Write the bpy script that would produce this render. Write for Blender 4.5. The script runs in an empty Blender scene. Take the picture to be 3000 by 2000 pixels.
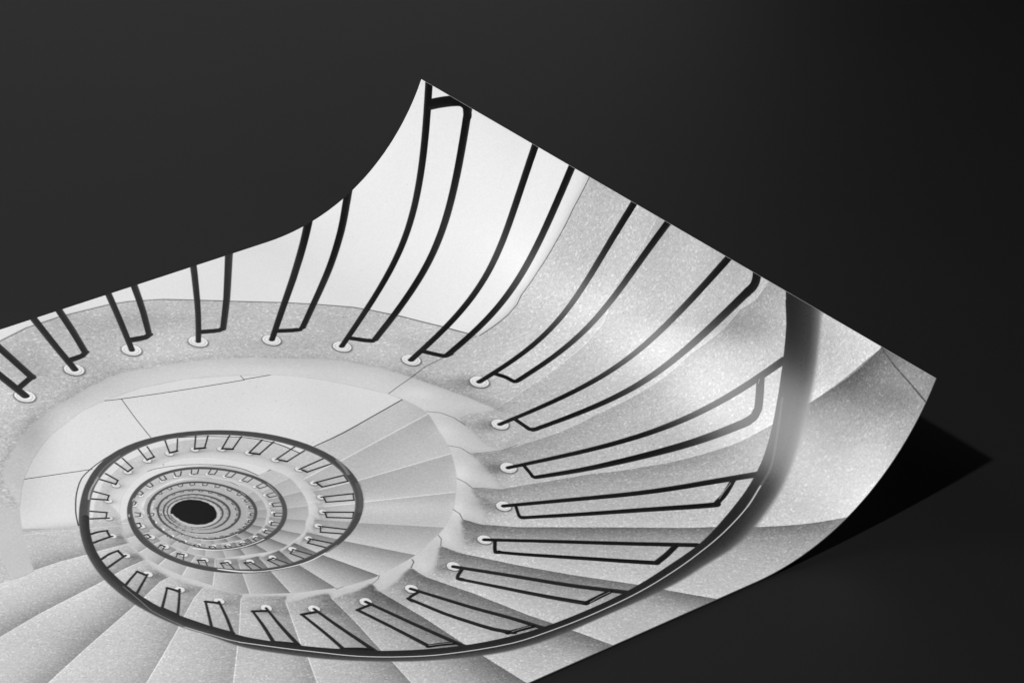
import bpy, math
import numpy as np

# A large photographic print curling up from a dark table top.
# Lengths: 1 "width" of the sheet = W metres.
W = 0.6
LENGTH = 1.5                     # sheet length in widths (3:2 print)
CURL = 0.32414               # arc length of the curled end
BEND = [3.3751, 3.5538, 3.9012, 3.6679, 3.326, 3.4805]   # curvature along the curled end (1 / widths)
LIFT = 0.0026                    # how far the sheet floats over the table
THICK = 0.0012
CAM_POS = [-1.777517, -1.965441, 1.79886]
CAM_AXES = [[0.804315, -0.594196, -0.002717], [-0.295078, -0.395446, -0.8698], [0.515758, 0.700395, -0.493398]]   # right, down, forward
CAM_F = 8505.54                # focal length in pixels of a 3000 px wide frame
TIP = [0.3911, 0.0286, -0.0026]      # tip of the shadow of the raised corner, on the table (widths)


RES = 1.5            # samples per print unit (the print is 1500 x 1000 units)
U0, U1 = 372.0, 1500.0
V0, V1 = 0.0, 1000.0
NU = int(round((U1 - U0) * RES)) + 1
NV = int(round((V1 - V0) * RES)) + 1
CEN = (745.5, 510.0)


def paint_print(text):
    """Paint the photograph printed on the sheet: returns display tones, NV x NU."""
    tone = np.full((NV, NU), .76, np.float32)
    chip = np.zeros((NV, NU), np.float32)
    lev = np.zeros((NV, NU), np.int8)
    clip = {'m': None}

    def cx(u): return (u - U0) * RES
    def cy(v): return (v - V0) * RES

    def box(x0, x1, y0, y1):
        a = max(0, int(math.floor(x0))); b = min(NU, int(math.ceil(x1)) + 1)
        c = max(0, int(math.floor(y0))); d = min(NV, int(math.ceil(y1)) + 1)
        return (a, b, c, d) if a < b and c < d else None

    def inside(P, bx):
        a, b, c, d = bx
        X = np.arange(a, b, dtype=np.float32)
        m = np.zeros((d - c, b - a), bool)
        Q = np.roll(P, -1, 0)
        for (x0, y0), (x1, y1) in zip(P, Q):
            if y0 == y1: continue
            lo, hi = (y0, y1) if y0 < y1 else (y1, y0)
            r0 = max(c, int(math.ceil(lo))); r1 = min(d, int(math.ceil(hi)))
            if r0 >= r1: continue
            Y = np.arange(r0, r1)
            xs = x0 + (Y - y0) * (x1 - x0) / (y1 - y0)
            m[r0 - c:r1 - c] ^= (X[None, :] < xs[:, None])
        return m

    def field(P, reach, W=None):
        """distance to a polyline, signed side and interpolated extra value"""
        far = reach + (0 if W is None else float(np.max(W)))
        bx = box(P[:, 0].min() - far, P[:, 0].max() + far, P[:, 1].min() - far, P[:, 1].max() + far)
        if bx is None: return None
        a, b, c, d = bx
        D = np.full((d - c, b - a), 1e9, np.float32); S = np.zeros_like(D); E = np.zeros_like(D)
        n = len(P) - 1
        for i in range(n):
            x0, y0 = P[i]; x1, y1 = P[i + 1]
            rr = reach if W is None else max(W[i], W[i + 1]) + reach
            sb = box(min(x0, x1) - rr, max(x0, x1) + rr, min(y0, y1) - rr, max(y0, y1) + rr)
            if sb is None: continue
            sa, sb_, sc, sd = max(sb[0], a), min(sb[1], b), max(sb[2], c), min(sb[3], d)
            if sa >= sb_ or sc >= sd: continue
            X = np.arange(sa, sb_, dtype=np.float32)[None]; Y = np.arange(sc, sd, dtype=np.float32)[:, None]
            ex, ey = x1 - x0, y1 - y0; L = ex * ex + ey * ey + 1e-9
            t = ((X - x0) * ex + (Y - y0) * ey) / L
            tc = np.clip(t, 0, 1)
            dx = X - x0 - tc * ex; dy = Y - y0 - tc * ey
            dist = np.sqrt(dx * dx + dy * dy)
            sl = (slice(sc - c, sd - c), slice(sa - a, sb_ - a))
            k = dist < D[sl]
            sd_ = (ex * (Y - y0) - ey * (X - x0)) / math.sqrt(L)
            D[sl] = np.where(k, dist, D[sl]); S[sl] = np.where(k, sd_, S[sl])
            e = (W[i] + (W[i + 1] - W[i]) * tc) if W is not None else (i + tc) / n
            E[sl] = np.where(k, e, E[sl])
        return bx, D, S, E

    def blend(bx, al, val, objchip=0.0):
        a, b, c, d = bx
        if clip['m'] is not None: al = al * clip['m'][c:d, a:b]
        T = tone[c:d, a:b]
        T += (val - T) * al
        if objchip is not None: chip[c:d, a:b] *= (1 - al)

    def smooth(x): 
        x = np.clip(x, 0, 1); return x * x * (3 - 2 * x)

    for ln in text.split('\n'):
        if not ln.strip(): continue
        parts = ln.split('|')
        h = parts[0].split(); k = h[0]; a_ = [float(v) for v in h[1:]]
        P = None
        if len(parts) > 1 and parts[1].strip():
            P = np.array([[float(v) for v in w.split(',')] for w in parts[1].split()])
            if k != 'B': P = (P - [U0, V0]) * RES
        if k == 'M': continue
        if k == 'R':
            if a_[0] < 0: clip['m'] = None
            else: clip['m'] = inside(P, (0, NU, 0, NV)).astype(np.float32)
        elif k == 'F':
            tn, ch, lv, so = a_
            bx = box(P[:, 0].min() - 2, P[:, 0].max() + 2, P[:, 1].min() - 2, P[:, 1].max() + 2)
            if bx is None: continue
            m = inside(P, bx).astype(np.float32)
            m = blur(m, max(.6, so))
            blend(bx, m, tn, None)
            a, b, c, d = bx; mm = m > .5
            if clip['m'] is not None: mm &= clip['m'][c:d, a:b] > .5
            chip[c:d, a:b][mm] = ch; lev[c:d, a:b][mm] = int(lv)
        elif k == 'L':
            w0, w1, tn, al, so = a_
            r = field(P, (max(w0, w1) + so) * RES + 1)
            if r is None: continue
            bx, D, S, E = r
            w = (w0 + (w1 - w0) * E) * .5 * RES
            cov = np.minimum(1, 2 * w + .3)
            blend(bx, smooth((w + so * RES * .5 + .5 - D) / (so * RES + .6)) * al * cov, tn, None)
        elif k == 'S':
            am, fa, side = a_
            r = field(P, fa * RES * 3.2)
            if r is None: continue
            bx, D, S, E = r; f = fa * RES
            v = np.where(S * side > 0, np.exp(-(D / f) ** 1.3), 0) * smooth((D + .4) / .8)
            hi = np.where(S * side < 0, np.exp(-(D / (f * .8)) ** 1.2), 0) * .25
            a, b, c, d = bx
            if clip['m'] is not None:
                v = v * clip['m'][c:d, a:b]; hi = hi * clip['m'][c:d, a:b]
            if P.shape[0] > 3 and fa < 15: hi = 0
            tone[c:d, a:b] -= (am * (v - hi)).astype(np.float32)
        elif k == 'B':
            (u, v), (ax, ay), (bx_, by) = P
            R = 2.6 * (max(abs(ax), abs(bx_)) + 1)
            Rv = 2.6 * (max(abs(ay), abs(by)) + 1)
            bx = box(cx(u - R), cx(u + R), cy(v - Rv), cy(v + Rv))
            if bx is None: continue
            a, b, c, d = bx
            X = np.arange(a, b)[None] / RES + U0 - u; Y = np.arange(c, d)[:, None] / RES + V0 - v
            det = ax * by - ay * bx_ or 1
            p = (X * by - Y * bx_) / det; q = (ax * Y - ay * X) / det
            tone[c:d, a:b] += (a_[0] * np.exp(-(p * p + q * q) * 1.3)).astype(np.float32)
        elif k in 'TH':
            W = np.array([float(v) for v in parts[2].split()]) * RES
            tn, hl, so = a_[:3]
            s = so * RES
            r = field(P, s + 2, W)
            if r is None: continue
            bx, D, S, E = r
            rr = np.clip(np.abs(S) / np.maximum(E, .3), 0, 1); x = np.clip(S / np.maximum(E, .3), -1, 1)
            if k == 'T':
                val = tn + hl * smooth((x * -1 - .1) / .9) * .8 + .03 * smooth((x - .6) / .4)
                al = smooth((E + s * .5 + .4 - D) / (s + .9)) * np.minimum(1, E * 2.2)
            else:
                # handrail: dark tube, paler to the rims
                val = tn + (hl - tn) * smooth((np.abs(x + .15) - .55) / .5)
                if len(a_) > 3 and a_[3] > 0:
                    ss = np.where(S < 0, (8 * np.clip(E / RES / 20, .1, 1.2) ** 1.3 + .4) * RES, 1.3 * RES)
                    # out of focus outer rim
                    al = smooth((E + ss * .35 - D) / ss)
                    val = tn - .03 + (hl - tn + .03) * smooth((.75 - x) / 1.5) + .10 * np.clip(x - .8, 0, .2)
                    val = val + np.clip(E / RES / 24, .25, 1.2) * .30 * np.clip((-x - .25) / .75, 0, 1) ** 1.6
                else:
                    al = smooth((E + s * .5 + .4 - D) / (s + .9))
                al = np.where(E + s * 3 < D, 0, al)
            blend(bx, al, val)
        elif k == 'D':
            C = P.mean(0); r0 = np.abs(P - C).max() 
            def ell(sc, off=(0, 0), blurv=.7):
                Q = C + (P - C) * sc + off
                bx = box(C[0] - r0 * 1.5 - 4, C[0] + r0 * 1.5 + 4, C[1] - r0 * 1.5 - 4, C[1] + r0 * 1.5 + 4)
                return bx, blur(inside(Q, bx).astype(np.float32), blurv)
            o = np.array([-.04, .10]) * r0
            bx = box(C[0], C[0], C[1], C[1])
            if bx is None: continue
            bx, m = ell(1.13, o, max(.6, r0 * .07)); blend(bx, m * .75, .27)
            bx, m = ell(1.0, (0, 0), .6); blend(bx, m, .94)
            if r0 > 6:
                bx, m = ell(.80, o * .3, .7); blend(bx, m * .9, .72)
                bx, m = ell(.72, o * -.2, .9); blend(bx, m, .92)
                bx, m = ell(.40, (0, 0), r0 * .09); blend(bx, m * .6, .68)
    # terrazzo: chips whose size shrinks with the depth of the stair in the print
    rng = np.random.default_rng(5)
    X = (np.arange(NU) / RES + U0)[None].repeat(NV, 0).astype(np.float32)
    Y = (np.arange(NV) / RES + V0)[:, None].repeat(NU, 1).astype(np.float32)
    tile = chip_tile(rng)
    low = blur(rng.standard_normal((NV // 8 + 2, NU // 8 + 2)).astype(np.float32), 5)
    low /= low.std()
    iy = (np.arange(NV) / 8).astype(int); ix = (np.arange(NU) / 8).astype(int)
    mott = blur(low[iy][:, ix], 4)
    N = tile.shape[0]
    turn = (np.arctan2(Y - CEN[1], X - CEN[0]) + 2.69) / (2 * math.pi) % 1.0
    depth = np.floor((lev + turn) * 9) / 9
    for dq in np.unique(depth[chip > 0]):
        m = (depth == dq) & (chip > 0)
        sc = max(.3, 1 / (1 + 1.3 * dq)); k = max(.42, .80 - .14 * dq); off = int(dq * 977)
        q = 1.1 / sc; v = 0
        xs = X[m] / sc * 3.4 + off; ys = Y[m] / sc * 3.4 + off * 2
        for ox, oy in ((-.5, -.5), (.5, -.5), (-.5, .5), (.5, .5)):     # box filter over one sample
            xi = (xs + ox * q).astype(int); yi = (ys + oy * q).astype(int)
            v = v + tile[yi % N, xi % N] * .25
        tone[m] += v * chip[m] * k
    tone += mott * (.004 + .012 * np.minimum(chip, 1))
    grain = blur(rng.standard_normal((NV, NU)).astype(np.float32), .7); grain /= grain.std()
    tone += grain * .008
    return np.clip(tone, .03, .985)


def blur(a, s):
    """separable gaussian blur"""
    if s <= .05: return a
    r = max(1, int(math.ceil(s * 2.5))); w = np.exp(-.5 * (np.arange(-r, r + 1) / s) ** 2); w /= w.sum()
    for ax in (0, 1):
        p = [(0, 0), (0, 0)]; p[ax] = (r, r); q = np.pad(a, p, mode='edge'); o = np.zeros_like(a)
        n = a.shape[ax]
        for i, k in enumerate(w):
            o += np.float32(k) * (q[i:i + n] if ax == 0 else q[:, i:i + n])
        a = o
    return a


def chip_tile(rng):
    """a repeating square of terrazzo: pale and dark stone chips in a grey matrix"""
    N = 900
    t = np.zeros((N, N), np.float32)
    def splat(x, y, rx, ry, an, v, e):
        R = int(max(rx, ry)) + 2
        gx = np.arange(-R, R + 1); X, Y = np.meshgrid(gx, gx)
        c, s = math.cos(an), math.sin(an)
        p = (X * c + Y * s) / rx; q = (-X * s + Y * c) / ry
        d = (np.abs(p) ** e + np.abs(q) ** e) ** (1 / e)
        w = np.clip((1.12 - d) * min(rx, ry) * .9, 0, 1)
        ii = (int(y) + gx) % N; jj = (int(x) + gx) % N
        sub = t[np.ix_(ii, jj)]
        t[np.ix_(ii, jj)] = sub * (1 - w) + v * w
    for _ in range(15000):
        r = 1.0 + rng.exponential(1.1); r = min(r, 6)
        splat(rng.random() * N, rng.random() * N, r * rng.uniform(1, 2.2), r, rng.random() * 3.14, rng.uniform(.0, .13), rng.uniform(1.4, 3))
    for _ in range(700):
        r = 2.6 + rng.exponential(1.6); r = min(r, 9)
        splat(rng.random() * N, rng.random() * N, r * rng.uniform(1, 1.9), r, rng.random() * 3.14, rng.uniform(.08, .17), rng.uniform(1.2, 2.5))
    for _ in range(2200):
        r = .8 + rng.exponential(.6); r = min(r, 3)
        splat(rng.random() * N, rng.random() * N, r * rng.uniform(1, 2.2), r, rng.random() * 3.14, rng.uniform(-.26, -.05), 2)
    g = rng.standard_normal((N, N)).astype(np.float32); g = blur(g, 1.2); g /= g.std()
    h = rng.standard_normal((N, N)).astype(np.float32); h = blur(h, 4); h /= h.std()
    t = t + g * .025 + h * .018
    return t - t.mean()


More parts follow.
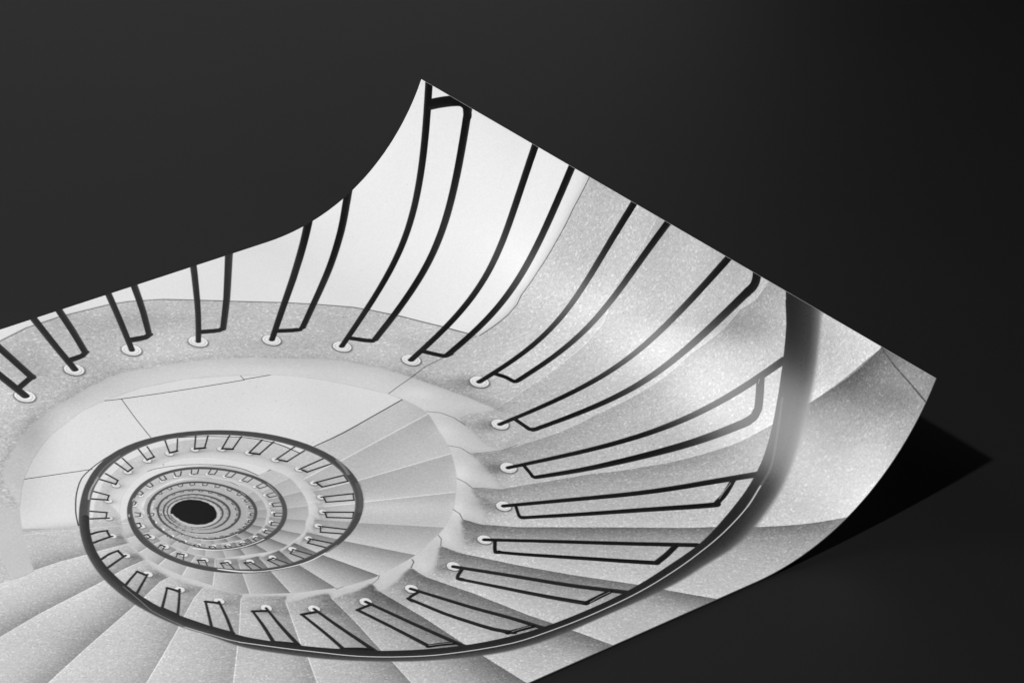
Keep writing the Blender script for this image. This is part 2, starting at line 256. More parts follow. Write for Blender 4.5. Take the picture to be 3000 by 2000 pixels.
PRINT = """\
M 6
F 0.7 0.5 6 0.5 | 728.7,502 729.8,500 731.1,498.2 731.2,498 731.3,497.9 731.4,497.7 731.4,497.6 731.6,495.4 730.4,491.1 731,488.6 732.6,487.3 734.1,486.3 735.6,485.4 737.1,484.7 738.5,484.1 739.7,483.6 740.8,483.2 742,482.8 743.1,482.5 745,482.1 746.9,481.7 748.7,481.4 750.5,481.2 752.5,481.1 754.5,481.2 756.4,481.3 758.2,481.7 760.6,482.4 762.9,483.4 765.1,484.7 767.1,486.1 769.3,488 771.4,490.2 773.4,492.5 775.2,495 776.5,497 777.6,499 778.6,501.2 779.5,503.5 780.1,505.3 780.6,507.2 781,509.2 781.3,511.3 781.4,512.7 781.4,514.3 781.4,515.9 781.3,517.5 781.2,519 781,520.6 780.8,522.1 780.5,523.7 780.2,525 779.8,526.3 779.4,527.6 779,528.8 778.4,530.2 777.8,531.5 777.1,532.8 776.4,534 775.8,534.8 775.3,535.6 774.6,536.3 774,537.1 773.2,538.1 772.3,539.1 771.4,540.1 770.6,540.9 769.3,541.9 767.9,542.8 766.5,543.6 765.2,544.3 763.5,544.9 761.9,545.6 760.3,546 758.9,546.2 755.9,546.1 752.8,545.7 749.7,544.9 746.5,543.7 741.3,541.2 739.3,539.7 738.9,539.4 738.6,539.1 738.3,538.8 738,538.4 737.5,537.9 737,537.3 736.6,536.7 736.1,536 735.2,534.7 734.2,533.3 733.3,531.8 732.5,530.1 731.9,528.6 731.3,527 730.8,525.3 730.2,523.6 729.9,522.3 729.6,521 729.4,519.6 729.3,518.1 729.2,516.6 729.1,515 729,513.4 728.8,511.7 728.7,510.6 728.8,509.3 728.9,508.1 729.2,506.8 729.8,504.9 730.7,503 390,342 367.6,401.2 355.1,463.2 352.6,526.5 360.4,589.3 378.1,650 405.3,707.1 441.3,759.2 485.2,804.7 535.9,842.7 591.9,872 652,891.9 714.5,902 777.8,901.9 840.2,891.6 900.2,871.5 956.2,842 1006.7,803.9 1050.5,758.2 1086.3,706.1 1113.4,648.9 1130.9,588 1138.4,525.2 1135.8,462 1123,400 1100.5,340.9 1068.8,286.1 1028.7,237.2 981.2,195.3 927.7,161.5 869.4,136.8 808,121.8 744.9,116.8 681.8,122 620.4,137.2 562.2,162.1 508.8,196 461.5,238.1 421.5,287.1 390,342
R 6 | 728.7,502 729.8,500 731.1,498.2 731.2,498 731.3,497.9 731.4,497.7 731.4,497.6 731.6,495.4 730.4,491.1 731,488.6 732.6,487.3 734.1,486.3 735.6,485.4 737.1,484.7 738.5,484.1 739.7,483.6 740.8,483.2 742,482.8 743.1,482.5 745,482.1 746.9,481.7 748.7,481.4 750.5,481.2 752.5,481.1 754.5,481.2 756.4,481.3 758.2,481.7 760.6,482.4 762.9,483.4 765.1,484.7 767.1,486.1 769.3,488 771.4,490.2 773.4,492.5 775.2,495 776.5,497 777.6,499 778.6,501.2 779.5,503.5 780.1,505.3 780.6,507.2 781,509.2 781.3,511.3 781.4,512.7 781.4,514.3 781.4,515.9 781.3,517.5 781.2,519 781,520.6 780.8,522.1 780.5,523.7 780.2,525 779.8,526.3 779.4,527.6 779,528.8 778.4,530.2 777.8,531.5 777.1,532.8 776.4,534 775.8,534.8 775.3,535.6 774.6,536.3 774,537.1 773.2,538.1 772.3,539.1 771.4,540.1 770.6,540.9 769.3,541.9 767.9,542.8 766.5,543.6 765.2,544.3 763.5,544.9 761.9,545.6 760.3,546 758.9,546.2 755.9,546.1 752.8,545.7 749.7,544.9 746.5,543.7 741.3,541.2 739.3,539.7 738.9,539.4 738.6,539.1 738.3,538.8 738,538.4 737.5,537.9 737,537.3 736.6,536.7 736.1,536 735.2,534.7 734.2,533.3 733.3,531.8 732.5,530.1 731.9,528.6 731.3,527 730.8,525.3 730.2,523.6 729.9,522.3 729.6,521 729.4,519.6 729.3,518.1 729.2,516.6 729.1,515 729,513.4 728.8,511.7 728.7,510.6 728.8,509.3 728.9,508.1 729.2,506.8 729.8,504.9 730.7,503 390,342 367.6,401.2 355.1,463.2 352.6,526.5 360.4,589.3 378.1,650 405.3,707.1 441.3,759.2 485.2,804.7 535.9,842.7 591.9,872 652,891.9 714.5,902 777.8,901.9 840.2,891.6 900.2,871.5 956.2,842 1006.7,803.9 1050.5,758.2 1086.3,706.1 1113.4,648.9 1130.9,588 1138.4,525.2 1135.8,462 1123,400 1100.5,340.9 1068.8,286.1 1028.7,237.2 981.2,195.3 927.7,161.5 869.4,136.8 808,121.8 744.9,116.8 681.8,122 620.4,137.2 562.2,162.1 508.8,196 461.5,238.1 421.5,287.1 390,342
F 0.78 0 6 0.9 | 729.8,502.6 730.9,500.7 732.1,499 732.2,498.9 732.3,498.7 732.4,498.6 732.4,498.5 732.6,496.4 731.4,492.4 732.1,490.1 733.5,488.9 734.9,488 736.3,487.2 737.6,486.5 739,485.9 740.1,485.4 741.2,485.1 742.2,484.7 743.2,484.5 745,484 746.8,483.7 748.5,483.4 750.1,483.2 752,483.1 753.9,483.2 755.6,483.3 757.3,483.7 759.5,484.4 761.7,485.3 763.7,486.4 765.6,487.8 767.7,489.5 769.6,491.6 771.5,493.8 773.2,496.1 774.3,497.9 775.4,499.8 776.3,501.8 777.1,503.9 777.7,505.6 778.1,507.4 778.5,509.3 778.8,511.3 778.9,512.5 778.9,514 778.9,515.5 778.8,517 778.7,518.4 778.5,519.8 778.3,521.3 778,522.8 777.8,523.9 777.4,525.1 777.1,526.3 776.6,527.5 776.1,528.8 775.6,530 774.9,531.2 774.2,532.3 773.7,533.1 773.2,533.8 772.6,534.5 772,535.2 771.2,536.1 770.4,537.1 769.6,538 768.8,538.7 767.6,539.7 766.3,540.5 765.1,541.2 763.8,541.9 762.3,542.5 760.7,543.1 759.3,543.4 758,543.6 755.1,543.6 752.3,543.2 749.4,542.4 746.4,541.4 741.6,539 739.7,537.6 739.4,537.3 739.1,537.1 738.8,536.8 738.5,536.5 738.1,535.9 737.6,535.4 737.2,534.8 736.7,534.2 735.9,533 735,531.7 734.2,530.3 733.4,528.7 732.8,527.3 732.3,525.8 731.8,524.3 731.3,522.7 731,521.5 730.7,520.2 730.5,518.9 730.4,517.5 730.4,516.1 730.3,514.7 730.1,513.2 730,511.6 729.9,510.5 729.9,509.4 730.1,508.2 730.4,507 730.9,505.2 731.7,503.5 729.8,504.7 728.8,512.6 729.2,520 731.2,527.7 734.5,534.4 739.7,540.1 739.2,540 739.1,539.9 746.1,544.1 744.9,543.9 748.5,545.2 752.3,546.1 751.7,546.2 752.3,546.3 757,546.4 759.2,546.2 758,546.7 762.8,545.5 765.8,544.2 764.8,545.2 768.9,542.7 771.6,540.3 771.1,541.4 774.8,537.3 776.5,534.8 776.2,536 777.8,533.3 779,530.8 780.1,527.7 780.2,528.6 780.7,527 781.2,524.6 781.7,521.4 781.8,519.5 782,519.9 782.2,520.2 782.2,519.1 782.2,516.4 782.1,513.2 782,511.6 782.1,511.3 782.5,512 781.9,508.5 781.1,505 779.7,501 779.7,501.2 778.2,497.9 776.9,495.6 774.7,492.4 772.3,489.7 768.7,486.3 764.2,483.3 759.5,481.4 754.5,480.4 751.6,480.4 748.4,480.6 743.8,481.3 740.9,482 736.6,483.4 732.9,485.3 729.9,487.3
S 0.05 3 -1 | 729.9,487.3 732.9,485.3 736.6,483.4 740.9,482 743.8,481.3 748.4,480.6 751.6,480.4 754.5,480.4 759.5,481.4 764.2,483.3 768.7,486.3 772.3,489.7 774.7,492.4 776.9,495.6 778.2,497.9 779.7,501.2 779.7,501 781.1,505 781.9,508.5 782.5,512 782.1,511.3 782,511.6 782.1,513.2 782.2,516.4 782.2,519.1 782.2,520.2 782,519.9 781.8,519.5 781.7,521.4 781.2,524.6 780.7,527 780.2,528.6 780.1,527.7 779,530.8 777.8,533.3 776.2,536 776.5,534.8 774.8,537.3 771.1,541.4 771.6,540.3 768.9,542.7 764.8,545.2 765.8,544.2 762.8,545.5 758,546.7 759.2,546.2 757,546.4 752.3,546.3 751.7,546.2 752.3,546.1 748.5,545.2 744.9,543.9 746.1,544.1 739.1,539.9 739.2,540 739.7,540.1 734.5,534.4 731.2,527.7 729.2,520 728.8,512.6 729.8,504.7
S 0.09 4 1 | 729.9,487.3 732.9,485.3 736.6,483.4 740.9,482 743.8,481.3 748.4,480.6 751.6,480.4 754.5,480.4 759.5,481.4 764.2,483.3 768.7,486.3 772.3,489.7 774.7,492.4 776.9,495.6 778.2,497.9 779.7,501.2 779.7,501 781.1,505 781.9,508.5 782.5,512 782.1,511.3 782,511.6 782.1,513.2 782.2,516.4 782.2,519.1 782.2,520.2 782,519.9 781.8,519.5 781.7,521.4 781.2,524.6 780.7,527 780.2,528.6 780.1,527.7 779,530.8 777.8,533.3 776.2,536 776.5,534.8 774.8,537.3 771.1,541.4 771.6,540.3 768.9,542.7 764.8,545.2 765.8,544.2 762.8,545.5 758,546.7 759.2,546.2 757,546.4 752.3,546.3 751.7,546.2 752.3,546.1 748.5,545.2 744.9,543.9 746.1,544.1 739.1,539.9 739.2,540 739.7,540.1 734.5,534.4 731.2,527.7 729.2,520 728.8,512.6 729.8,504.7
L 0.5 0.5 0.66 0.45 0.5 | 728.7,502 729.8,500 731.1,498.2 731.2,498 731.3,497.9 731.4,497.7 731.4,497.6 731.6,495.4 730.4,491.1 731,488.6 732.6,487.3 734.1,486.3 735.6,485.4 737.1,484.7 738.5,484.1 739.7,483.6 740.8,483.2 742,482.8 743.1,482.5 745,482.1 746.9,481.7 748.7,481.4 750.5,481.2 752.5,481.1 754.5,481.2 756.4,481.3 758.2,481.7 760.6,482.4 762.9,483.4 765.1,484.7 767.1,486.1 769.3,488 771.4,490.2 773.4,492.5 775.2,495 776.5,497 777.6,499 778.6,501.2 779.5,503.5 780.1,505.3 780.6,507.2 781,509.2 781.3,511.3 781.4,512.7 781.4,514.3 781.4,515.9 781.3,517.5 781.2,519 781,520.6 780.8,522.1 780.5,523.7 780.2,525 779.8,526.3 779.4,527.6 779,528.8 778.4,530.2 777.8,531.5 777.1,532.8 776.4,534 775.8,534.8 775.3,535.6 774.6,536.3 774,537.1 773.2,538.1 772.3,539.1 771.4,540.1 770.6,540.9 769.3,541.9 767.9,542.8 766.5,543.6 765.2,544.3 763.5,544.9 761.9,545.6 760.3,546 758.9,546.2 755.9,546.1 752.8,545.7 749.7,544.9 746.5,543.7 741.3,541.2 739.3,539.7 738.9,539.4 738.6,539.1 738.3,538.8 738,538.4 737.5,537.9 737,537.3 736.6,536.7 736.1,536 735.2,534.7 734.2,533.3 733.3,531.8 732.5,530.1 731.9,528.6 731.3,527 730.8,525.3 730.2,523.6 729.9,522.3 729.6,521 729.4,519.6 729.3,518.1 729.2,516.6 729.1,515 729,513.4 728.8,511.7 728.7,510.6 728.8,509.3 728.9,508.1 729.2,506.8 729.8,504.9 730.7,503
F 0.865 0.1 6 0.4 | 705.3,489.4 703.8,488.9 708.6,480.5 711.5,466.9 716.6,459.3 722.8,453.9 729,449.6 735.1,446 741.9,443.4 750,440.6 760,439.3 771.4,439.8 784.9,443.4 796.8,449.8 807.4,457.4 813.5,463.4 819,470.4 824,478.1 829.8,488.9 831.2,494.2 816.9,497.3 795.1,500.9 789.4,501.3 787.4,493.2 784.5,487.6 780.6,483.4 774.7,479.6 766.2,474.7 755.8,473.1 745.6,474.2 734.4,478.8 726.5,488.6 722.7,496.7 711.2,495.5 705.3,493
L 0.6 0.6 0.096 0.6 0.3 | 758.5,439.7 760,440.4 761.5,441.1 763.1,441.7 768.2,443.8 773.3,445.7 778.5,447.7 785.4,450.1 792.3,452.5 799.2,454.9 799.3,454.8 799.4,454.7 799.5,454.7 802.2,455.5 804.8,456.5 807.4,457.4
L 0.36 0.36 0.24 0.6 0.3 | 763.1,441.7 762.3,446.2 761.4,450.6 760.7,455 760,459.2 759.4,463.3 758.7,467.5
L 0.56 0.56 0.12 0.6 0.3 | 714.7,461.4 735.3,470.7
L 0.32 0.32 0.28 0.6 0.3 | 799.9,451.2 799.4,454.9
L 0.72 0.72 0.12 0.6 0.3 | 831.2,494.2 826.4,495.3 821.7,496.3 816.9,497.3 813.1,498.2 809.3,499.1 805.5,499.8 802,500.3 798.5,500.6 795.1,500.9
L 0.64 0.64 0.12 0.6 0.3 | 706.2,493.8 718.2,496.2 719.1,494.1 720.2,492 721,490.5 721.8,489 722.7,487.5 722.6,484.1 722.9,480.9 724,478.3 725.9,476.2 727.8,474.3 729.8,472.8 731.8,471.6 733.9,470.8 735.9,470.1 737.8,469.5 739.7,469 741.5,468.5 743.6,468 745.7,467.6 747.7,467.5 750.3,467.3 752.8,467.4 755.1,467.8 759.8,469.5 764.3,471.6 768.6,474 772.8,476.8 776.7,480.1 780.5,483.5 781.8,484.9 783,486.5 784.1,488.1 785.3,489.8 786.3,491.5 787.3,493.5 788,496 788.7,498.7 789.4,501.3
R -1 |
B -0.3 | 729,500 1.2,0 0,1
B -0.3 | 729.8,488.6 1.2,0 0,1
B -0.3 | 736.7,483.5 1.2,0 0,1
B -0.3 | 743.5,481.1 1.2,0 0,1
B -0.3 | 750.8,480 1.2,0 0,1
B -0.3 | 757.6,480.6 1.2,0 0,1
B -0.3 | 764.4,483 1.2,0 0,1
B -0.3 | 770.4,487.3 1.2,0 0,1
B -0.3 | 775.7,493.5 1.2,0 0,1
B -0.3 | 779.9,500.9 1.2,0 0,1
B -0.3 | 782.2,509 1.2,0 0,1
B -0.3 | 782.6,517.6 1.2,0 0,1
B -0.3 | 781.3,525.5 1.2,0 0,1
B -0.3 | 778.4,533 1.2,0 0,1
B -0.3 | 773.8,539.1 1.2,0 0,1
B -0.3 | 768.2,543.7 1.2,0 0,1
B -0.3 | 761.5,546.5 1.2,0 0,1
B -0.3 | 754.2,547.1 1.2,0 0,1
B -0.3 | 747.6,545.5 1.2,0 0,1
B -0.3 | 741.6,542.3 1.2,0 0,1
B -0.3 | 736.2,537.4 1.2,0 0,1
B -0.3 | 732.1,530.9 1.2,0 0,1
B -0.3 | 729.4,523.1 1.2,0 0,1
B -0.3 | 728.6,515.2 1.2,0 0,1
B -0.3 | 728.5,507.2 1.2,0 0,1
H 0.3 0.38 0.5 0 | 727.2,502.2 727.5,500.8 728,499.4 728.5,497.9 729,496.4 729.7,495 730.5,493.5 731.3,492 732.3,490.5 733.4,489 734.6,487.6 736,486.2 737.5,484.8 739.1,483.5 740.9,482.3 742.8,481.2 744.9,480.3 747,479.6 749.3,479.1 751.6,478.8 754,478.7 756.4,478.9 758.8,479.3 761.2,479.9 763.5,480.7 765.8,481.8 767.9,483.1 770,484.6 771.9,486.3 773.7,488.2 775.3,490.1 776.8,492.2 778.2,494.4 779.5,496.7 780.6,499.1 781.6,501.6 782.5,504.1 783.2,506.8 783.7,509.5 784.1,512.2 784.3,515 784.3,517.9 784,520.8 783.6,523.7 782.9,526.5 781.9,529.3 780.6,532 779.1,534.5 777.3,536.9 775.2,539.1 772.9,541 770.5,542.7 767.9,544.1 765.2,545.3 762.4,546.1 759.5,546.6 756.6,546.8 753.8,546.6 751,546.2 748.3,545.4 745.7,544.2 743.4,542.8 741.2,541.2 739.3,539.3 737.6,537.4 736.2,535.3 735,533.3 734,531.3 733.2,529.4 732.5,527.5 731.9,525.8 731.5,524.1 731.1,522.6 730.7,521.1 730.4,519.8 730.2,518.4 729.9,517.2 729.7,515.9 729.5,514.7 729.4,513.5 729.3,512.3 729.2,511.2 729.1,510 729.2,508.8 729.2,507.6 729.3,506.5 729.5,505.3 729.7,504.1 729.9,502.9 730.3,501.6 | 0.8 0.8 0.8 0.8 0.8 0.9 0.9 0.9 0.9 0.9 0.9 0.9 0.9 0.9 0.9 0.8 0.8 0.8 0.8 0.8 0.9 0.9 0.9 1.0 1.0 1.0 1.1 1.1 1.1 1.1 1.1 1.1 1.2 1.2 1.2 1.3 1.3 1.4 1.4 1.4 1.4 1.4 1.3 1.3 1.2 1.1 1.1 1.0 1.0 1.0 1.1 1.1 1.1 1.1 1.1 1.1 1.1 1.0 0.9 0.8 0.7 0.5 0.4 0.3 0.2 0.1 0.1 0.0 0.1 0.1 0.1 0.2 0.2 0.2 0.3 0.3 0.4 0.4 0.5 0.5 0.5 0.6 0.6 0.6 0.6 0.6 0.6 0.6 0.6 0.6
M 5
F 0.7 0.5 5 0.5 | 725.7,500.6 727.1,498.3 728.6,496 728.7,495.9 728.8,495.7 728.8,495.6 728.9,495.4 729.2,492.8 727.9,488 728.8,485.2 730.5,483.7 732.2,482.5 734,481.4 735.7,480.5 737.3,479.8 738.7,479.2 740.1,478.7 741.4,478.3 742.7,477.9 744.9,477.3 747.1,476.9 749.3,476.5 751.3,476.3 753.7,476.2 756,476.2 758.3,476.4 760.4,476.8 763.2,477.6 765.9,478.8 768.5,480.3 770.9,482 773.5,484.2 775.9,486.7 778.2,489.5 780.4,492.5 781.8,494.7 783.1,497.2 784.3,499.7 785.3,502.3 786,504.5 786.6,506.7 787.1,509.1 787.5,511.6 787.6,513.2 787.6,515 787.5,516.9 787.4,518.8 787.3,520.6 787,522.4 786.8,524.2 786.4,526.1 786.1,527.5 785.7,529 785.2,530.5 784.6,532 784,533.6 783.3,535.1 782.5,536.6 781.6,538.1 780.9,539 780.2,539.9 779.5,540.7 778.8,541.6 777.8,542.8 776.8,544 775.8,545.1 774.8,546.1 773.2,547.3 771.6,548.3 770,549.2 768.4,549.9 766.5,550.7 764.6,551.4 762.7,551.9 761.1,552.1 757.6,552 754,551.4 750.4,550.5 746.6,549.1 740.6,546.2 738.3,544.5 737.9,544.1 737.5,543.8 737.1,543.4 736.8,543 736.2,542.3 735.7,541.6 735.1,540.9 734.6,540.2 733.5,538.6 732.5,537 731.4,535.2 730.5,533.3 729.7,531.6 729,529.7 728.4,527.7 727.9,525.7 727.5,524.3 727.1,522.7 726.9,521.1 726.8,519.3 726.7,517.6 726.6,515.8 726.4,514 726.2,512 726.2,510.7 726.2,509.3 726.4,507.8 726.8,506.3 727.5,504.1 728.4,501.9 301.1,300 273.2,374 257.5,451.5 254.4,530.6 264.1,609.1 286.2,685 320.2,756.4 365.3,821.5 420.1,878.4 483.5,925.8 553.6,962.5 628.6,987.4 706.7,1000 785.8,999.9 863.9,987.1 938.9,961.9 1008.9,925 1072,877.4 1126.7,820.3 1171.6,755.1 1205.4,683.6 1227.2,607.6 1236.7,529 1233.3,450 1217.4,372.5 1189.2,298.6 1149.6,230.1 1099.4,169 1040.2,116.6 973.2,74.4 900.4,43.5 823.6,24.7 744.7,18.5 665.9,25 589.1,44 516.4,75.1 449.6,117.5 390.5,170.1 340.5,231.4 301.1,300
R 5 | 725.7,500.6 727.1,498.3 728.6,496 728.7,495.9 728.8,495.7 728.8,495.6 728.9,495.4 729.2,492.8 727.9,488 728.8,485.2 730.5,483.7 732.2,482.5 734,481.4 735.7,480.5 737.3,479.8 738.7,479.2 740.1,478.7 741.4,478.3 742.7,477.9 744.9,477.3 747.1,476.9 749.3,476.5 751.3,476.3 753.7,476.2 756,476.2 758.3,476.4 760.4,476.8 763.2,477.6 765.9,478.8 768.5,480.3 770.9,482 773.5,484.2 775.9,486.7 778.2,489.5 780.4,492.5 781.8,494.7 783.1,497.2 784.3,499.7 785.3,502.3 786,504.5 786.6,506.7 787.1,509.1 787.5,511.6 787.6,513.2 787.6,515 787.5,516.9 787.4,518.8 787.3,520.6 787,522.4 786.8,524.2 786.4,526.1 786.1,527.5 785.7,529 785.2,530.5 784.6,532 784,533.6 783.3,535.1 782.5,536.6 781.6,538.1 780.9,539 780.2,539.9 779.5,540.7 778.8,541.6 777.8,542.8 776.8,544 775.8,545.1 774.8,546.1 773.2,547.3 771.6,548.3 770,549.2 768.4,549.9 766.5,550.7 764.6,551.4 762.7,551.9 761.1,552.1 757.6,552 754,551.4 750.4,550.5 746.6,549.1 740.6,546.2 738.3,544.5 737.9,544.1 737.5,543.8 737.1,543.4 736.8,543 736.2,542.3 735.7,541.6 735.1,540.9 734.6,540.2 733.5,538.6 732.5,537 731.4,535.2 730.5,533.3 729.7,531.6 729,529.7 728.4,527.7 727.9,525.7 727.5,524.3 727.1,522.7 726.9,521.1 726.8,519.3 726.7,517.6 726.6,515.8 726.4,514 726.2,512 726.2,510.7 726.2,509.3 726.4,507.8 726.8,506.3 727.5,504.1 728.4,501.9 301.1,300 273.2,374 257.5,451.5 254.4,530.6 264.1,609.1 286.2,685 320.2,756.4 365.3,821.5 420.1,878.4 483.5,925.8 553.6,962.5 628.6,987.4 706.7,1000 785.8,999.9 863.9,987.1 938.9,961.9 1008.9,925 1072,877.4 1126.7,820.3 1171.6,755.1 1205.4,683.6 1227.2,607.6 1236.7,529 1233.3,450 1217.4,372.5 1189.2,298.6 1149.6,230.1 1099.4,169 1040.2,116.6 973.2,74.4 900.4,43.5 823.6,24.7 744.7,18.5 665.9,25 589.1,44 516.4,75.1 449.6,117.5 390.5,170.1 340.5,231.4 301.1,300
F 0.78 0 5 0.9 | 727.1,501.3 728.3,499.1 729.8,497 729.9,496.9 729.9,496.7 730,496.6 730.1,496.4 730.3,494 729.2,489.6 729.9,486.9 731.5,485.5 733.2,484.4 734.8,483.4 736.4,482.6 737.9,481.9 739.2,481.3 740.4,480.9 741.7,480.5 742.9,480.2 745,479.6 747,479.2 749,478.9 750.9,478.6 753.1,478.5 755.3,478.5 757.4,478.7 759.3,479.1 761.9,479.9 764.5,481 766.9,482.4 769.1,483.9 771.5,486 773.8,488.4 775.9,491 777.9,493.7 779.3,495.8 780.5,498.1 781.6,500.4 782.5,502.9 783.2,504.9 783.8,507 784.2,509.2 784.5,511.5 784.6,513 784.6,514.7 784.6,516.4 784.5,518.2 784.3,519.8 784.1,521.5 783.9,523.2 783.5,524.9 783.2,526.3 782.8,527.7 782.4,529.1 781.9,530.5 781.3,531.9 780.6,533.4 779.9,534.8 779.1,536.1 778.5,537 777.8,537.8 777.1,538.6 776.4,539.4 775.5,540.5 774.6,541.6 773.7,542.7 772.8,543.5 771.3,544.6 769.8,545.6 768.3,546.4 766.8,547.1 765.1,547.9 763.3,548.5 761.5,549 760,549.2 756.7,549.1 753.4,548.5 750.1,547.6 746.5,546.4 740.9,543.7 738.8,542.1 738.4,541.7 738.1,541.4 737.7,541 737.4,540.7 736.9,540.1 736.4,539.4 735.9,538.8 735.3,538.1 734.4,536.6 733.4,535.1 732.4,533.5 731.5,531.7 730.8,530 730.2,528.3 729.6,526.5 729.1,524.6 728.7,523.3 728.4,521.8 728.2,520.3 728.1,518.7 728,517.1 727.9,515.4 727.7,513.7 727.6,511.9 727.5,510.6 727.6,509.3 727.8,507.9 728.1,506.5 728.7,504.5 729.6,502.5 727.4,503.9 726.2,513 726.7,521.5 728.9,530.5 732.8,538.4 738.7,544.9 738.2,544.8 738.1,544.8 746.2,549.7 744.8,549.5 749,551 753.4,552 752.7,552.2 753.4,552.4 759,552.5 761.4,552.2 760.1,552.9 765.7,551.5 769.2,549.9 768.1,551.1 772.8,548.2 776,545.4 775.4,546.8 779.8,542 781.8,539.1 781.5,540.4 783.4,537.3 784.8,534.4 786,530.7 786.2,531.9 786.8,530 787.5,527.1 788,523.4 788.2,521.1 788.4,521.7 788.7,522 788.7,520.7 788.7,517.5 788.6,513.8 788.4,511.9 788.6,511.6 789.1,512.3 788.4,508.2 787.4,504.1 785.8,499.4 785.9,499.6 784.1,495.7 782.5,493 779.9,489.3 777.1,486.1 772.9,482.1 767.5,478.6 762,476.4 756.1,475.2 752.7,475.1 748.9,475.4 743.5,476.3 740.1,477.1 735.1,478.8 730.7,481 727.2,483.4
S 0.05 3 -1 | 727.2,483.4 730.7,481 735.1,478.8 740.1,477.1 743.5,476.3 748.9,475.4 752.7,475.1 756.1,475.2 762,476.4 767.5,478.6 772.9,482.1 777.1,486.1 779.9,489.3 782.5,493 784.1,495.7 785.9,499.6 785.8,499.4 787.4,504.1 788.4,508.2 789.1,512.3 788.6,511.6 788.4,511.9 788.6,513.8 788.7,517.5 788.7,520.7 788.7,522 788.4,521.7 788.2,521.1 788,523.4 787.5,527.1 786.8,530 786.2,531.9 786,530.7 784.8,534.4 783.4,537.3 781.5,540.4 781.8,539.1 779.8,542 775.4,546.8 776,545.4 772.8,548.2 768.1,551.1 769.2,549.9 765.7,551.5 760.1,552.9 761.4,552.2 759,552.5 753.4,552.4 752.7,552.2 753.4,552 749,551 744.8,549.5 746.2,549.7 738.1,544.8 738.2,544.8 738.7,544.9 732.8,538.4 728.9,530.5 726.7,521.5 726.2,513 727.4,503.9
S 0.09 4 1 | 727.2,483.4 730.7,481 735.1,478.8 740.1,477.1 743.5,476.3 748.9,475.4 752.7,475.1 756.1,475.2 762,476.4 767.5,478.6 772.9,482.1 777.1,486.1 779.9,489.3 782.5,493 784.1,495.7 785.9,499.6 785.8,499.4 787.4,504.1 788.4,508.2 789.1,512.3 788.6,511.6 788.4,511.9 788.6,513.8 788.7,517.5 788.7,520.7 788.7,522 788.4,521.7 788.2,521.1 788,523.4 787.5,527.1 786.8,530 786.2,531.9 786,530.7 784.8,534.4 783.4,537.3 781.5,540.4 781.8,539.1 779.8,542 775.4,546.8 776,545.4 772.8,548.2 768.1,551.1 769.2,549.9 765.7,551.5 760.1,552.9 761.4,552.2 759,552.5 753.4,552.4 752.7,552.2 753.4,552 749,551 744.8,549.5 746.2,549.7 738.1,544.8 738.2,544.8 738.7,544.9 732.8,538.4 728.9,530.5 726.7,521.5 726.2,513 727.4,503.9
L 0.5 0.5 0.66 0.45 0.5 | 725.7,500.6 727.1,498.3 728.6,496 728.7,495.9 728.8,495.7 728.8,495.6 728.9,495.4 729.2,492.8 727.9,488 728.8,485.2 730.5,483.7 732.2,482.5 734,481.4 735.7,480.5 737.3,479.8 738.7,479.2 740.1,478.7 741.4,478.3 742.7,477.9 744.9,477.3 747.1,476.9 749.3,476.5 751.3,476.3 753.7,476.2 756,476.2 758.3,476.4 760.4,476.8 763.2,477.6 765.9,478.8 768.5,480.3 770.9,482 773.5,484.2 775.9,486.7 778.2,489.5 780.4,492.5 781.8,494.7 783.1,497.2 784.3,499.7 785.3,502.3 786,504.5 786.6,506.7 787.1,509.1 787.5,511.6 787.6,513.2 787.6,515 787.5,516.9 787.4,518.8 787.3,520.6 787,522.4 786.8,524.2 786.4,526.1 786.1,527.5 785.7,529 785.2,530.5 784.6,532 784,533.6 783.3,535.1 782.5,536.6 781.6,538.1 780.9,539 780.2,539.9 779.5,540.7 778.8,541.6 777.8,542.8 776.8,544 775.8,545.1 774.8,546.1 773.2,547.3 771.6,548.3 770,549.2 768.4,549.9 766.5,550.7 764.6,551.4 762.7,551.9 761.1,552.1 757.6,552 754,551.4 750.4,550.5 746.6,549.1 740.6,546.2 738.3,544.5 737.9,544.1 737.5,543.8 737.1,543.4 736.8,543 736.2,542.3 735.7,541.6 735.1,540.9 734.6,540.2 733.5,538.6 732.5,537 731.4,535.2 730.5,533.3 729.7,531.6 729,529.7 728.4,527.7 727.9,525.7 727.5,524.3 727.1,522.7 726.9,521.1 726.8,519.3 726.7,517.6 726.6,515.8 726.4,514 726.2,512 726.2,510.7 726.2,509.3 726.4,507.8 726.8,506.3 727.5,504.1 728.4,501.9
F 0.865 0.1 5 0.4 | 698.2,485.7 696.5,485.1 702,475.3 705.7,459.5 711.7,450.7 718.9,444.4 726.2,439.2 733.3,434.9 741.2,431.9 750.8,428.4 762.5,427 775.9,427.5 791.8,431.7 805.8,439.2 818.3,448.1 825.5,455.2 832,463.4 837.8,472.5 844.6,485.2 846.3,491.4 829.5,495.1 803.8,499.3 797.2,499.8 794.8,490.3 791.3,483.6 786.7,478.8 779.8,474.2 769.8,468.5 757.6,466.6 745.6,468 732.5,473.4 723.3,484.9 718.6,494.3 706.1,493.4 699.3,490.5
L 0.6 0.6 0.096 0.6 0.3 | 760.7,427.3 762.6,428.2 764.4,429 766.2,429.8 772.2,432.2 778.2,434.5 784.2,436.7 792.4,439.6 800.5,442.4 808.7,445.2 808.8,445.1 808.9,445 809,444.9 812.1,446 815.2,447.1 818.3,448.1
L 0.36 0.36 0.24 0.6 0.3 | 766.2,429.8 765.2,435 764.2,440.2 763.3,445.3 762.5,450.3 761.8,455.1 761.1,460
L 0.56 0.56 0.12 0.6 0.3 | 709.5,453.2 733.5,464
L 0.32 0.32 0.28 0.6 0.3 | 809.5,440.9 808.9,445.2
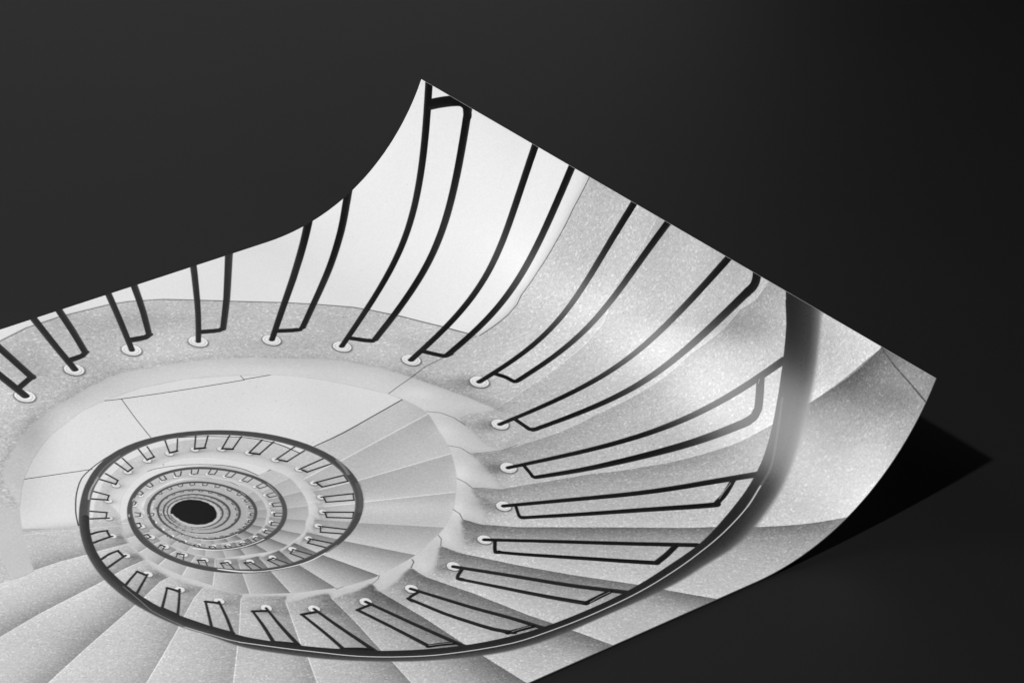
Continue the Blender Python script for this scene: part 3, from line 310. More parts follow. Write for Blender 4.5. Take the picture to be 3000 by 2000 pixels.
L 0.72 0.72 0.12 0.6 0.3 | 846.3,491.4 840.7,492.7 835.1,493.9 829.5,495.1 825,496.1 820.5,497.2 816.1,498 811.9,498.6 807.8,498.9 803.8,499.3
L 0.64 0.64 0.12 0.6 0.3 | 700.3,491.4 713.3,493.8 714.5,491.3 715.7,488.8 716.7,487.1 717.6,485.3 718.6,483.5 718.6,479.7 719.1,475.9 720.4,473 722.6,470.5 724.8,468.3 727.1,466.4 729.5,465 731.9,464 734.3,463.2 736.5,462.5 738.6,461.8 740.8,461.3 743.2,460.7 745.7,460.2 748.1,460 751.1,459.9 754,459.9 756.8,460.4 762.3,462.4 767.5,464.8 772.6,467.6 777.6,471 782.2,474.8 786.6,478.9 788.2,480.5 789.6,482.3 790.9,484.2 792.3,486.2 793.5,488.3 794.6,490.6 795.5,493.5 796.3,496.7 797.2,499.8
R -1 |
B -0.3 | 725.9,498.1 1.2,0 0,1
B -0.3 | 727.1,485 1.2,0 0,1
B -0.3 | 735.2,478.9 1.2,0 0,1
B -0.3 | 743.1,475.9 1.2,0 0,1
B -0.3 | 751.8,474.6 1.2,0 0,1
B -0.3 | 759.8,475.3 1.2,0 0,1
B -0.3 | 767.8,478.1 1.2,0 0,1
B -0.3 | 774.9,483.2 1.2,0 0,1
B -0.3 | 781.2,490.5 1.2,0 0,1
B -0.3 | 786,499.2 1.2,0 0,1
B -0.3 | 788.8,508.9 1.2,0 0,1
B -0.3 | 789.2,519 1.2,0 0,1
B -0.3 | 787.6,528.2 1.2,0 0,1
B -0.3 | 784.1,537 1.2,0 0,1
B -0.3 | 778.7,544.2 1.2,0 0,1
B -0.3 | 772.1,549.4 1.2,0 0,1
B -0.3 | 764.2,552.6 1.2,0 0,1
B -0.3 | 755.6,553.4 1.2,0 0,1
B -0.3 | 747.9,551.4 1.2,0 0,1
B -0.3 | 741,547.6 1.2,0 0,1
B -0.3 | 734.7,541.8 1.2,0 0,1
B -0.3 | 729.9,534.3 1.2,0 0,1
B -0.3 | 726.8,525.2 1.2,0 0,1
B -0.3 | 725.8,516 1.2,0 0,1
B -0.3 | 725.8,506.8 1.2,0 0,1
H 0.3 0.38 0.5 0 | 723.4,500.6 723.9,498.9 724.4,497.2 725,495.5 725.7,493.7 726.5,492 727.5,490.2 728.5,488.4 729.7,486.7 731,484.9 732.5,483.2 734.1,481.5 735.9,479.8 737.9,478.3 740,476.9 742.3,475.6 744.7,474.5 747.3,473.6 750,473 752.8,472.7 755.7,472.6 758.6,472.8 761.4,473.3 764.3,474 767,475.1 769.7,476.4 772.3,477.9 774.7,479.7 777,481.8 779.1,484 781,486.3 782.8,488.8 784.5,491.4 786,494.2 787.4,497 788.6,499.9 789.6,503 790.4,506.1 791.1,509.3 791.5,512.6 791.7,516 791.7,519.4 791.4,522.8 790.8,526.2 789.9,529.6 788.7,532.9 787.2,536.1 785.4,539.2 783.2,542 780.8,544.5 778.1,546.8 775.2,548.8 772.1,550.5 768.9,551.8 765.5,552.8 762.1,553.4 758.7,553.6 755.3,553.4 752,552.8 748.8,551.8 745.8,550.5 743,548.8 740.4,546.9 738.2,544.7 736.2,542.3 734.5,539.9 733.1,537.5 731.9,535.1 731,532.9 730.1,530.7 729.5,528.6 728.9,526.7 728.4,524.9 728,523.2 727.7,521.5 727.4,519.9 727.1,518.4 726.9,517 726.7,515.6 726.5,514.1 726.4,512.8 726.3,511.4 726.3,510 726.3,508.6 726.4,507.2 726.5,505.9 726.7,504.5 727,503.1 727.3,501.7 727.7,500.2 | 1.0 1.0 1.0 1.0 1.0 1.1 1.1 1.1 1.1 1.1 1.1 1.1 1.1 1.1 1.1 1.0 1.0 1.0 1.0 1.0 1.0 1.1 1.1 1.2 1.2 1.2 1.2 1.3 1.3 1.3 1.3 1.3 1.3 1.4 1.4 1.5 1.5 1.6 1.6 1.6 1.6 1.6 1.5 1.5 1.4 1.3 1.3 1.2 1.2 1.2 1.3 1.3 1.3 1.3 1.4 1.3 1.3 1.2 1.1 1.0 0.9 0.7 0.5 0.4 0.2 0.2 0.1 0.1 0.1 0.1 0.2 0.2 0.3 0.3 0.4 0.4 0.5 0.5 0.6 0.6 0.7 0.7 0.7 0.7 0.7 0.7 0.7 0.7 0.8 0.8
F 0.02 0 9 0.5 | 733.8,494.7 738.6,488.6 747.4,483.5 756.8,482.7 764.8,485.7 772.8,493.7 777.7,505.1 778.3,517.2 775,528.3 769.4,536.6 762,540.7 752.1,540.9 743.4,536 737.4,528.1 733.9,517.8 733.1,507.7 733.4,500.6 731.5,498.8
M 4
F 0.7 0.5 4 0.5 | 721.5,498.6 723.1,495.7 724.9,493 725,492.8 725.1,492.6 725.2,492.4 725.3,492.2 725.7,489.2 724.6,483.8 725.6,480.5 727.6,478.6 729.7,477.2 731.7,475.9 733.7,474.8 735.7,473.8 737.4,473.1 739,472.4 740.6,471.9 742.1,471.4 744.8,470.7 747.5,470.1 750,469.6 752.5,469.3 755.4,469.1 758.2,469.1 761,469.3 763.5,469.8 766.9,470.9 770.2,472.3 773.3,474 776.2,476.1 779.3,478.8 782.3,481.9 785,485.3 787.6,488.8 789.3,491.6 790.9,494.5 792.4,497.6 793.6,500.7 794.5,503.4 795.2,506.1 795.8,508.9 796.2,511.9 796.3,513.9 796.3,516 796.2,518.3 796.1,520.6 795.9,522.8 795.6,524.9 795.2,527.1 794.8,529.3 794.3,531.1 793.8,532.9 793.3,534.7 792.6,536.5 791.8,538.4 790.9,540.2 789.9,542 788.9,543.7 788.1,544.8 787.2,545.9 786.3,546.9 785.4,547.9 784.3,549.4 783.1,550.8 781.9,552.2 780.7,553.3 778.8,554.7 776.9,555.9 774.9,557 773,557.9 770.7,558.8 768.4,559.7 766.2,560.2 764.2,560.5 759.9,560.2 755.7,559.4 751.3,558.2 746.8,556.6 739.6,553.1 736.9,551.1 736.4,550.7 736,550.2 735.5,549.8 735.1,549.3 734.5,548.5 733.8,547.6 733.2,546.8 732.5,545.8 731.3,544 730,542 728.8,539.9 727.7,537.6 726.8,535.6 726,533.3 725.3,531 724.6,528.6 724.1,526.9 723.7,525.1 723.4,523.1 723.3,521.1 723.2,519 723.1,516.9 722.9,514.7 722.7,512.4 722.7,510.8 722.8,509.1 723,507.4 723.4,505.6 724.3,503 725.4,500.5 190,247.5 155.1,340 135.5,436.9 131.6,535.7 143.7,633.9 171.4,728.8 213.9,818 270.2,899.3 338.8,970.5 417.9,1029.8 505.6,1075.6 599.4,1106.8 697,1122.5 795.9,1122.3 893.5,1106.3 987.2,1074.9 1074.7,1028.8 1153.7,969.2 1222,897.8 1278.1,816.4 1320.3,727 1347.7,631.9 1359.4,533.8 1355.3,435 1335.4,338.1 1300.2,245.7 1250.6,160.2 1187.9,83.7 1113.8,18.2 1030.2,-34.5 939.1,-73.1 843.1,-96.6 744.5,-104.4 646,-96.3 550,-72.5 459.1,-33.6 375.6,19.4 301.7,85.1 239.3,161.8 190,247.5
R 4 | 721.5,498.6 723.1,495.7 724.9,493 725,492.8 725.1,492.6 725.2,492.4 725.3,492.2 725.7,489.2 724.6,483.8 725.6,480.5 727.6,478.6 729.7,477.2 731.7,475.9 733.7,474.8 735.7,473.8 737.4,473.1 739,472.4 740.6,471.9 742.1,471.4 744.8,470.7 747.5,470.1 750,469.6 752.5,469.3 755.4,469.1 758.2,469.1 761,469.3 763.5,469.8 766.9,470.9 770.2,472.3 773.3,474 776.2,476.1 779.3,478.8 782.3,481.9 785,485.3 787.6,488.8 789.3,491.6 790.9,494.5 792.4,497.6 793.6,500.7 794.5,503.4 795.2,506.1 795.8,508.9 796.2,511.9 796.3,513.9 796.3,516 796.2,518.3 796.1,520.6 795.9,522.8 795.6,524.9 795.2,527.1 794.8,529.3 794.3,531.1 793.8,532.9 793.3,534.7 792.6,536.5 791.8,538.4 790.9,540.2 789.9,542 788.9,543.7 788.1,544.8 787.2,545.9 786.3,546.9 785.4,547.9 784.3,549.4 783.1,550.8 781.9,552.2 780.7,553.3 778.8,554.7 776.9,555.9 774.9,557 773,557.9 770.7,558.8 768.4,559.7 766.2,560.2 764.2,560.5 759.9,560.2 755.7,559.4 751.3,558.2 746.8,556.6 739.6,553.1 736.9,551.1 736.4,550.7 736,550.2 735.5,549.8 735.1,549.3 734.5,548.5 733.8,547.6 733.2,546.8 732.5,545.8 731.3,544 730,542 728.8,539.9 727.7,537.6 726.8,535.6 726,533.3 725.3,531 724.6,528.6 724.1,526.9 723.7,525.1 723.4,523.1 723.3,521.1 723.2,519 723.1,516.9 722.9,514.7 722.7,512.4 722.7,510.8 722.8,509.1 723,507.4 723.4,505.6 724.3,503 725.4,500.5 190,247.5 155.1,340 135.5,436.9 131.6,535.7 143.7,633.9 171.4,728.8 213.9,818 270.2,899.3 338.8,970.5 417.9,1029.8 505.6,1075.6 599.4,1106.8 697,1122.5 795.9,1122.3 893.5,1106.3 987.2,1074.9 1074.7,1028.8 1153.7,969.2 1222,897.8 1278.1,816.4 1320.3,727 1347.7,631.9 1359.4,533.8 1355.3,435 1335.4,338.1 1300.2,245.7 1250.6,160.2 1187.9,83.7 1113.8,18.2 1030.2,-34.5 939.1,-73.1 843.1,-96.6 744.5,-104.4 646,-96.3 550,-72.5 459.1,-33.6 375.6,19.4 301.7,85.1 239.3,161.8 190,247.5
F 0.78 0 4 0.9 | 723.2,499.4 724.7,496.7 726.3,494.2 726.5,494.1 726.6,493.9 726.7,493.7 726.8,493.5 727.1,490.7 726,485.6 727,482.5 728.9,480.8 730.8,479.5 732.7,478.3 734.6,477.2 736.4,476.3 737.9,475.6 739.4,475.1 740.9,474.5 742.3,474.1 744.8,473.4 747.3,472.9 749.7,472.4 752,472.1 754.7,472 757.4,472 759.9,472.2 762.2,472.6 765.4,473.6 768.4,474.9 771.3,476.6 774.1,478.5 776.9,481 779.7,483.9 782.3,487 784.6,490.3 786.3,492.9 787.7,495.6 789.1,498.4 790.2,501.4 791,503.8 791.7,506.3 792.3,509 792.7,511.8 792.8,513.6 792.8,515.6 792.7,517.8 792.5,519.9 792.3,521.9 792.1,523.9 791.7,525.9 791.3,528 790.9,529.6 790.5,531.3 789.9,533 789.3,534.6 788.6,536.4 787.7,538.1 786.8,539.8 785.8,541.4 785.1,542.4 784.3,543.4 783.5,544.3 782.6,545.3 781.6,546.6 780.4,548 779.3,549.2 778.2,550.3 776.5,551.6 774.7,552.7 772.9,553.7 771.1,554.5 768.9,555.4 766.8,556.2 764.7,556.7 762.9,557 758.9,556.7 755,556 750.9,554.8 746.7,553.3 740,550.1 737.5,548.2 737.1,547.8 736.6,547.4 736.2,547 735.8,546.5 735.2,545.8 734.6,545 734,544.2 733.4,543.3 732.3,541.6 731.1,539.8 730,537.8 728.9,535.7 728.1,533.8 727.4,531.7 726.7,529.5 726.1,527.3 725.6,525.7 725.2,524 725,522.2 724.8,520.3 724.8,518.4 724.6,516.4 724.5,514.4 724.3,512.2 724.3,510.7 724.4,509.2 724.6,507.6 725,505.9 725.8,503.5 726.8,501.2 724.2,502.8 722.6,513.5 723.1,523.7 725.7,534.4 730.4,543.8 737.4,551.7 736.8,551.6 736.7,551.5 746.3,557.4 744.7,557.2 749.6,559 755,560.2 754.1,560.6 755,560.8 761.6,560.9 764.6,560.5 763.1,561.5 769.8,559.8 773.9,557.9 772.7,559.5 778.4,556 782.2,552.6 781.6,554.3 786.8,548.6 789.3,545.1 789,546.8 791.3,543 793,539.5 794.5,535.1 794.8,536.5 795.6,534.2 796.4,530.7 797,526.2 797.2,523.5 797.6,524.2 798,524.6 797.9,523 798,519.2 797.8,514.6 797.7,512.3 797.9,511.9 798.6,512.8 797.8,507.8 796.5,502.9 794.5,497.1 794.6,497.4 792.4,492.6 790.5,489.4 787.4,484.8 784,480.9 778.8,476.1 772.3,471.8 765.6,469.1 758.3,467.7 754.2,467.6 749.6,468 743.1,469.1 738.9,470.1 732.9,472.3 727.6,475 723.5,477.9
S 0.05 3 -1 | 723.5,477.9 727.6,475 732.9,472.3 738.9,470.1 743.1,469.1 749.6,468 754.2,467.6 758.3,467.7 765.6,469.1 772.3,471.8 778.8,476.1 784,480.9 787.4,484.8 790.5,489.4 792.4,492.6 794.6,497.4 794.5,497.1 796.5,502.9 797.8,507.8 798.6,512.8 797.9,511.9 797.7,512.3 797.8,514.6 798,519.2 797.9,523 798,524.6 797.6,524.2 797.2,523.5 797,526.2 796.4,530.7 795.6,534.2 794.8,536.5 794.5,535.1 793,539.5 791.3,543 789,546.8 789.3,545.1 786.8,548.6 781.6,554.3 782.2,552.6 778.4,556 772.7,559.5 773.9,557.9 769.8,559.8 763.1,561.5 764.6,560.5 761.6,560.9 755,560.8 754.1,560.6 755,560.2 749.6,559 744.7,557.2 746.3,557.4 736.7,551.5 736.8,551.6 737.4,551.7 730.4,543.8 725.7,534.4 723.1,523.7 722.6,513.5 724.2,502.8
S 0.09 4 1 | 723.5,477.9 727.6,475 732.9,472.3 738.9,470.1 743.1,469.1 749.6,468 754.2,467.6 758.3,467.7 765.6,469.1 772.3,471.8 778.8,476.1 784,480.9 787.4,484.8 790.5,489.4 792.4,492.6 794.6,497.4 794.5,497.1 796.5,502.9 797.8,507.8 798.6,512.8 797.9,511.9 797.7,512.3 797.8,514.6 798,519.2 797.9,523 798,524.6 797.6,524.2 797.2,523.5 797,526.2 796.4,530.7 795.6,534.2 794.8,536.5 794.5,535.1 793,539.5 791.3,543 789,546.8 789.3,545.1 786.8,548.6 781.6,554.3 782.2,552.6 778.4,556 772.7,559.5 773.9,557.9 769.8,559.8 763.1,561.5 764.6,560.5 761.6,560.9 755,560.8 754.1,560.6 755,560.2 749.6,559 744.7,557.2 746.3,557.4 736.7,551.5 736.8,551.6 737.4,551.7 730.4,543.8 725.7,534.4 723.1,523.7 722.6,513.5 724.2,502.8
L 0.5 0.5 0.66 0.45 0.5 | 721.5,498.6 723.1,495.7 724.9,493 725,492.8 725.1,492.6 725.2,492.4 725.3,492.2 725.7,489.2 724.6,483.8 725.6,480.5 727.6,478.6 729.7,477.2 731.7,475.9 733.7,474.8 735.7,473.8 737.4,473.1 739,472.4 740.6,471.9 742.1,471.4 744.8,470.7 747.5,470.1 750,469.6 752.5,469.3 755.4,469.1 758.2,469.1 761,469.3 763.5,469.8 766.9,470.9 770.2,472.3 773.3,474 776.2,476.1 779.3,478.8 782.3,481.9 785,485.3 787.6,488.8 789.3,491.6 790.9,494.5 792.4,497.6 793.6,500.7 794.5,503.4 795.2,506.1 795.8,508.9 796.2,511.9 796.3,513.9 796.3,516 796.2,518.3 796.1,520.6 795.9,522.8 795.6,524.9 795.2,527.1 794.8,529.3 794.3,531.1 793.8,532.9 793.3,534.7 792.6,536.5 791.8,538.4 790.9,540.2 789.9,542 788.9,543.7 788.1,544.8 787.2,545.9 786.3,546.9 785.4,547.9 784.3,549.4 783.1,550.8 781.9,552.2 780.7,553.3 778.8,554.7 776.9,555.9 774.9,557 773,557.9 770.7,558.8 768.4,559.7 766.2,560.2 764.2,560.5 759.9,560.2 755.7,559.4 751.3,558.2 746.8,556.6 739.6,553.1 736.9,551.1 736.4,550.7 736,550.2 735.5,549.8 735.1,549.3 734.5,548.5 733.8,547.6 733.2,546.8 732.5,545.8 731.3,544 730,542 728.8,539.9 727.7,537.6 726.8,535.6 726,533.3 725.3,531 724.6,528.6 724.1,526.9 723.7,525.1 723.4,523.1 723.3,521.1 723.2,519 723.1,516.9 722.9,514.7 722.7,512.4 722.7,510.8 722.8,509.1 723,507.4 723.4,505.6 724.3,503 725.4,500.5
F 0.865 0.1 4 0.4 | 688.1,480.5 686,479.8 692.7,467.9 697.5,449.2 704.8,438.5 713.4,430.8 722.2,424.4 730.8,419.2 740.3,415.4 751.9,411.1 766.2,409.3 782.4,409.9 801.7,415 818.7,424.2 833.9,434.9 842.6,443.5 850.4,453.4 857.5,464.5 865.8,479.9 867.9,487.5 847.5,491.9 816.2,497 808.2,497.6 805.3,486 801.1,478 795.5,472.1 787.1,466.6 775,459.7 760.2,457.4 745.6,459.1 729.8,465.8 718.6,479.6 712.9,491 699.2,490.4 691.1,487.1
L 0.6 0.6 0.096 0.6 0.3 | 764,409.8 766.2,410.8 768.4,411.8 770.6,412.7 777.8,415.6 785.1,418.4 792.5,421.1 802.3,424.6 812.3,428 822.1,431.4 822.2,431.3 822.4,431.1 822.5,431.1 826.3,432.3 830.1,433.6 833.9,434.9
L 0.36 0.36 0.24 0.6 0.3 | 770.6,412.7 769.4,419.1 768.2,425.4 767.1,431.6 766.1,437.6 765.2,443.5 764.4,449.4
L 0.56 0.56 0.12 0.6 0.3 | 702.1,441.6 731,454.4
L 0.32 0.32 0.28 0.6 0.3 | 823.1,426.2 822.4,431.4
L 0.72 0.72 0.12 0.6 0.3 | 867.9,487.5 861,489 854.2,490.5 847.5,491.9 842,493.2 836.5,494.4 831.1,495.4 826.1,496.1 821.2,496.6 816.2,497
L 0.64 0.64 0.12 0.6 0.3 | 692.3,488.1 706.5,490.3 707.8,487.3 709.3,484.3 710.5,482.2 711.7,480 712.8,477.8 713,473.3 713.7,468.9 715.3,465.4 717.9,462.4 720.6,459.7 723.3,457.4 726.2,455.7 729.1,454.5 731.9,453.4 734.6,452.5 737.2,451.7 739.8,451 742.8,450.3 745.7,449.7 748.6,449.4 752.3,449.2 755.9,449.3 759.2,449.9 765.8,452.3 772.2,455.2 778.4,458.6 784.4,462.7 790,467.3 795.4,472.2 797.3,474.2 799,476.4 800.6,478.7 802.3,481.1 803.8,483.7 805.1,486.4 806.2,490 807.2,493.8 808.2,497.6
R -1 |
D 0.8 | 722.8,495.4 722.6,496 722.1,496.4 721.5,496.6 720.9,496.4 720.4,496 720.2,495.4 720.4,494.9 720.9,494.4 721.5,494.3 722.1,494.4 722.6,494.9
T 0.25 0.1 0.4 | 720.2,494.4 721.6,495.4 | 0.5 0.5
T 0.18 0.1 0.4 | 722.2,490.5 723.4,492.2 721.4,495.1 | 0.5 0.5 0.5
D 0.8 | 724.6,479.9 724.5,480.5 724,480.9 723.4,481.1 722.7,480.9 722.3,480.5 722.1,479.9 722.3,479.3 722.7,478.9 723.4,478.8 724,478.9 724.5,479.3
T 0.25 0.1 0.4 | 723.9,481.6 723.5,479.4 | 0.5 0.5
T 0.18 0.1 0.4 | 727.3,478.3 726.3,477.2 723.5,479.5 | 0.5 0.5 0.5
D 0.8 | 734.3,472.4 734.1,472.9 733.6,473.3 733,473.5 732.4,473.3 731.9,472.9 731.7,472.4 731.9,471.8 732.4,471.4 733,471.2 733.6,471.4 734.1,471.8
T 0.25 0.1 0.4 | 732.9,472.9 733.7,472.1 | 0.5 0.5
T 0.18 0.1 0.4 | 736.4,471.1 736.1,471.3 733.3,472.3 | 0.5 0.5 0.5
D 0.8 | 743.9,468.6 743.7,469.1 743.3,469.5 742.6,469.7 742,469.5 741.5,469.1 741.4,468.6 741.5,468 742,467.6 742.6,467.4 743.3,467.6 743.7,468
T 0.25 0.1 0.4 | 742.6,467.5 742.9,468.5 | 0.5 0.5
T 0.18 0.1 0.4 | 746.1,466.5 745.8,467.9 742.9,468.5 | 0.5 0.5 0.5
D 0.8 | 754.4,466.8 754.3,467.4 753.8,467.8 753.2,468 752.5,467.8 752.1,467.4 751.9,466.8 752.1,466.2 752.5,465.8 753.2,465.7 753.8,465.8 754.3,466.2
T 0.25 0.1 0.4 | 753.5,464.8 753.4,466.8 | 0.5 0.5
T 0.18 0.1 0.4 | 756.8,464.8 756.7,466.7 753.7,466.7 | 0.5 0.5 0.5
D 0.8 | 764.2,467.6 764,468.2 763.6,468.6 763,468.8 762.3,468.6 761.9,468.2 761.7,467.6 761.9,467.1 762.3,466.7 763,466.5 763.6,466.7 764,467.1
T 0.25 0.1 0.4 | 763.8,465.2 763.2,467.6 | 0.5 0.5
T 0.18 0.1 0.4 | 768,466.5 766.2,468.3 763.7,467.7 | 0.5 0.5 0.5
D 0.8 | 773.9,471.1 773.8,471.7 773.3,472.1 772.7,472.2 772,472.1 771.6,471.7 771.4,471.1 771.6,470.5 772,470.1 772.7,470 773.3,470.1 773.8,470.5
T 0.25 0.1 0.4 | 774.1,468.7 772.7,471 | 0.5 0.5
T 0.18 0.1 0.4 | 777.8,470.9 776.2,472.9 772.9,471.1 | 0.5 0.5 0.5
D 0.8 | 782.6,477.3 782.4,477.9 782,478.3 781.4,478.4 780.7,478.3 780.3,477.9 780.1,477.3 780.3,476.7 780.7,476.3 781.4,476.2 782,476.3 782.4,476.7
T 0.25 0.1 0.4 | 783.8,475.5 781.5,477.4 | 0.5 0.5
T 0.18 0.1 0.4 | 786.8,478.6 784.6,480.3 781.9,477.6 | 0.5 0.5 0.5
D 0.8 | 790.3,486.2 790.1,486.8 789.6,487.2 789,487.3 788.4,487.2 787.9,486.8 787.7,486.2 787.9,485.6 788.4,485.2 789,485.1 789.6,485.2 790.1,485.6
T 0.25 0.1 0.4 | 791.5,484.8 789.1,486.2 | 0.5 0.5
T 0.18 0.1 0.4 | 793.8,488.4 791.5,489.7 789.4,486.6 | 0.5 0.5 0.5
D 0.8 | 796.2,496.9 796,497.4 795.6,497.9 794.9,498 794.3,497.9 793.8,497.4 793.7,496.9 793.8,496.3 794.3,495.9 794.9,495.7 795.6,495.9 796,496.3
T 0.25 0.1 0.4 | 797.5,495.6 795,496.9 | 0.5 0.5
T 0.18 0.1 0.4 | 798.9,499.8 796.8,501 795.5,497.8 | 0.5 0.5 0.5
D 0.8 | 799.6,508.6 799.4,509.2 799,509.6 798.3,509.8 797.7,509.6 797.3,509.2 797.1,508.6 797.3,508 797.7,507.6 798.3,507.5 799,507.6 799.4,508
T 0.25 0.1 0.4 | 801.2,508 798.4,508.7 | 0.5 0.5
T 0.18 0.1 0.4 | 802,512.5 799.1,512.2 798.7,509.6 | 0.5 0.5 0.5
D 0.8 | 799.9,521 799.7,521.5 799.3,522 798.6,522.1 798,522 797.6,521.5 797.4,521 797.6,520.4 798,520 798.6,519.8 799.3,520 799.7,520.4
T 0.25 0.1 0.4 | 802.1,521.4 798.7,520.9 | 0.5 0.5
T 0.18 0.1 0.4 | 802.1,521.4 801.7,525.5 798.8,525.2 798.9,521.5 | 0.5 0.5 0.5 0.5
D 0.8 | 797.9,532.2 797.7,532.7 797.2,533.1 796.6,533.3 796,533.1 795.5,532.7 795.3,532.2 795.5,531.6 796,531.2 796.6,531 797.2,531.2 797.7,531.6
T 0.25 0.1 0.4 | 799.8,533.8 796.7,532.1 | 0.5 0.5
T 0.18 0.1 0.4 | 799.7,533.8 798.2,537.8 795.7,536.3 796.8,532.7 | 0.5 0.5 0.5 0.5
D 0.8 | 793.5,542.7 793.4,543.2 792.9,543.6 792.3,543.8 791.6,543.6 791.2,543.2 791,542.7 791.2,542.1 791.6,541.7 792.3,541.5 792.9,541.7 793.4,542.1
T 0.25 0.1 0.4 | 794.4,544.9 792.2,542.9 | 0.5 0.5
T 0.18 0.1 0.4 | 794.3,544.8 792,547.9 790.4,546.5 792.2,543.2 | 0.5 0.5 0.5 0.5
D 0.8 | 786.9,551.3 786.7,551.9 786.2,552.3 785.6,552.4 785,552.3 784.5,551.9 784.3,551.3 784.5,550.7 785,550.3 785.6,550.2 786.2,550.3 786.7,550.7
T 0.25 0.1 0.4 | 786.8,553.4 785.5,551.5 | 0.5 0.5
T 0.18 0.1 0.4 | 784.4,555.3 782.8,554.6 785.5,551.7 | 0.5 0.5 0.5
D 0.8 | 778.9,557.6 778.7,558.1 778.2,558.6 777.6,558.7 777,558.6 776.5,558.1 776.4,557.6 776.5,557 777,556.6 777.6,556.4 778.2,556.6 778.7,557
T 0.25 0.1 0.4 | 778.4,559 777.6,557.7 | 0.5 0.5
T 0.18 0.1 0.4 | 775.3,560.6 774.9,559.5 777.4,557.9 | 0.5 0.5 0.5
D 0.8 | 769.3,561.3 769.1,561.9 768.6,562.3 768,562.5 767.4,562.3 766.9,561.9 766.7,561.3 766.9,560.8 767.4,560.3 768,560.2 768.6,560.3 769.1,560.8
T 0.25 0.1 0.4 | 769.1,562.5 768,561.4 | 0.5 0.5
T 0.18 0.1 0.4 | 765.4,563.3 765.1,562.4 767.8,561.5 | 0.5 0.5 0.5
D 0.8 | 758.9,562.2 758.8,562.7 758.3,563.2 757.7,563.3 757.1,563.2 756.6,562.7 756.4,562.2 756.6,561.6 757.1,561.2 757.7,561 758.3,561.2 758.8,561.6
T 0.25 0.1 0.4 | 759.2,563.4 757.6,562.2 | 0.5 0.5
T 0.18 0.1 0.4 | 755.6,563.3 754.9,562.2 757.7,562.3 | 0.5 0.5 0.5
D 0.8 | 749.6,559.8 749.5,560.3 749,560.8 748.4,560.9 747.8,560.8 747.3,560.3 747.1,559.8 747.3,559.2 747.8,558.8 748.4,558.6 749,558.8 749.5,559.2
T 0.25 0.1 0.4 | 749,561.2 748.2,559.8 | 0.5 0.5
T 0.18 0.1 0.4 | 745.7,560.1 745.8,558.9 748.1,559.8 | 0.5 0.5 0.5
D 0.8 | 741.3,555.1 741.1,555.7 740.7,556.1 740,556.2 739.4,556.1 739,555.7 738.8,555.1 739,554.5 739.4,554.1 740,554 740.7,554.1 741.1,554.5
T 0.25 0.1 0.4 | 740.1,556.3 740,555.2 | 0.5 0.5
T 0.18 0.1 0.4 | 737,554.3 737.3,553.5 740,555.1 | 0.5 0.5 0.5
D 0.8 | 733.8,548.1 733.6,548.7 733.2,549.1 732.5,549.2 731.9,549.1 731.5,548.7 731.3,548.1 731.5,547.5 731.9,547.1 732.5,547 733.2,547.1 733.6,547.5
T 0.25 0.1 0.4 | 732.4,548.8 732.6,548.2 | 0.5 0.5
T 0.18 0.1 0.4 | 730.1,546.5 730.2,545.7 732.5,548.1 | 0.5 0.5 0.5
D 0.8 | 728.1,539.1 728,539.6 727.5,540 726.9,540.2 726.2,540 725.8,539.6 725.6,539.1 725.8,538.5 726.2,538.1 726.9,537.9 727.5,538.1 728,538.5
T 0.25 0.1 0.4 | 726.5,539.4 726.9,539.1 | 0.5 0.5
T 0.18 0.1 0.4 | 724.7,536.3 725.3,536 726.9,539 | 0.5 0.5 0.5
D 0.8 | 724.5,528.1 724.3,528.7 723.9,529.1 723.2,529.3 722.6,529.1 722.1,528.7 722,528.1 722.1,527.6 722.6,527.1 723.2,527 723.9,527.1 724.3,527.6
T 0.25 0.1 0.4 | 722.7,528.4 723.1,528 | 0.5 0.5
T 0.18 0.1 0.4 | 721.8,525.7 722.4,525.4 723.2,528.1 | 0.5 0.5 0.5
D 0.8 | 723.3,517.2 723.1,517.7 722.7,518.1 722,518.3 721.4,518.1 720.9,517.7 720.8,517.2 720.9,516.6 721.4,516.2 722,516 722.7,516.2 723.1,516.6
T 0.25 0.1 0.4 | 721.3,516.7 721.9,517 | 0.5 0.5
T 0.18 0.1 0.4 | 720.9,513.1 721.7,514.3 721.9,516.9 | 0.5 0.5 0.5
D 0.8 | 723.4,506.2 723.2,506.8 722.7,507.2 722.1,507.4 721.5,507.2 721,506.8 720.8,506.2 721,505.6 721.5,505.2 722.1,505.1 722.7,505.2 723.2,505.6
T 0.25 0.1 0.4 | 721.3,506.8 722,506.3 | 0.5 0.5
T 0.18 0.1 0.4 | 722.4,503 722.9,503.1 722.1,505.9 | 0.5 0.5 0.5
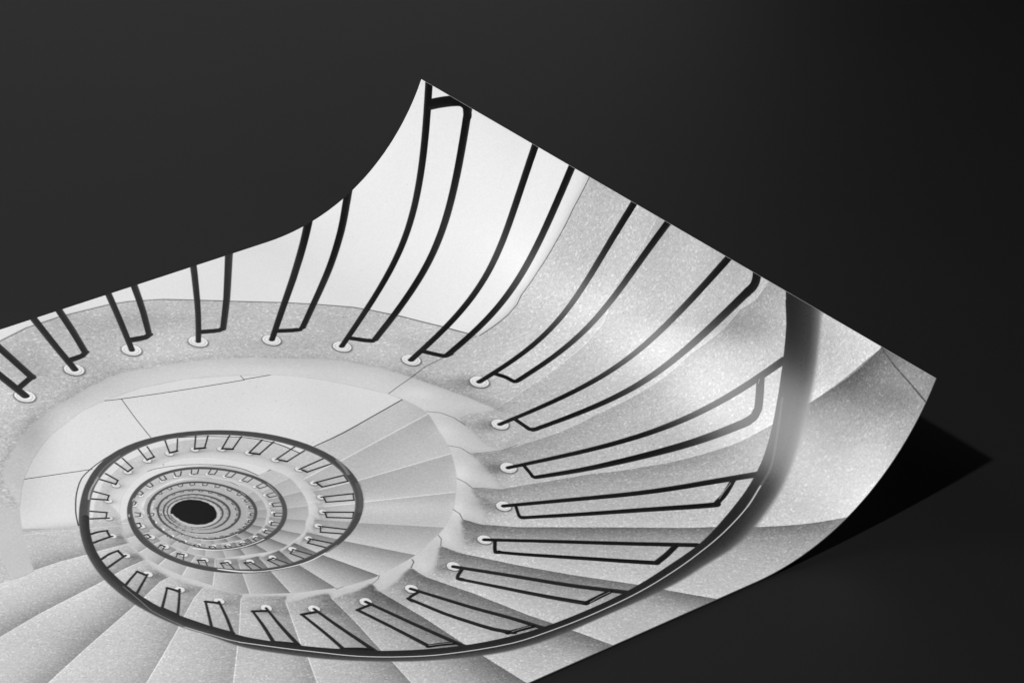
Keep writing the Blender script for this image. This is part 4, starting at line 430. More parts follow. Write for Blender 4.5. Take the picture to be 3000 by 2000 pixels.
H 0.3 0.38 0.5 0 | 717.8,498.2 718.4,496.1 719.1,494 719.9,491.8 720.8,489.6 721.8,487.5 723,485.3 724.3,483.1 725.8,480.9 727.4,478.7 729.3,476.5 731.3,474.4 733.5,472.4 736,470.5 738.6,468.7 741.5,467.1 744.6,465.8 747.8,464.7 751.1,464 754.6,463.6 758.1,463.5 761.7,463.8 765.3,464.4 768.8,465.3 772.2,466.6 775.5,468.3 778.7,470.3 781.7,472.5 784.5,475 787.1,477.7 789.5,480.7 791.7,483.8 793.8,487 795.7,490.4 797.3,493.9 798.8,497.5 800.1,501.3 801.1,505.2 801.9,509.2 802.4,513.3 802.6,517.4 802.5,521.6 802.1,525.8 801.4,530 800.3,534.2 798.8,538.3 796.9,542.2 794.6,545.9 792,549.4 788.9,552.5 785.6,555.3 782,557.7 778.1,559.7 774.2,561.4 770.1,562.6 765.9,563.2 761.7,563.4 757.5,563.1 753.4,562.3 749.5,561.1 745.9,559.5 742.4,557.4 739.3,555 736.6,552.4 734.2,549.5 732.1,546.6 730.4,543.6 728.9,540.7 727.7,537.9 726.7,535.3 725.9,532.8 725.2,530.4 724.7,528.2 724.2,526 723.8,524 723.5,522.1 723.1,520.3 722.9,518.5 722.6,516.7 722.5,515 722.3,513.3 722.3,511.7 722.3,510 722.3,508.3 722.4,506.7 722.6,505 722.9,503.3 723.2,501.6 723.6,500 724.1,498.3 | 1.3 1.3 1.3 1.3 1.3 1.4 1.4 1.4 1.4 1.4 1.4 1.4 1.4 1.4 1.4 1.3 1.3 1.3 1.3 1.3 1.3 1.4 1.4 1.4 1.5 1.5 1.5 1.5 1.5 1.5 1.5 1.6 1.6 1.6 1.7 1.7 1.8 1.9 1.9 1.9 1.9 1.9 1.9 1.8 1.7 1.6 1.5 1.5 1.5 1.5 1.6 1.6 1.6 1.6 1.7 1.7 1.6 1.5 1.4 1.3 1.1 0.9 0.7 0.5 0.4 0.3 0.2 0.2 0.2 0.3 0.3 0.4 0.4 0.5 0.6 0.6 0.7 0.7 0.8 0.8 0.9 0.9 0.9 0.9 0.9 0.9 0.9 0.9 0.9 1.0
M 3
F 0.73 0.5 3 0.5 | 715,495.6 717,491.8 719.2,488.3 719.4,488.1 719.5,487.8 719.6,487.6 719.8,487.3 720.5,483.7 719.5,477.5 721,473.6 723.4,471.3 725.9,469.3 728.4,467.7 730.9,466.2 733.3,464.9 735.3,463.9 737.3,463 739.3,462.3 741.2,461.6 744.6,460.6 748,459.8 751.2,459.1 754.4,458.7 758,458.4 761.6,458.3 765.1,458.5 768.3,459.1 772.6,460.4 776.7,462.2 780.7,464.5 784.3,467.1 788.2,470.6 791.9,474.5 795.4,478.8 798.6,483.3 800.8,486.7 802.8,490.4 804.6,494.3 806.2,498.3 807.3,501.6 808.3,505 809.1,508.6 809.6,512.4 809.7,514.9 809.7,517.6 809.5,520.5 809.2,523.4 808.9,526.1 808.5,528.8 808.1,531.6 807.5,534.3 806.9,536.5 806.2,538.8 805.5,541 804.6,543.2 803.6,545.6 802.4,547.9 801.2,550.1 799.8,552.2 798.8,553.6 797.7,554.9 796.6,556.1 795.5,557.4 794,559.2 792.5,561.1 791,562.8 789.6,564.2 787.2,566 784.7,567.4 782.3,568.7 779.8,569.8 777,570.9 774.1,572 771.3,572.7 768.8,572.9 763.4,572.5 758.1,571.3 752.7,569.6 747.1,567.5 738.2,563.4 734.9,560.9 734.3,560.3 733.7,559.7 733.2,559.2 732.7,558.6 731.9,557.5 731.1,556.4 730.3,555.3 729.5,554.1 728,551.8 726.5,549.4 725,546.8 723.6,544 722.5,541.4 721.6,538.6 720.7,535.8 719.9,532.9 719.3,530.7 718.8,528.5 718.4,526.1 718.3,523.6 718.1,521 718,518.4 717.8,515.7 717.6,512.9 717.6,511 717.8,508.9 718.1,506.8 718.6,504.7 719.7,501.5 721,498.4 51.1,181.9 7.5,297.5 -17,418.6 -21.8,542.1 -6.7,664.8 27.8,783.5 81,895.1 151.4,996.7 237.1,1085.7 336.1,1159.8 445.6,1217 562.9,1256 684.9,1275.6 808.5,1275.4 930.5,1255.4 1047.7,1216.1 1157,1158.5 1255.7,1084 1341.2,994.8 1411.2,892.9 1464,781.2 1498.2,662.4 1512.9,539.7 1507.8,416.2 1482.8,295.2 1438.8,179.7 1376.9,72.7 1298.5,-22.9 1205.9,-104.7 1101.3,-170.6 987.5,-218.9 867.5,-248.2 744.3,-258 621.1,-247.9 501.1,-218.1 387.5,-169.5 283.2,-103.2 190.8,-21.1 112.8,74.7 51.1,181.9
R 3 | 715,495.6 717,491.8 719.2,488.3 719.4,488.1 719.5,487.8 719.6,487.6 719.8,487.3 720.5,483.7 719.5,477.5 721,473.6 723.4,471.3 725.9,469.3 728.4,467.7 730.9,466.2 733.3,464.9 735.3,463.9 737.3,463 739.3,462.3 741.2,461.6 744.6,460.6 748,459.8 751.2,459.1 754.4,458.7 758,458.4 761.6,458.3 765.1,458.5 768.3,459.1 772.6,460.4 776.7,462.2 780.7,464.5 784.3,467.1 788.2,470.6 791.9,474.5 795.4,478.8 798.6,483.3 800.8,486.7 802.8,490.4 804.6,494.3 806.2,498.3 807.3,501.6 808.3,505 809.1,508.6 809.6,512.4 809.7,514.9 809.7,517.6 809.5,520.5 809.2,523.4 808.9,526.1 808.5,528.8 808.1,531.6 807.5,534.3 806.9,536.5 806.2,538.8 805.5,541 804.6,543.2 803.6,545.6 802.4,547.9 801.2,550.1 799.8,552.2 798.8,553.6 797.7,554.9 796.6,556.1 795.5,557.4 794,559.2 792.5,561.1 791,562.8 789.6,564.2 787.2,566 784.7,567.4 782.3,568.7 779.8,569.8 777,570.9 774.1,572 771.3,572.7 768.8,572.9 763.4,572.5 758.1,571.3 752.7,569.6 747.1,567.5 738.2,563.4 734.9,560.9 734.3,560.3 733.7,559.7 733.2,559.2 732.7,558.6 731.9,557.5 731.1,556.4 730.3,555.3 729.5,554.1 728,551.8 726.5,549.4 725,546.8 723.6,544 722.5,541.4 721.6,538.6 720.7,535.8 719.9,532.9 719.3,530.7 718.8,528.5 718.4,526.1 718.3,523.6 718.1,521 718,518.4 717.8,515.7 717.6,512.9 717.6,511 717.8,508.9 718.1,506.8 718.6,504.7 719.7,501.5 721,498.4 51.1,181.9 7.5,297.5 -17,418.6 -21.8,542.1 -6.7,664.8 27.8,783.5 81,895.1 151.4,996.7 237.1,1085.7 336.1,1159.8 445.6,1217 562.9,1256 684.9,1275.6 808.5,1275.4 930.5,1255.4 1047.7,1216.1 1157,1158.5 1255.7,1084 1341.2,994.8 1411.2,892.9 1464,781.2 1498.2,662.4 1512.9,539.7 1507.8,416.2 1482.8,295.2 1438.8,179.7 1376.9,72.7 1298.5,-22.9 1205.9,-104.7 1101.3,-170.6 987.5,-218.9 867.5,-248.2 744.3,-258 621.1,-247.9 501.1,-218.1 387.5,-169.5 283.2,-103.2 190.8,-21.1 112.8,74.7 51.1,181.9
S 0.017 1.8 1 | 719.4,501.1 709,495.8 704.9,493.8 684.1,483.5 674,478.3
L 0.35 0.35 0.96 0.3 0.4 | 719.4,501.1 709,495.8 704.9,493.8 684.1,483.5 674,478.3
S 0.162 3.6 1 | 717.5,514.3 704.2,512.2 700,511.8 689.2,509.9 678.1,509.2 667.4,509.6 663,509.5 658.4,509.3
L 0.35 0.35 0.96 0.3 0.4 | 717.5,514.3 704.2,512.2 700,511.8 689.2,509.9 678.1,509.2 667.4,509.6 663,509.5 658.4,509.3
S 0.17 4.32 1 | 717.2,527.3 708.7,528 704.5,529 699.4,530.1 683.7,532.7 669.4,535.1 651.9,539.3 646.9,540.6
L 0.35 0.35 0.96 0.42 0.4 | 717.2,527.3 708.7,528 704.5,529 699.4,530.1 683.7,532.7 669.4,535.1 651.9,539.3 646.9,540.6
S 0.17 4.86 1 | 719.8,541.7 715.2,542.6 706.1,547.5 700.5,550.2 674.1,562.6 653,573.1 644.9,577.2
L 0.35 0.35 0.96 0.48 0.4 | 719.8,541.7 715.2,542.6 706.1,547.5 700.5,550.2 674.1,562.6 653,573.1 644.9,577.2
S 0.1 6.86 1 | 726.3,553.5 717,560.1 708.6,567.2 703.2,571.9
L 0.35 0.35 0.96 0.42 0.4 | 726.3,553.5 717,560.1 708.6,567.2 703.2,571.9
S 0.1 7.54 1 | 734,562 725.8,575.3 718.5,585.9 715,590.9
L 0.35 0.35 0.96 0.42 0.4 | 734,562 725.8,575.3 718.5,585.9 715,590.9
S 0.12 7.54 1 | 742.6,574.6 739,585.4 732.1,603.7 729.8,609.2
L 0.35 0.35 0.96 0.42 0.4 | 742.6,574.6 739,585.4 732.1,603.7 729.8,609.2
S 0.2 8.91 1 | 755.5,575.7 755,583.8 753.5,593.3 751.2,617 750.5,625
L 0.35 0.35 0.96 0.42 0.4 | 755.5,575.7 755,583.8 753.5,593.3 751.2,617 750.5,625
S 0.24 9.6 1 | 768.3,573.8 768.7,587.5 770.3,597.8 774,625.8 775.4,636.6
L 0.35 0.35 0.96 0.09 0.4 | 768.3,573.8 768.7,587.5 770.3,597.8 774,625.8 775.4,636.6
S 0.28 8.91 1 | 779.4,572.5 784.4,588.8 786.8,595.4 799.9,628.9 804.2,639.8
S 0.2 8.91 1 | 790.2,566.2 800.1,582.6 803.6,588.4 826.4,622.1 833,631.7
L 0.35 0.35 0.96 0.06 0.4 | 790.2,566.2 800.1,582.6 803.6,588.4 826.4,622.1 833,631.7
S 0.1 10.3 1 | 798.5,555.6 815.4,572 819.2,576.1 852.7,606.2 858.5,611.6
L 0.35 0.35 0.96 0.12 0.4 | 798.5,555.6 815.4,572 819.2,576.1 852.7,606.2 858.5,611.6
S 0.06 15.4 1 | 811.1,549.2 825.7,556.3 830.9,558.2 876.9,580 885.1,584
L 0.35 0.35 0.96 0.48 0.4 | 811.1,549.2 825.7,556.3 830.9,558.2 876.9,580 885.1,584
S 0.07 20.6 1 | 816.5,532.7 833.9,536.1 839.2,537.3 894.4,544.6 904.1,545.9
L 0.35 0.35 0.96 0.54 0.4 | 816.5,532.7 833.9,536.1 839.2,537.3 894.4,544.6 904.1,545.9
S 0.05 20.6 1 | 813.9,518.3 834.9,514.3 840.5,514.4 904.3,502.4 913.6,500.7
L 0.35 0.35 0.96 0.54 0.4 | 813.9,518.3 834.9,514.3 840.5,514.4 904.3,502.4 913.6,500.7
F 0.78 0 3 0.9 | 717.1,496.6 719,493.1 721,489.9 721.2,489.6 721.3,489.4 721.4,489.2 721.6,488.9 722.2,485.5 721.4,479.8 722.7,476.2 725,474 727.3,472.2 729.6,470.6 731.9,469.2 734.2,468 736.1,467.1 737.9,466.3 739.7,465.6 741.5,465 744.7,464.1 747.8,463.3 750.8,462.7 753.7,462.3 757.2,462 760.5,461.9 763.7,462.1 766.7,462.6 770.7,463.9 774.5,465.6 778.2,467.7 781.6,470.1 785.3,473.3 788.7,477 791.9,481 794.9,485.2 796.9,488.4 798.8,491.8 800.5,495.4 802,499.1 803,502.2 803.9,505.4 804.6,508.7 805.1,512.2 805.2,514.5 805.2,517.1 805,519.8 804.8,522.5 804.5,525 804.1,527.5 803.7,530 803.1,532.6 802.6,534.7 802,536.8 801.3,538.9 800.5,540.9 799.5,543.1 798.4,545.2 797.3,547.3 796,549.3 795.1,550.6 794.1,551.8 793,552.9 792,554.1 790.6,555.8 789.2,557.5 787.9,559.1 786.5,560.4 784.3,562.1 782,563.4 779.7,564.6 777.4,565.6 774.8,566.7 772.1,567.6 769.5,568.3 767.2,568.5 762.2,568.1 757.2,567 752.2,565.4 747,563.5 738.7,559.6 735.6,557.3 735.1,556.8 734.5,556.3 734,555.7 733.6,555.2 732.8,554.2 732.1,553.2 731.4,552.1 730.6,551 729.2,548.9 727.8,546.6 726.4,544.2 725.1,541.6 724.1,539.2 723.2,536.6 722.4,534 721.7,531.3 721.1,529.3 720.6,527.2 720.3,525 720.2,522.6 720.1,520.3 719.9,517.8 719.7,515.3 719.6,512.7 719.6,510.9 719.7,509 720,507 720.5,505 721.5,502.1 722.8,499.3 719.6,501.2 717.5,514.3 718,526.8 721.1,540.1 726.8,551.7 735.5,561.6 734.7,561.6 734.6,561.5 746.5,568.8 744.5,568.8 750.7,571 757.3,572.5 756.3,573.1 757.4,573.4 765.6,573.5 769.3,573.1 767.5,574.5 775.9,572.3 781.1,570 779.7,572.2 786.8,567.8 791.6,563.5 791,565.9 797.5,558.6 800.6,554.1 800.5,556.4 803.4,551.7 805.5,547.3 807.4,541.7 808,543.6 809,540.7 810,536.3 810.9,530.6 811.2,527.1 811.7,528 812.5,528.6 812.2,526.5 812.3,521.6 812.1,515.8 811.9,513 812.4,512.4 813.4,513.6 812.3,507.2 810.7,500.9 808.1,493.5 808.2,493.9 805.4,487.8 803,483.6 799,477.8 794.7,472.8 788,466.7 779.7,461.2 771.1,457.8 761.9,456 756.6,455.9 750.7,456.4 742.4,458 737.1,459.3 729.5,462.2 722.9,465.8 717.7,469.6
S 0.05 3 -1 | 717.7,469.6 722.9,465.8 729.5,462.2 737.1,459.3 742.4,458 750.7,456.4 756.6,455.9 761.9,456 771.1,457.8 779.7,461.2 788,466.7 794.7,472.8 799,477.8 803,483.6 805.4,487.8 808.2,493.9 808.1,493.5 810.7,500.9 812.3,507.2 813.4,513.6 812.4,512.4 811.9,513 812.1,515.8 812.3,521.6 812.2,526.5 812.5,528.6 811.7,528 811.2,527.1 810.9,530.6 810,536.3 809,540.7 808,543.6 807.4,541.7 805.5,547.3 803.4,551.7 800.5,556.4 800.6,554.1 797.5,558.6 791,565.9 791.6,563.5 786.8,567.8 779.7,572.2 781.1,570 775.9,572.3 767.5,574.5 769.3,573.1 765.6,573.5 757.4,573.4 756.3,573.1 757.3,572.5 750.7,571 744.5,568.8 746.5,568.8 734.6,561.5 734.7,561.6 735.5,561.6 726.8,551.7 721.1,540.1 718,526.8 717.5,514.3 719.6,501.2
S 0.09 4 1 | 717.7,469.6 722.9,465.8 729.5,462.2 737.1,459.3 742.4,458 750.7,456.4 756.6,455.9 761.9,456 771.1,457.8 779.7,461.2 788,466.7 794.7,472.8 799,477.8 803,483.6 805.4,487.8 808.2,493.9 808.1,493.5 810.7,500.9 812.3,507.2 813.4,513.6 812.4,512.4 811.9,513 812.1,515.8 812.3,521.6 812.2,526.5 812.5,528.6 811.7,528 811.2,527.1 810.9,530.6 810,536.3 809,540.7 808,543.6 807.4,541.7 805.5,547.3 803.4,551.7 800.5,556.4 800.6,554.1 797.5,558.6 791,565.9 791.6,563.5 786.8,567.8 779.7,572.2 781.1,570 775.9,572.3 767.5,574.5 769.3,573.1 765.6,573.5 757.4,573.4 756.3,573.1 757.3,572.5 750.7,571 744.5,568.8 746.5,568.8 734.6,561.5 734.7,561.6 735.5,561.6 726.8,551.7 721.1,540.1 718,526.8 717.5,514.3 719.6,501.2
L 0.5 0.5 0.66 0.45 0.5 | 715,495.6 717,491.8 719.2,488.3 719.4,488.1 719.5,487.8 719.6,487.6 719.8,487.3 720.5,483.7 719.5,477.5 721,473.6 723.4,471.3 725.9,469.3 728.4,467.7 730.9,466.2 733.3,464.9 735.3,463.9 737.3,463 739.3,462.3 741.2,461.6 744.6,460.6 748,459.8 751.2,459.1 754.4,458.7 758,458.4 761.6,458.3 765.1,458.5 768.3,459.1 772.6,460.4 776.7,462.2 780.7,464.5 784.3,467.1 788.2,470.6 791.9,474.5 795.4,478.8 798.6,483.3 800.8,486.7 802.8,490.4 804.6,494.3 806.2,498.3 807.3,501.6 808.3,505 809.1,508.6 809.6,512.4 809.7,514.9 809.7,517.6 809.5,520.5 809.2,523.4 808.9,526.1 808.5,528.8 808.1,531.6 807.5,534.3 806.9,536.5 806.2,538.8 805.5,541 804.6,543.2 803.6,545.6 802.4,547.9 801.2,550.1 799.8,552.2 798.8,553.6 797.7,554.9 796.6,556.1 795.5,557.4 794,559.2 792.5,561.1 791,562.8 789.6,564.2 787.2,566 784.7,567.4 782.3,568.7 779.8,569.8 777,570.9 774.1,572 771.3,572.7 768.8,572.9 763.4,572.5 758.1,571.3 752.7,569.6 747.1,567.5 738.2,563.4 734.9,560.9 734.3,560.3 733.7,559.7 733.2,559.2 732.7,558.6 731.9,557.5 731.1,556.4 730.3,555.3 729.5,554.1 728,551.8 726.5,549.4 725,546.8 723.6,544 722.5,541.4 721.6,538.6 720.7,535.8 719.9,532.9 719.3,530.7 718.8,528.5 718.4,526.1 718.3,523.6 718.1,521 718,518.4 717.8,515.7 717.6,512.9 717.6,511 717.8,508.9 718.1,506.8 718.6,504.7 719.7,501.5 721,498.4
F 0.865 0.1 3 0.4 | 672.5,472.5 669.8,471.6 678.2,456.3 685.1,433.4 694.3,420.2 705.1,410.2 716.1,401.9 726.9,395 739,390.1 753.6,384.5 771.7,382.2 792.4,382.9 816.9,389.3 838.5,401 857.9,414.6 869,425.4 878.9,438.1 887.9,452.2 898.6,471.7 901.2,481.4 875.2,487 835.5,493.5 825.2,494.2 821.6,479.5 816.2,469.3 809.1,461.8 798.4,454.9 783,446.1 764.2,443.1 745.6,445.5 725.7,454.3 711.5,471.6 704,485.8 689.3,486.3 679.5,482.2
L 0.6 0.6 0.096 0.6 0.3 | 769,382.8 771.7,384 774.5,385.3 777.3,386.5 786.5,390.1 795.8,393.7 805.2,397.1 817.7,401.5 830.3,405.8 842.9,410.1 843,410 843.2,409.8 843.4,409.7 848.2,411.2 853,412.9 857.9,414.6
L 0.36 0.36 0.24 0.6 0.3 | 777.3,386.5 775.8,394.5 774.3,402.5 772.9,410.4 771.7,418 770.6,425.5 769.5,433
L 0.56 0.56 0.12 0.6 0.3 | 691,424.1 727.2,439.7
L 0.32 0.32 0.28 0.6 0.3 | 844.1,403.5 843.2,410.1
L 0.72 0.72 0.12 0.6 0.3 | 901.2,481.4 892.4,483.3 883.8,485.2 875.2,487 868.2,488.6 861.2,490.2 854.4,491.5 848,492.3 841.7,492.9 835.5,493.5
L 0.64 0.64 0.12 0.6 0.3 | 681,483.5 695.8,485 697.6,481.1 699.4,477.3 700.9,474.5 702.4,471.8 703.9,469 704.4,463.6 705.5,458.3 707.5,454 710.8,450.2 714.1,446.7 717.6,443.7 721.1,441.5 724.8,439.9 728.3,438.5 731.7,437.3 735,436.2 738.2,435.3 742,434.3 745.8,433.6 749.4,433.1 754.1,432.9 758.6,432.9 762.9,433.7 771.3,436.7 779.5,440.4 787.3,444.7 794.9,449.9 802.1,455.8 809,462 811.4,464.5 813.6,467.3 815.6,470.2 817.7,473.3 819.6,476.5 821.3,480 822.7,484.6 823.9,489.4 825.2,494.2
R -1 |
D 0.8 | 716.5,491.2 716.2,492.1 715.5,492.7 714.5,493 713.5,492.7 712.8,492.1 712.5,491.2 712.8,490.3 713.5,489.6 714.5,489.4 715.5,489.6 716.2,490.3
T 0.25 0.1 0.4 | 712.1,489.5 714.6,491.1 | 0.6 0.6
T 0.18 0.1 0.4 | 714.8,484.3 716.9,486.9 714.3,490.6 | 0.6 0.6 0.6
D 0.8 | 719.7,472.2 719.4,473.1 718.7,473.7 717.7,474 716.7,473.7 715.9,473.1 715.7,472.2 715.9,471.3 716.7,470.6 717.7,470.4 718.7,470.6 719.4,471.3
T 0.25 0.1 0.4 | 717.4,473.1 717.9,471.5 | 0.6 0.6
T 0.18 0.1 0.4 | 721.7,468.7 721.3,468.6 717.8,471.6 | 0.6 0.6 0.6
D 0.8 | 731.7,462.4 731.4,463.3 730.7,464 729.7,464.2 728.7,464 728,463.3 727.7,462.4 728,461.5 728.7,460.8 729.7,460.6 730.7,460.8 731.4,461.5
T 0.25 0.1 0.4 | 729.1,461.6 730.5,462 | 0.6 0.6
T 0.18 0.1 0.4 | 733.6,459.2 733.5,460.7 730,462.2 | 0.6 0.6 0.6
D 0.8 | 743.8,457.1 743.6,458 742.8,458.7 741.8,458.9 740.8,458.7 740.1,458 739.8,457.1 740.1,456.2 740.8,455.5 741.8,455.3 742.8,455.5 743.6,456.2
T 0.25 0.1 0.4 | 741.7,454.4 742.1,457 | 0.6 0.6
T 0.18 0.1 0.4 | 746.3,453.1 745.9,456.1 742.1,457 | 0.6 0.6 0.6
D 0.8 | 757.3,454.7 757.1,455.6 756.3,456.2 755.3,456.5 754.3,456.2 753.6,455.6 753.3,454.7 753.6,453.8 754.3,453.1 755.3,452.9 756.3,453.1 757.1,453.8
T 0.25 0.1 0.4 | 755.9,450.7 755.6,454.6 | 0.6 0.6
T 0.18 0.1 0.4 | 760.3,450.8 759.9,454.4 756,454.4 | 0.6 0.6 0.6
D 0.8 | 769.9,455.7 769.6,456.6 768.9,457.3 767.9,457.5 766.9,457.3 766.1,456.6 765.9,455.7 766.1,454.8 766.9,454.1 767.9,453.9 768.9,454.1 769.6,454.8
T 0.25 0.1 0.4 | 769.4,451.3 768.2,455.6 | 0.6 0.6
T 0.18 0.1 0.4 | 775,453.1 772.1,456.4 768.9,455.7 | 0.6 0.6 0.6
D 0.8 | 782.3,460.1 782.1,461 781.3,461.7 780.3,461.9 779.3,461.7 778.6,461 778.3,460.1 778.6,459.2 779.3,458.5 780.3,458.3 781.3,458.5 782.1,459.2
T 0.25 0.1 0.4 | 782.8,456 780.4,460 | 0.6 0.6
T 0.18 0.1 0.4 | 787.7,459 784.9,462.4 780.7,460 | 0.6 0.6 0.6
D 0.8 | 793.5,468 793.2,469 792.5,469.6 791.5,469.9 790.5,469.6 789.8,469 789.5,468 789.8,467.1 790.5,466.5 791.5,466.2 792.5,466.5 793.2,467.1
T 0.25 0.1 0.4 | 795.5,465 791.6,468.2 | 0.6 0.6
T 0.18 0.1 0.4 | 799.4,468.9 795.7,471.8 792.2,468.4 | 0.6 0.6 0.6
D 0.8 | 803.2,479.5 802.9,480.4 802.2,481.1 801.2,481.3 800.2,481.1 799.5,480.4 799.2,479.5 799.5,478.6 800.2,478 801.2,477.7 802.2,478 802.9,478.6
T 0.25 0.1 0.4 | 805.6,477.1 801.3,479.5 | 0.6 0.6
T 0.18 0.1 0.4 | 808.6,481.7 804.5,484 801.7,480.1 | 0.6 0.6 0.6
D 0.8 | 810.8,493.2 810.5,494.1 809.8,494.8 808.8,495 807.8,494.8 807,494.1 806.8,493.2 807,492.3 807.8,491.6 808.8,491.4 809.8,491.6 810.5,492.3
T 0.25 0.1 0.4 | 813.7,491.1 809,493.2 | 0.6 0.6
T 0.18 0.1 0.4 | 815.3,496.6 811.4,498.4 809.6,494.3 | 0.6 0.6 0.6
D 0.8 | 815.2,508.2 814.9,509.1 814.2,509.8 813.2,510 812.2,509.8 811.5,509.1 811.2,508.2 811.5,507.3 812.2,506.7 813.2,506.4 814.2,506.7 814.9,507.3
T 0.25 0.1 0.4 | 818.4,507.4 813.3,508.3 | 0.6 0.6
T 0.18 0.1 0.4 | 819.5,513.3 814.4,512.9 813.7,509.5 | 0.6 0.6 0.6
D 0.8 | 815.4,524 815.1,524.9 814.4,525.6 813.4,525.8 812.4,525.6 811.7,524.9 811.4,524 811.7,523.1 812.4,522.5 813.4,522.2 814.4,522.5 815.1,523.1
T 0.25 0.1 0.4 | 819.4,524.8 813.6,524 | 0.6 0.6
T 0.18 0.1 0.4 | 819.4,524.8 818.7,530.3 813.8,529.5 813.9,524.7 | 0.6 0.6 0.6 0.6
D 0.8 | 812.5,538.2 812.2,539.1 811.5,539.7 810.5,540 809.5,539.7 808.8,539.1 808.5,538.2 808.8,537.3 809.5,536.6 810.5,536.4 811.5,536.6 812.2,537.3
T 0.25 0.1 0.4 | 816.1,541 810.7,538.2 | 0.6 0.6
T 0.18 0.1 0.4 | 816,540.9 813.9,546.1 809.5,543.5 810.8,538.9 | 0.6 0.6 0.6 0.6
D 0.8 | 806.8,551.4 806.5,552.3 805.8,553 804.8,553.2 803.8,553 803.1,552.3 802.8,551.4 803.1,550.5 803.8,549.8 804.8,549.6 805.8,549.8 806.5,550.5
T 0.25 0.1 0.4 | 808.8,555.2 804.8,551.7 | 0.6 0.6
T 0.18 0.1 0.4 | 808.8,555.1 805.8,559.1 802.6,556.4 804.8,552.1 | 0.6 0.6 0.6 0.6
D 0.8 | 798.2,562.2 797.9,563.1 797.2,563.8 796.2,564 795.2,563.8 794.4,563.1 794.2,562.2 794.4,561.3 795.2,560.6 796.2,560.4 797.2,560.6 797.9,561.3
T 0.25 0.1 0.4 | 798.9,566.1 796.1,562.4 | 0.6 0.6
T 0.18 0.1 0.4 | 795.7,568.5 792.8,566.6 796.1,562.8 | 0.6 0.6 0.6
D 0.8 | 788,570 787.7,570.9 787,571.5 786,571.8 785,571.5 784.3,570.9 784,570 784.3,569.1 785,568.4 786,568.2 787,568.4 787.7,569.1
T 0.25 0.1 0.4 | 787.9,573.2 786,570.1 | 0.6 0.6
T 0.18 0.1 0.4 | 783.9,575.1 782.7,572.5 785.8,570.6 | 0.6 0.6 0.6
D 0.8 | 775.8,574.5 775.5,575.4 774.8,576.1 773.8,576.3 772.8,576.1 772.1,575.4 771.8,574.5 772.1,573.6 772.8,572.9 773.8,572.7 774.8,572.9 775.5,573.6
T 0.25 0.1 0.4 | 775.9,577.6 773.8,574.6 | 0.6 0.6
T 0.18 0.1 0.4 | 771.1,578.5 770.2,576.1 773.6,574.8 | 0.6 0.6 0.6
D 0.8 | 762.8,575.5 762.5,576.4 761.8,577 760.8,577.3 759.8,577 759.1,576.4 758.8,575.5 759.1,574.6 759.8,573.9 760.8,573.7 761.8,573.9 762.5,574.6
T 0.25 0.1 0.4 | 763.1,578.5 760.7,575.6 | 0.6 0.6
T 0.18 0.1 0.4 | 758.4,578.1 757.3,575.6 760.8,575.7 | 0.6 0.6 0.6
D 0.8 | 751.1,572.3 750.8,573.2 750.1,573.9 749.1,574.1 748.1,573.9 747.4,573.2 747.1,572.3 747.4,571.4 748.1,570.7 749.1,570.5 750.1,570.7 750.8,571.4
T 0.25 0.1 0.4 | 750,575.3 748.9,572.5 | 0.6 0.6
T 0.18 0.1 0.4 | 745.7,573.7 745.8,571.3 748.8,572.5 | 0.6 0.6 0.6
D 0.8 | 740.7,566.3 740.4,567.2 739.7,567.8 738.7,568.1 737.7,567.8 737,567.2 736.7,566.3 737,565.4 737.7,564.7 738.7,564.5 739.7,564.7 740.4,565.4
T 0.25 0.1 0.4 | 738.7,568.8 738.6,566.4 | 0.6 0.6
T 0.18 0.1 0.4 | 734.7,566.2 735.3,564.4 738.6,566.3 | 0.6 0.6 0.6
D 0.8 | 731.4,557.4 731.1,558.3 730.4,559 729.4,559.2 728.4,559 727.7,558.3 727.4,557.4 727.7,556.5 728.4,555.8 729.4,555.6 730.4,555.8 731.1,556.5
T 0.25 0.1 0.4 | 728.9,559.2 729.4,557.6 | 0.6 0.6
T 0.18 0.1 0.4 | 726.1,556.2 726.4,554.5 729.3,557.5 | 0.6 0.6 0.6
D 0.8 | 724.4,546.1 724.1,547 723.4,547.6 722.4,547.9 721.4,547.6 720.7,547 720.4,546.1 720.7,545.2 721.4,544.5 722.4,544.3 723.4,544.5 724.1,545.2
T 0.25 0.1 0.4 | 721.6,547.1 722.3,546.2 | 0.6 0.6
T 0.18 0.1 0.4 | 719.2,543.2 720.4,542.4 722.4,546 | 0.6 0.6 0.6
D 0.8 | 719.9,532.5 719.6,533.4 718.9,534 717.9,534.3 716.9,534 716.2,533.4 715.9,532.5 716.2,531.6 716.9,530.9 717.9,530.7 718.9,530.9 719.6,531.6
T 0.25 0.1 0.4 | 716.6,533.4 717.7,532.3 | 0.6 0.6
T 0.18 0.1 0.4 | 715.6,529.7 716.8,529.1 717.8,532.4 | 0.6 0.6 0.6
D 0.8 | 718.4,518.9 718.2,519.8 717.4,520.4 716.4,520.7 715.4,520.4 714.7,519.8 714.4,518.9 714.7,518 715.4,517.3 716.4,517.1 717.4,517.3 718.2,518
T 0.25 0.1 0.4 | 715,518.4 716.3,518.7 | 0.6 0.6
T 0.18 0.1 0.4 | 714.7,513.9 716,515.4 716.3,518.6 | 0.6 0.6 0.6
D 0.8 | 718.7,505.3 718.4,506.2 717.7,506.9 716.7,507.1 715.7,506.9 715,506.2 714.7,505.3 715,504.4 715.7,503.8 716.7,503.5 717.7,503.8 718.4,504.4
T 0.25 0.1 0.4 | 715.4,506 716.5,505.5 | 0.6 0.6
T 0.18 0.1 0.4 | 716.8,501.3 717.7,501.5 716.7,505 | 0.6 0.6 0.6
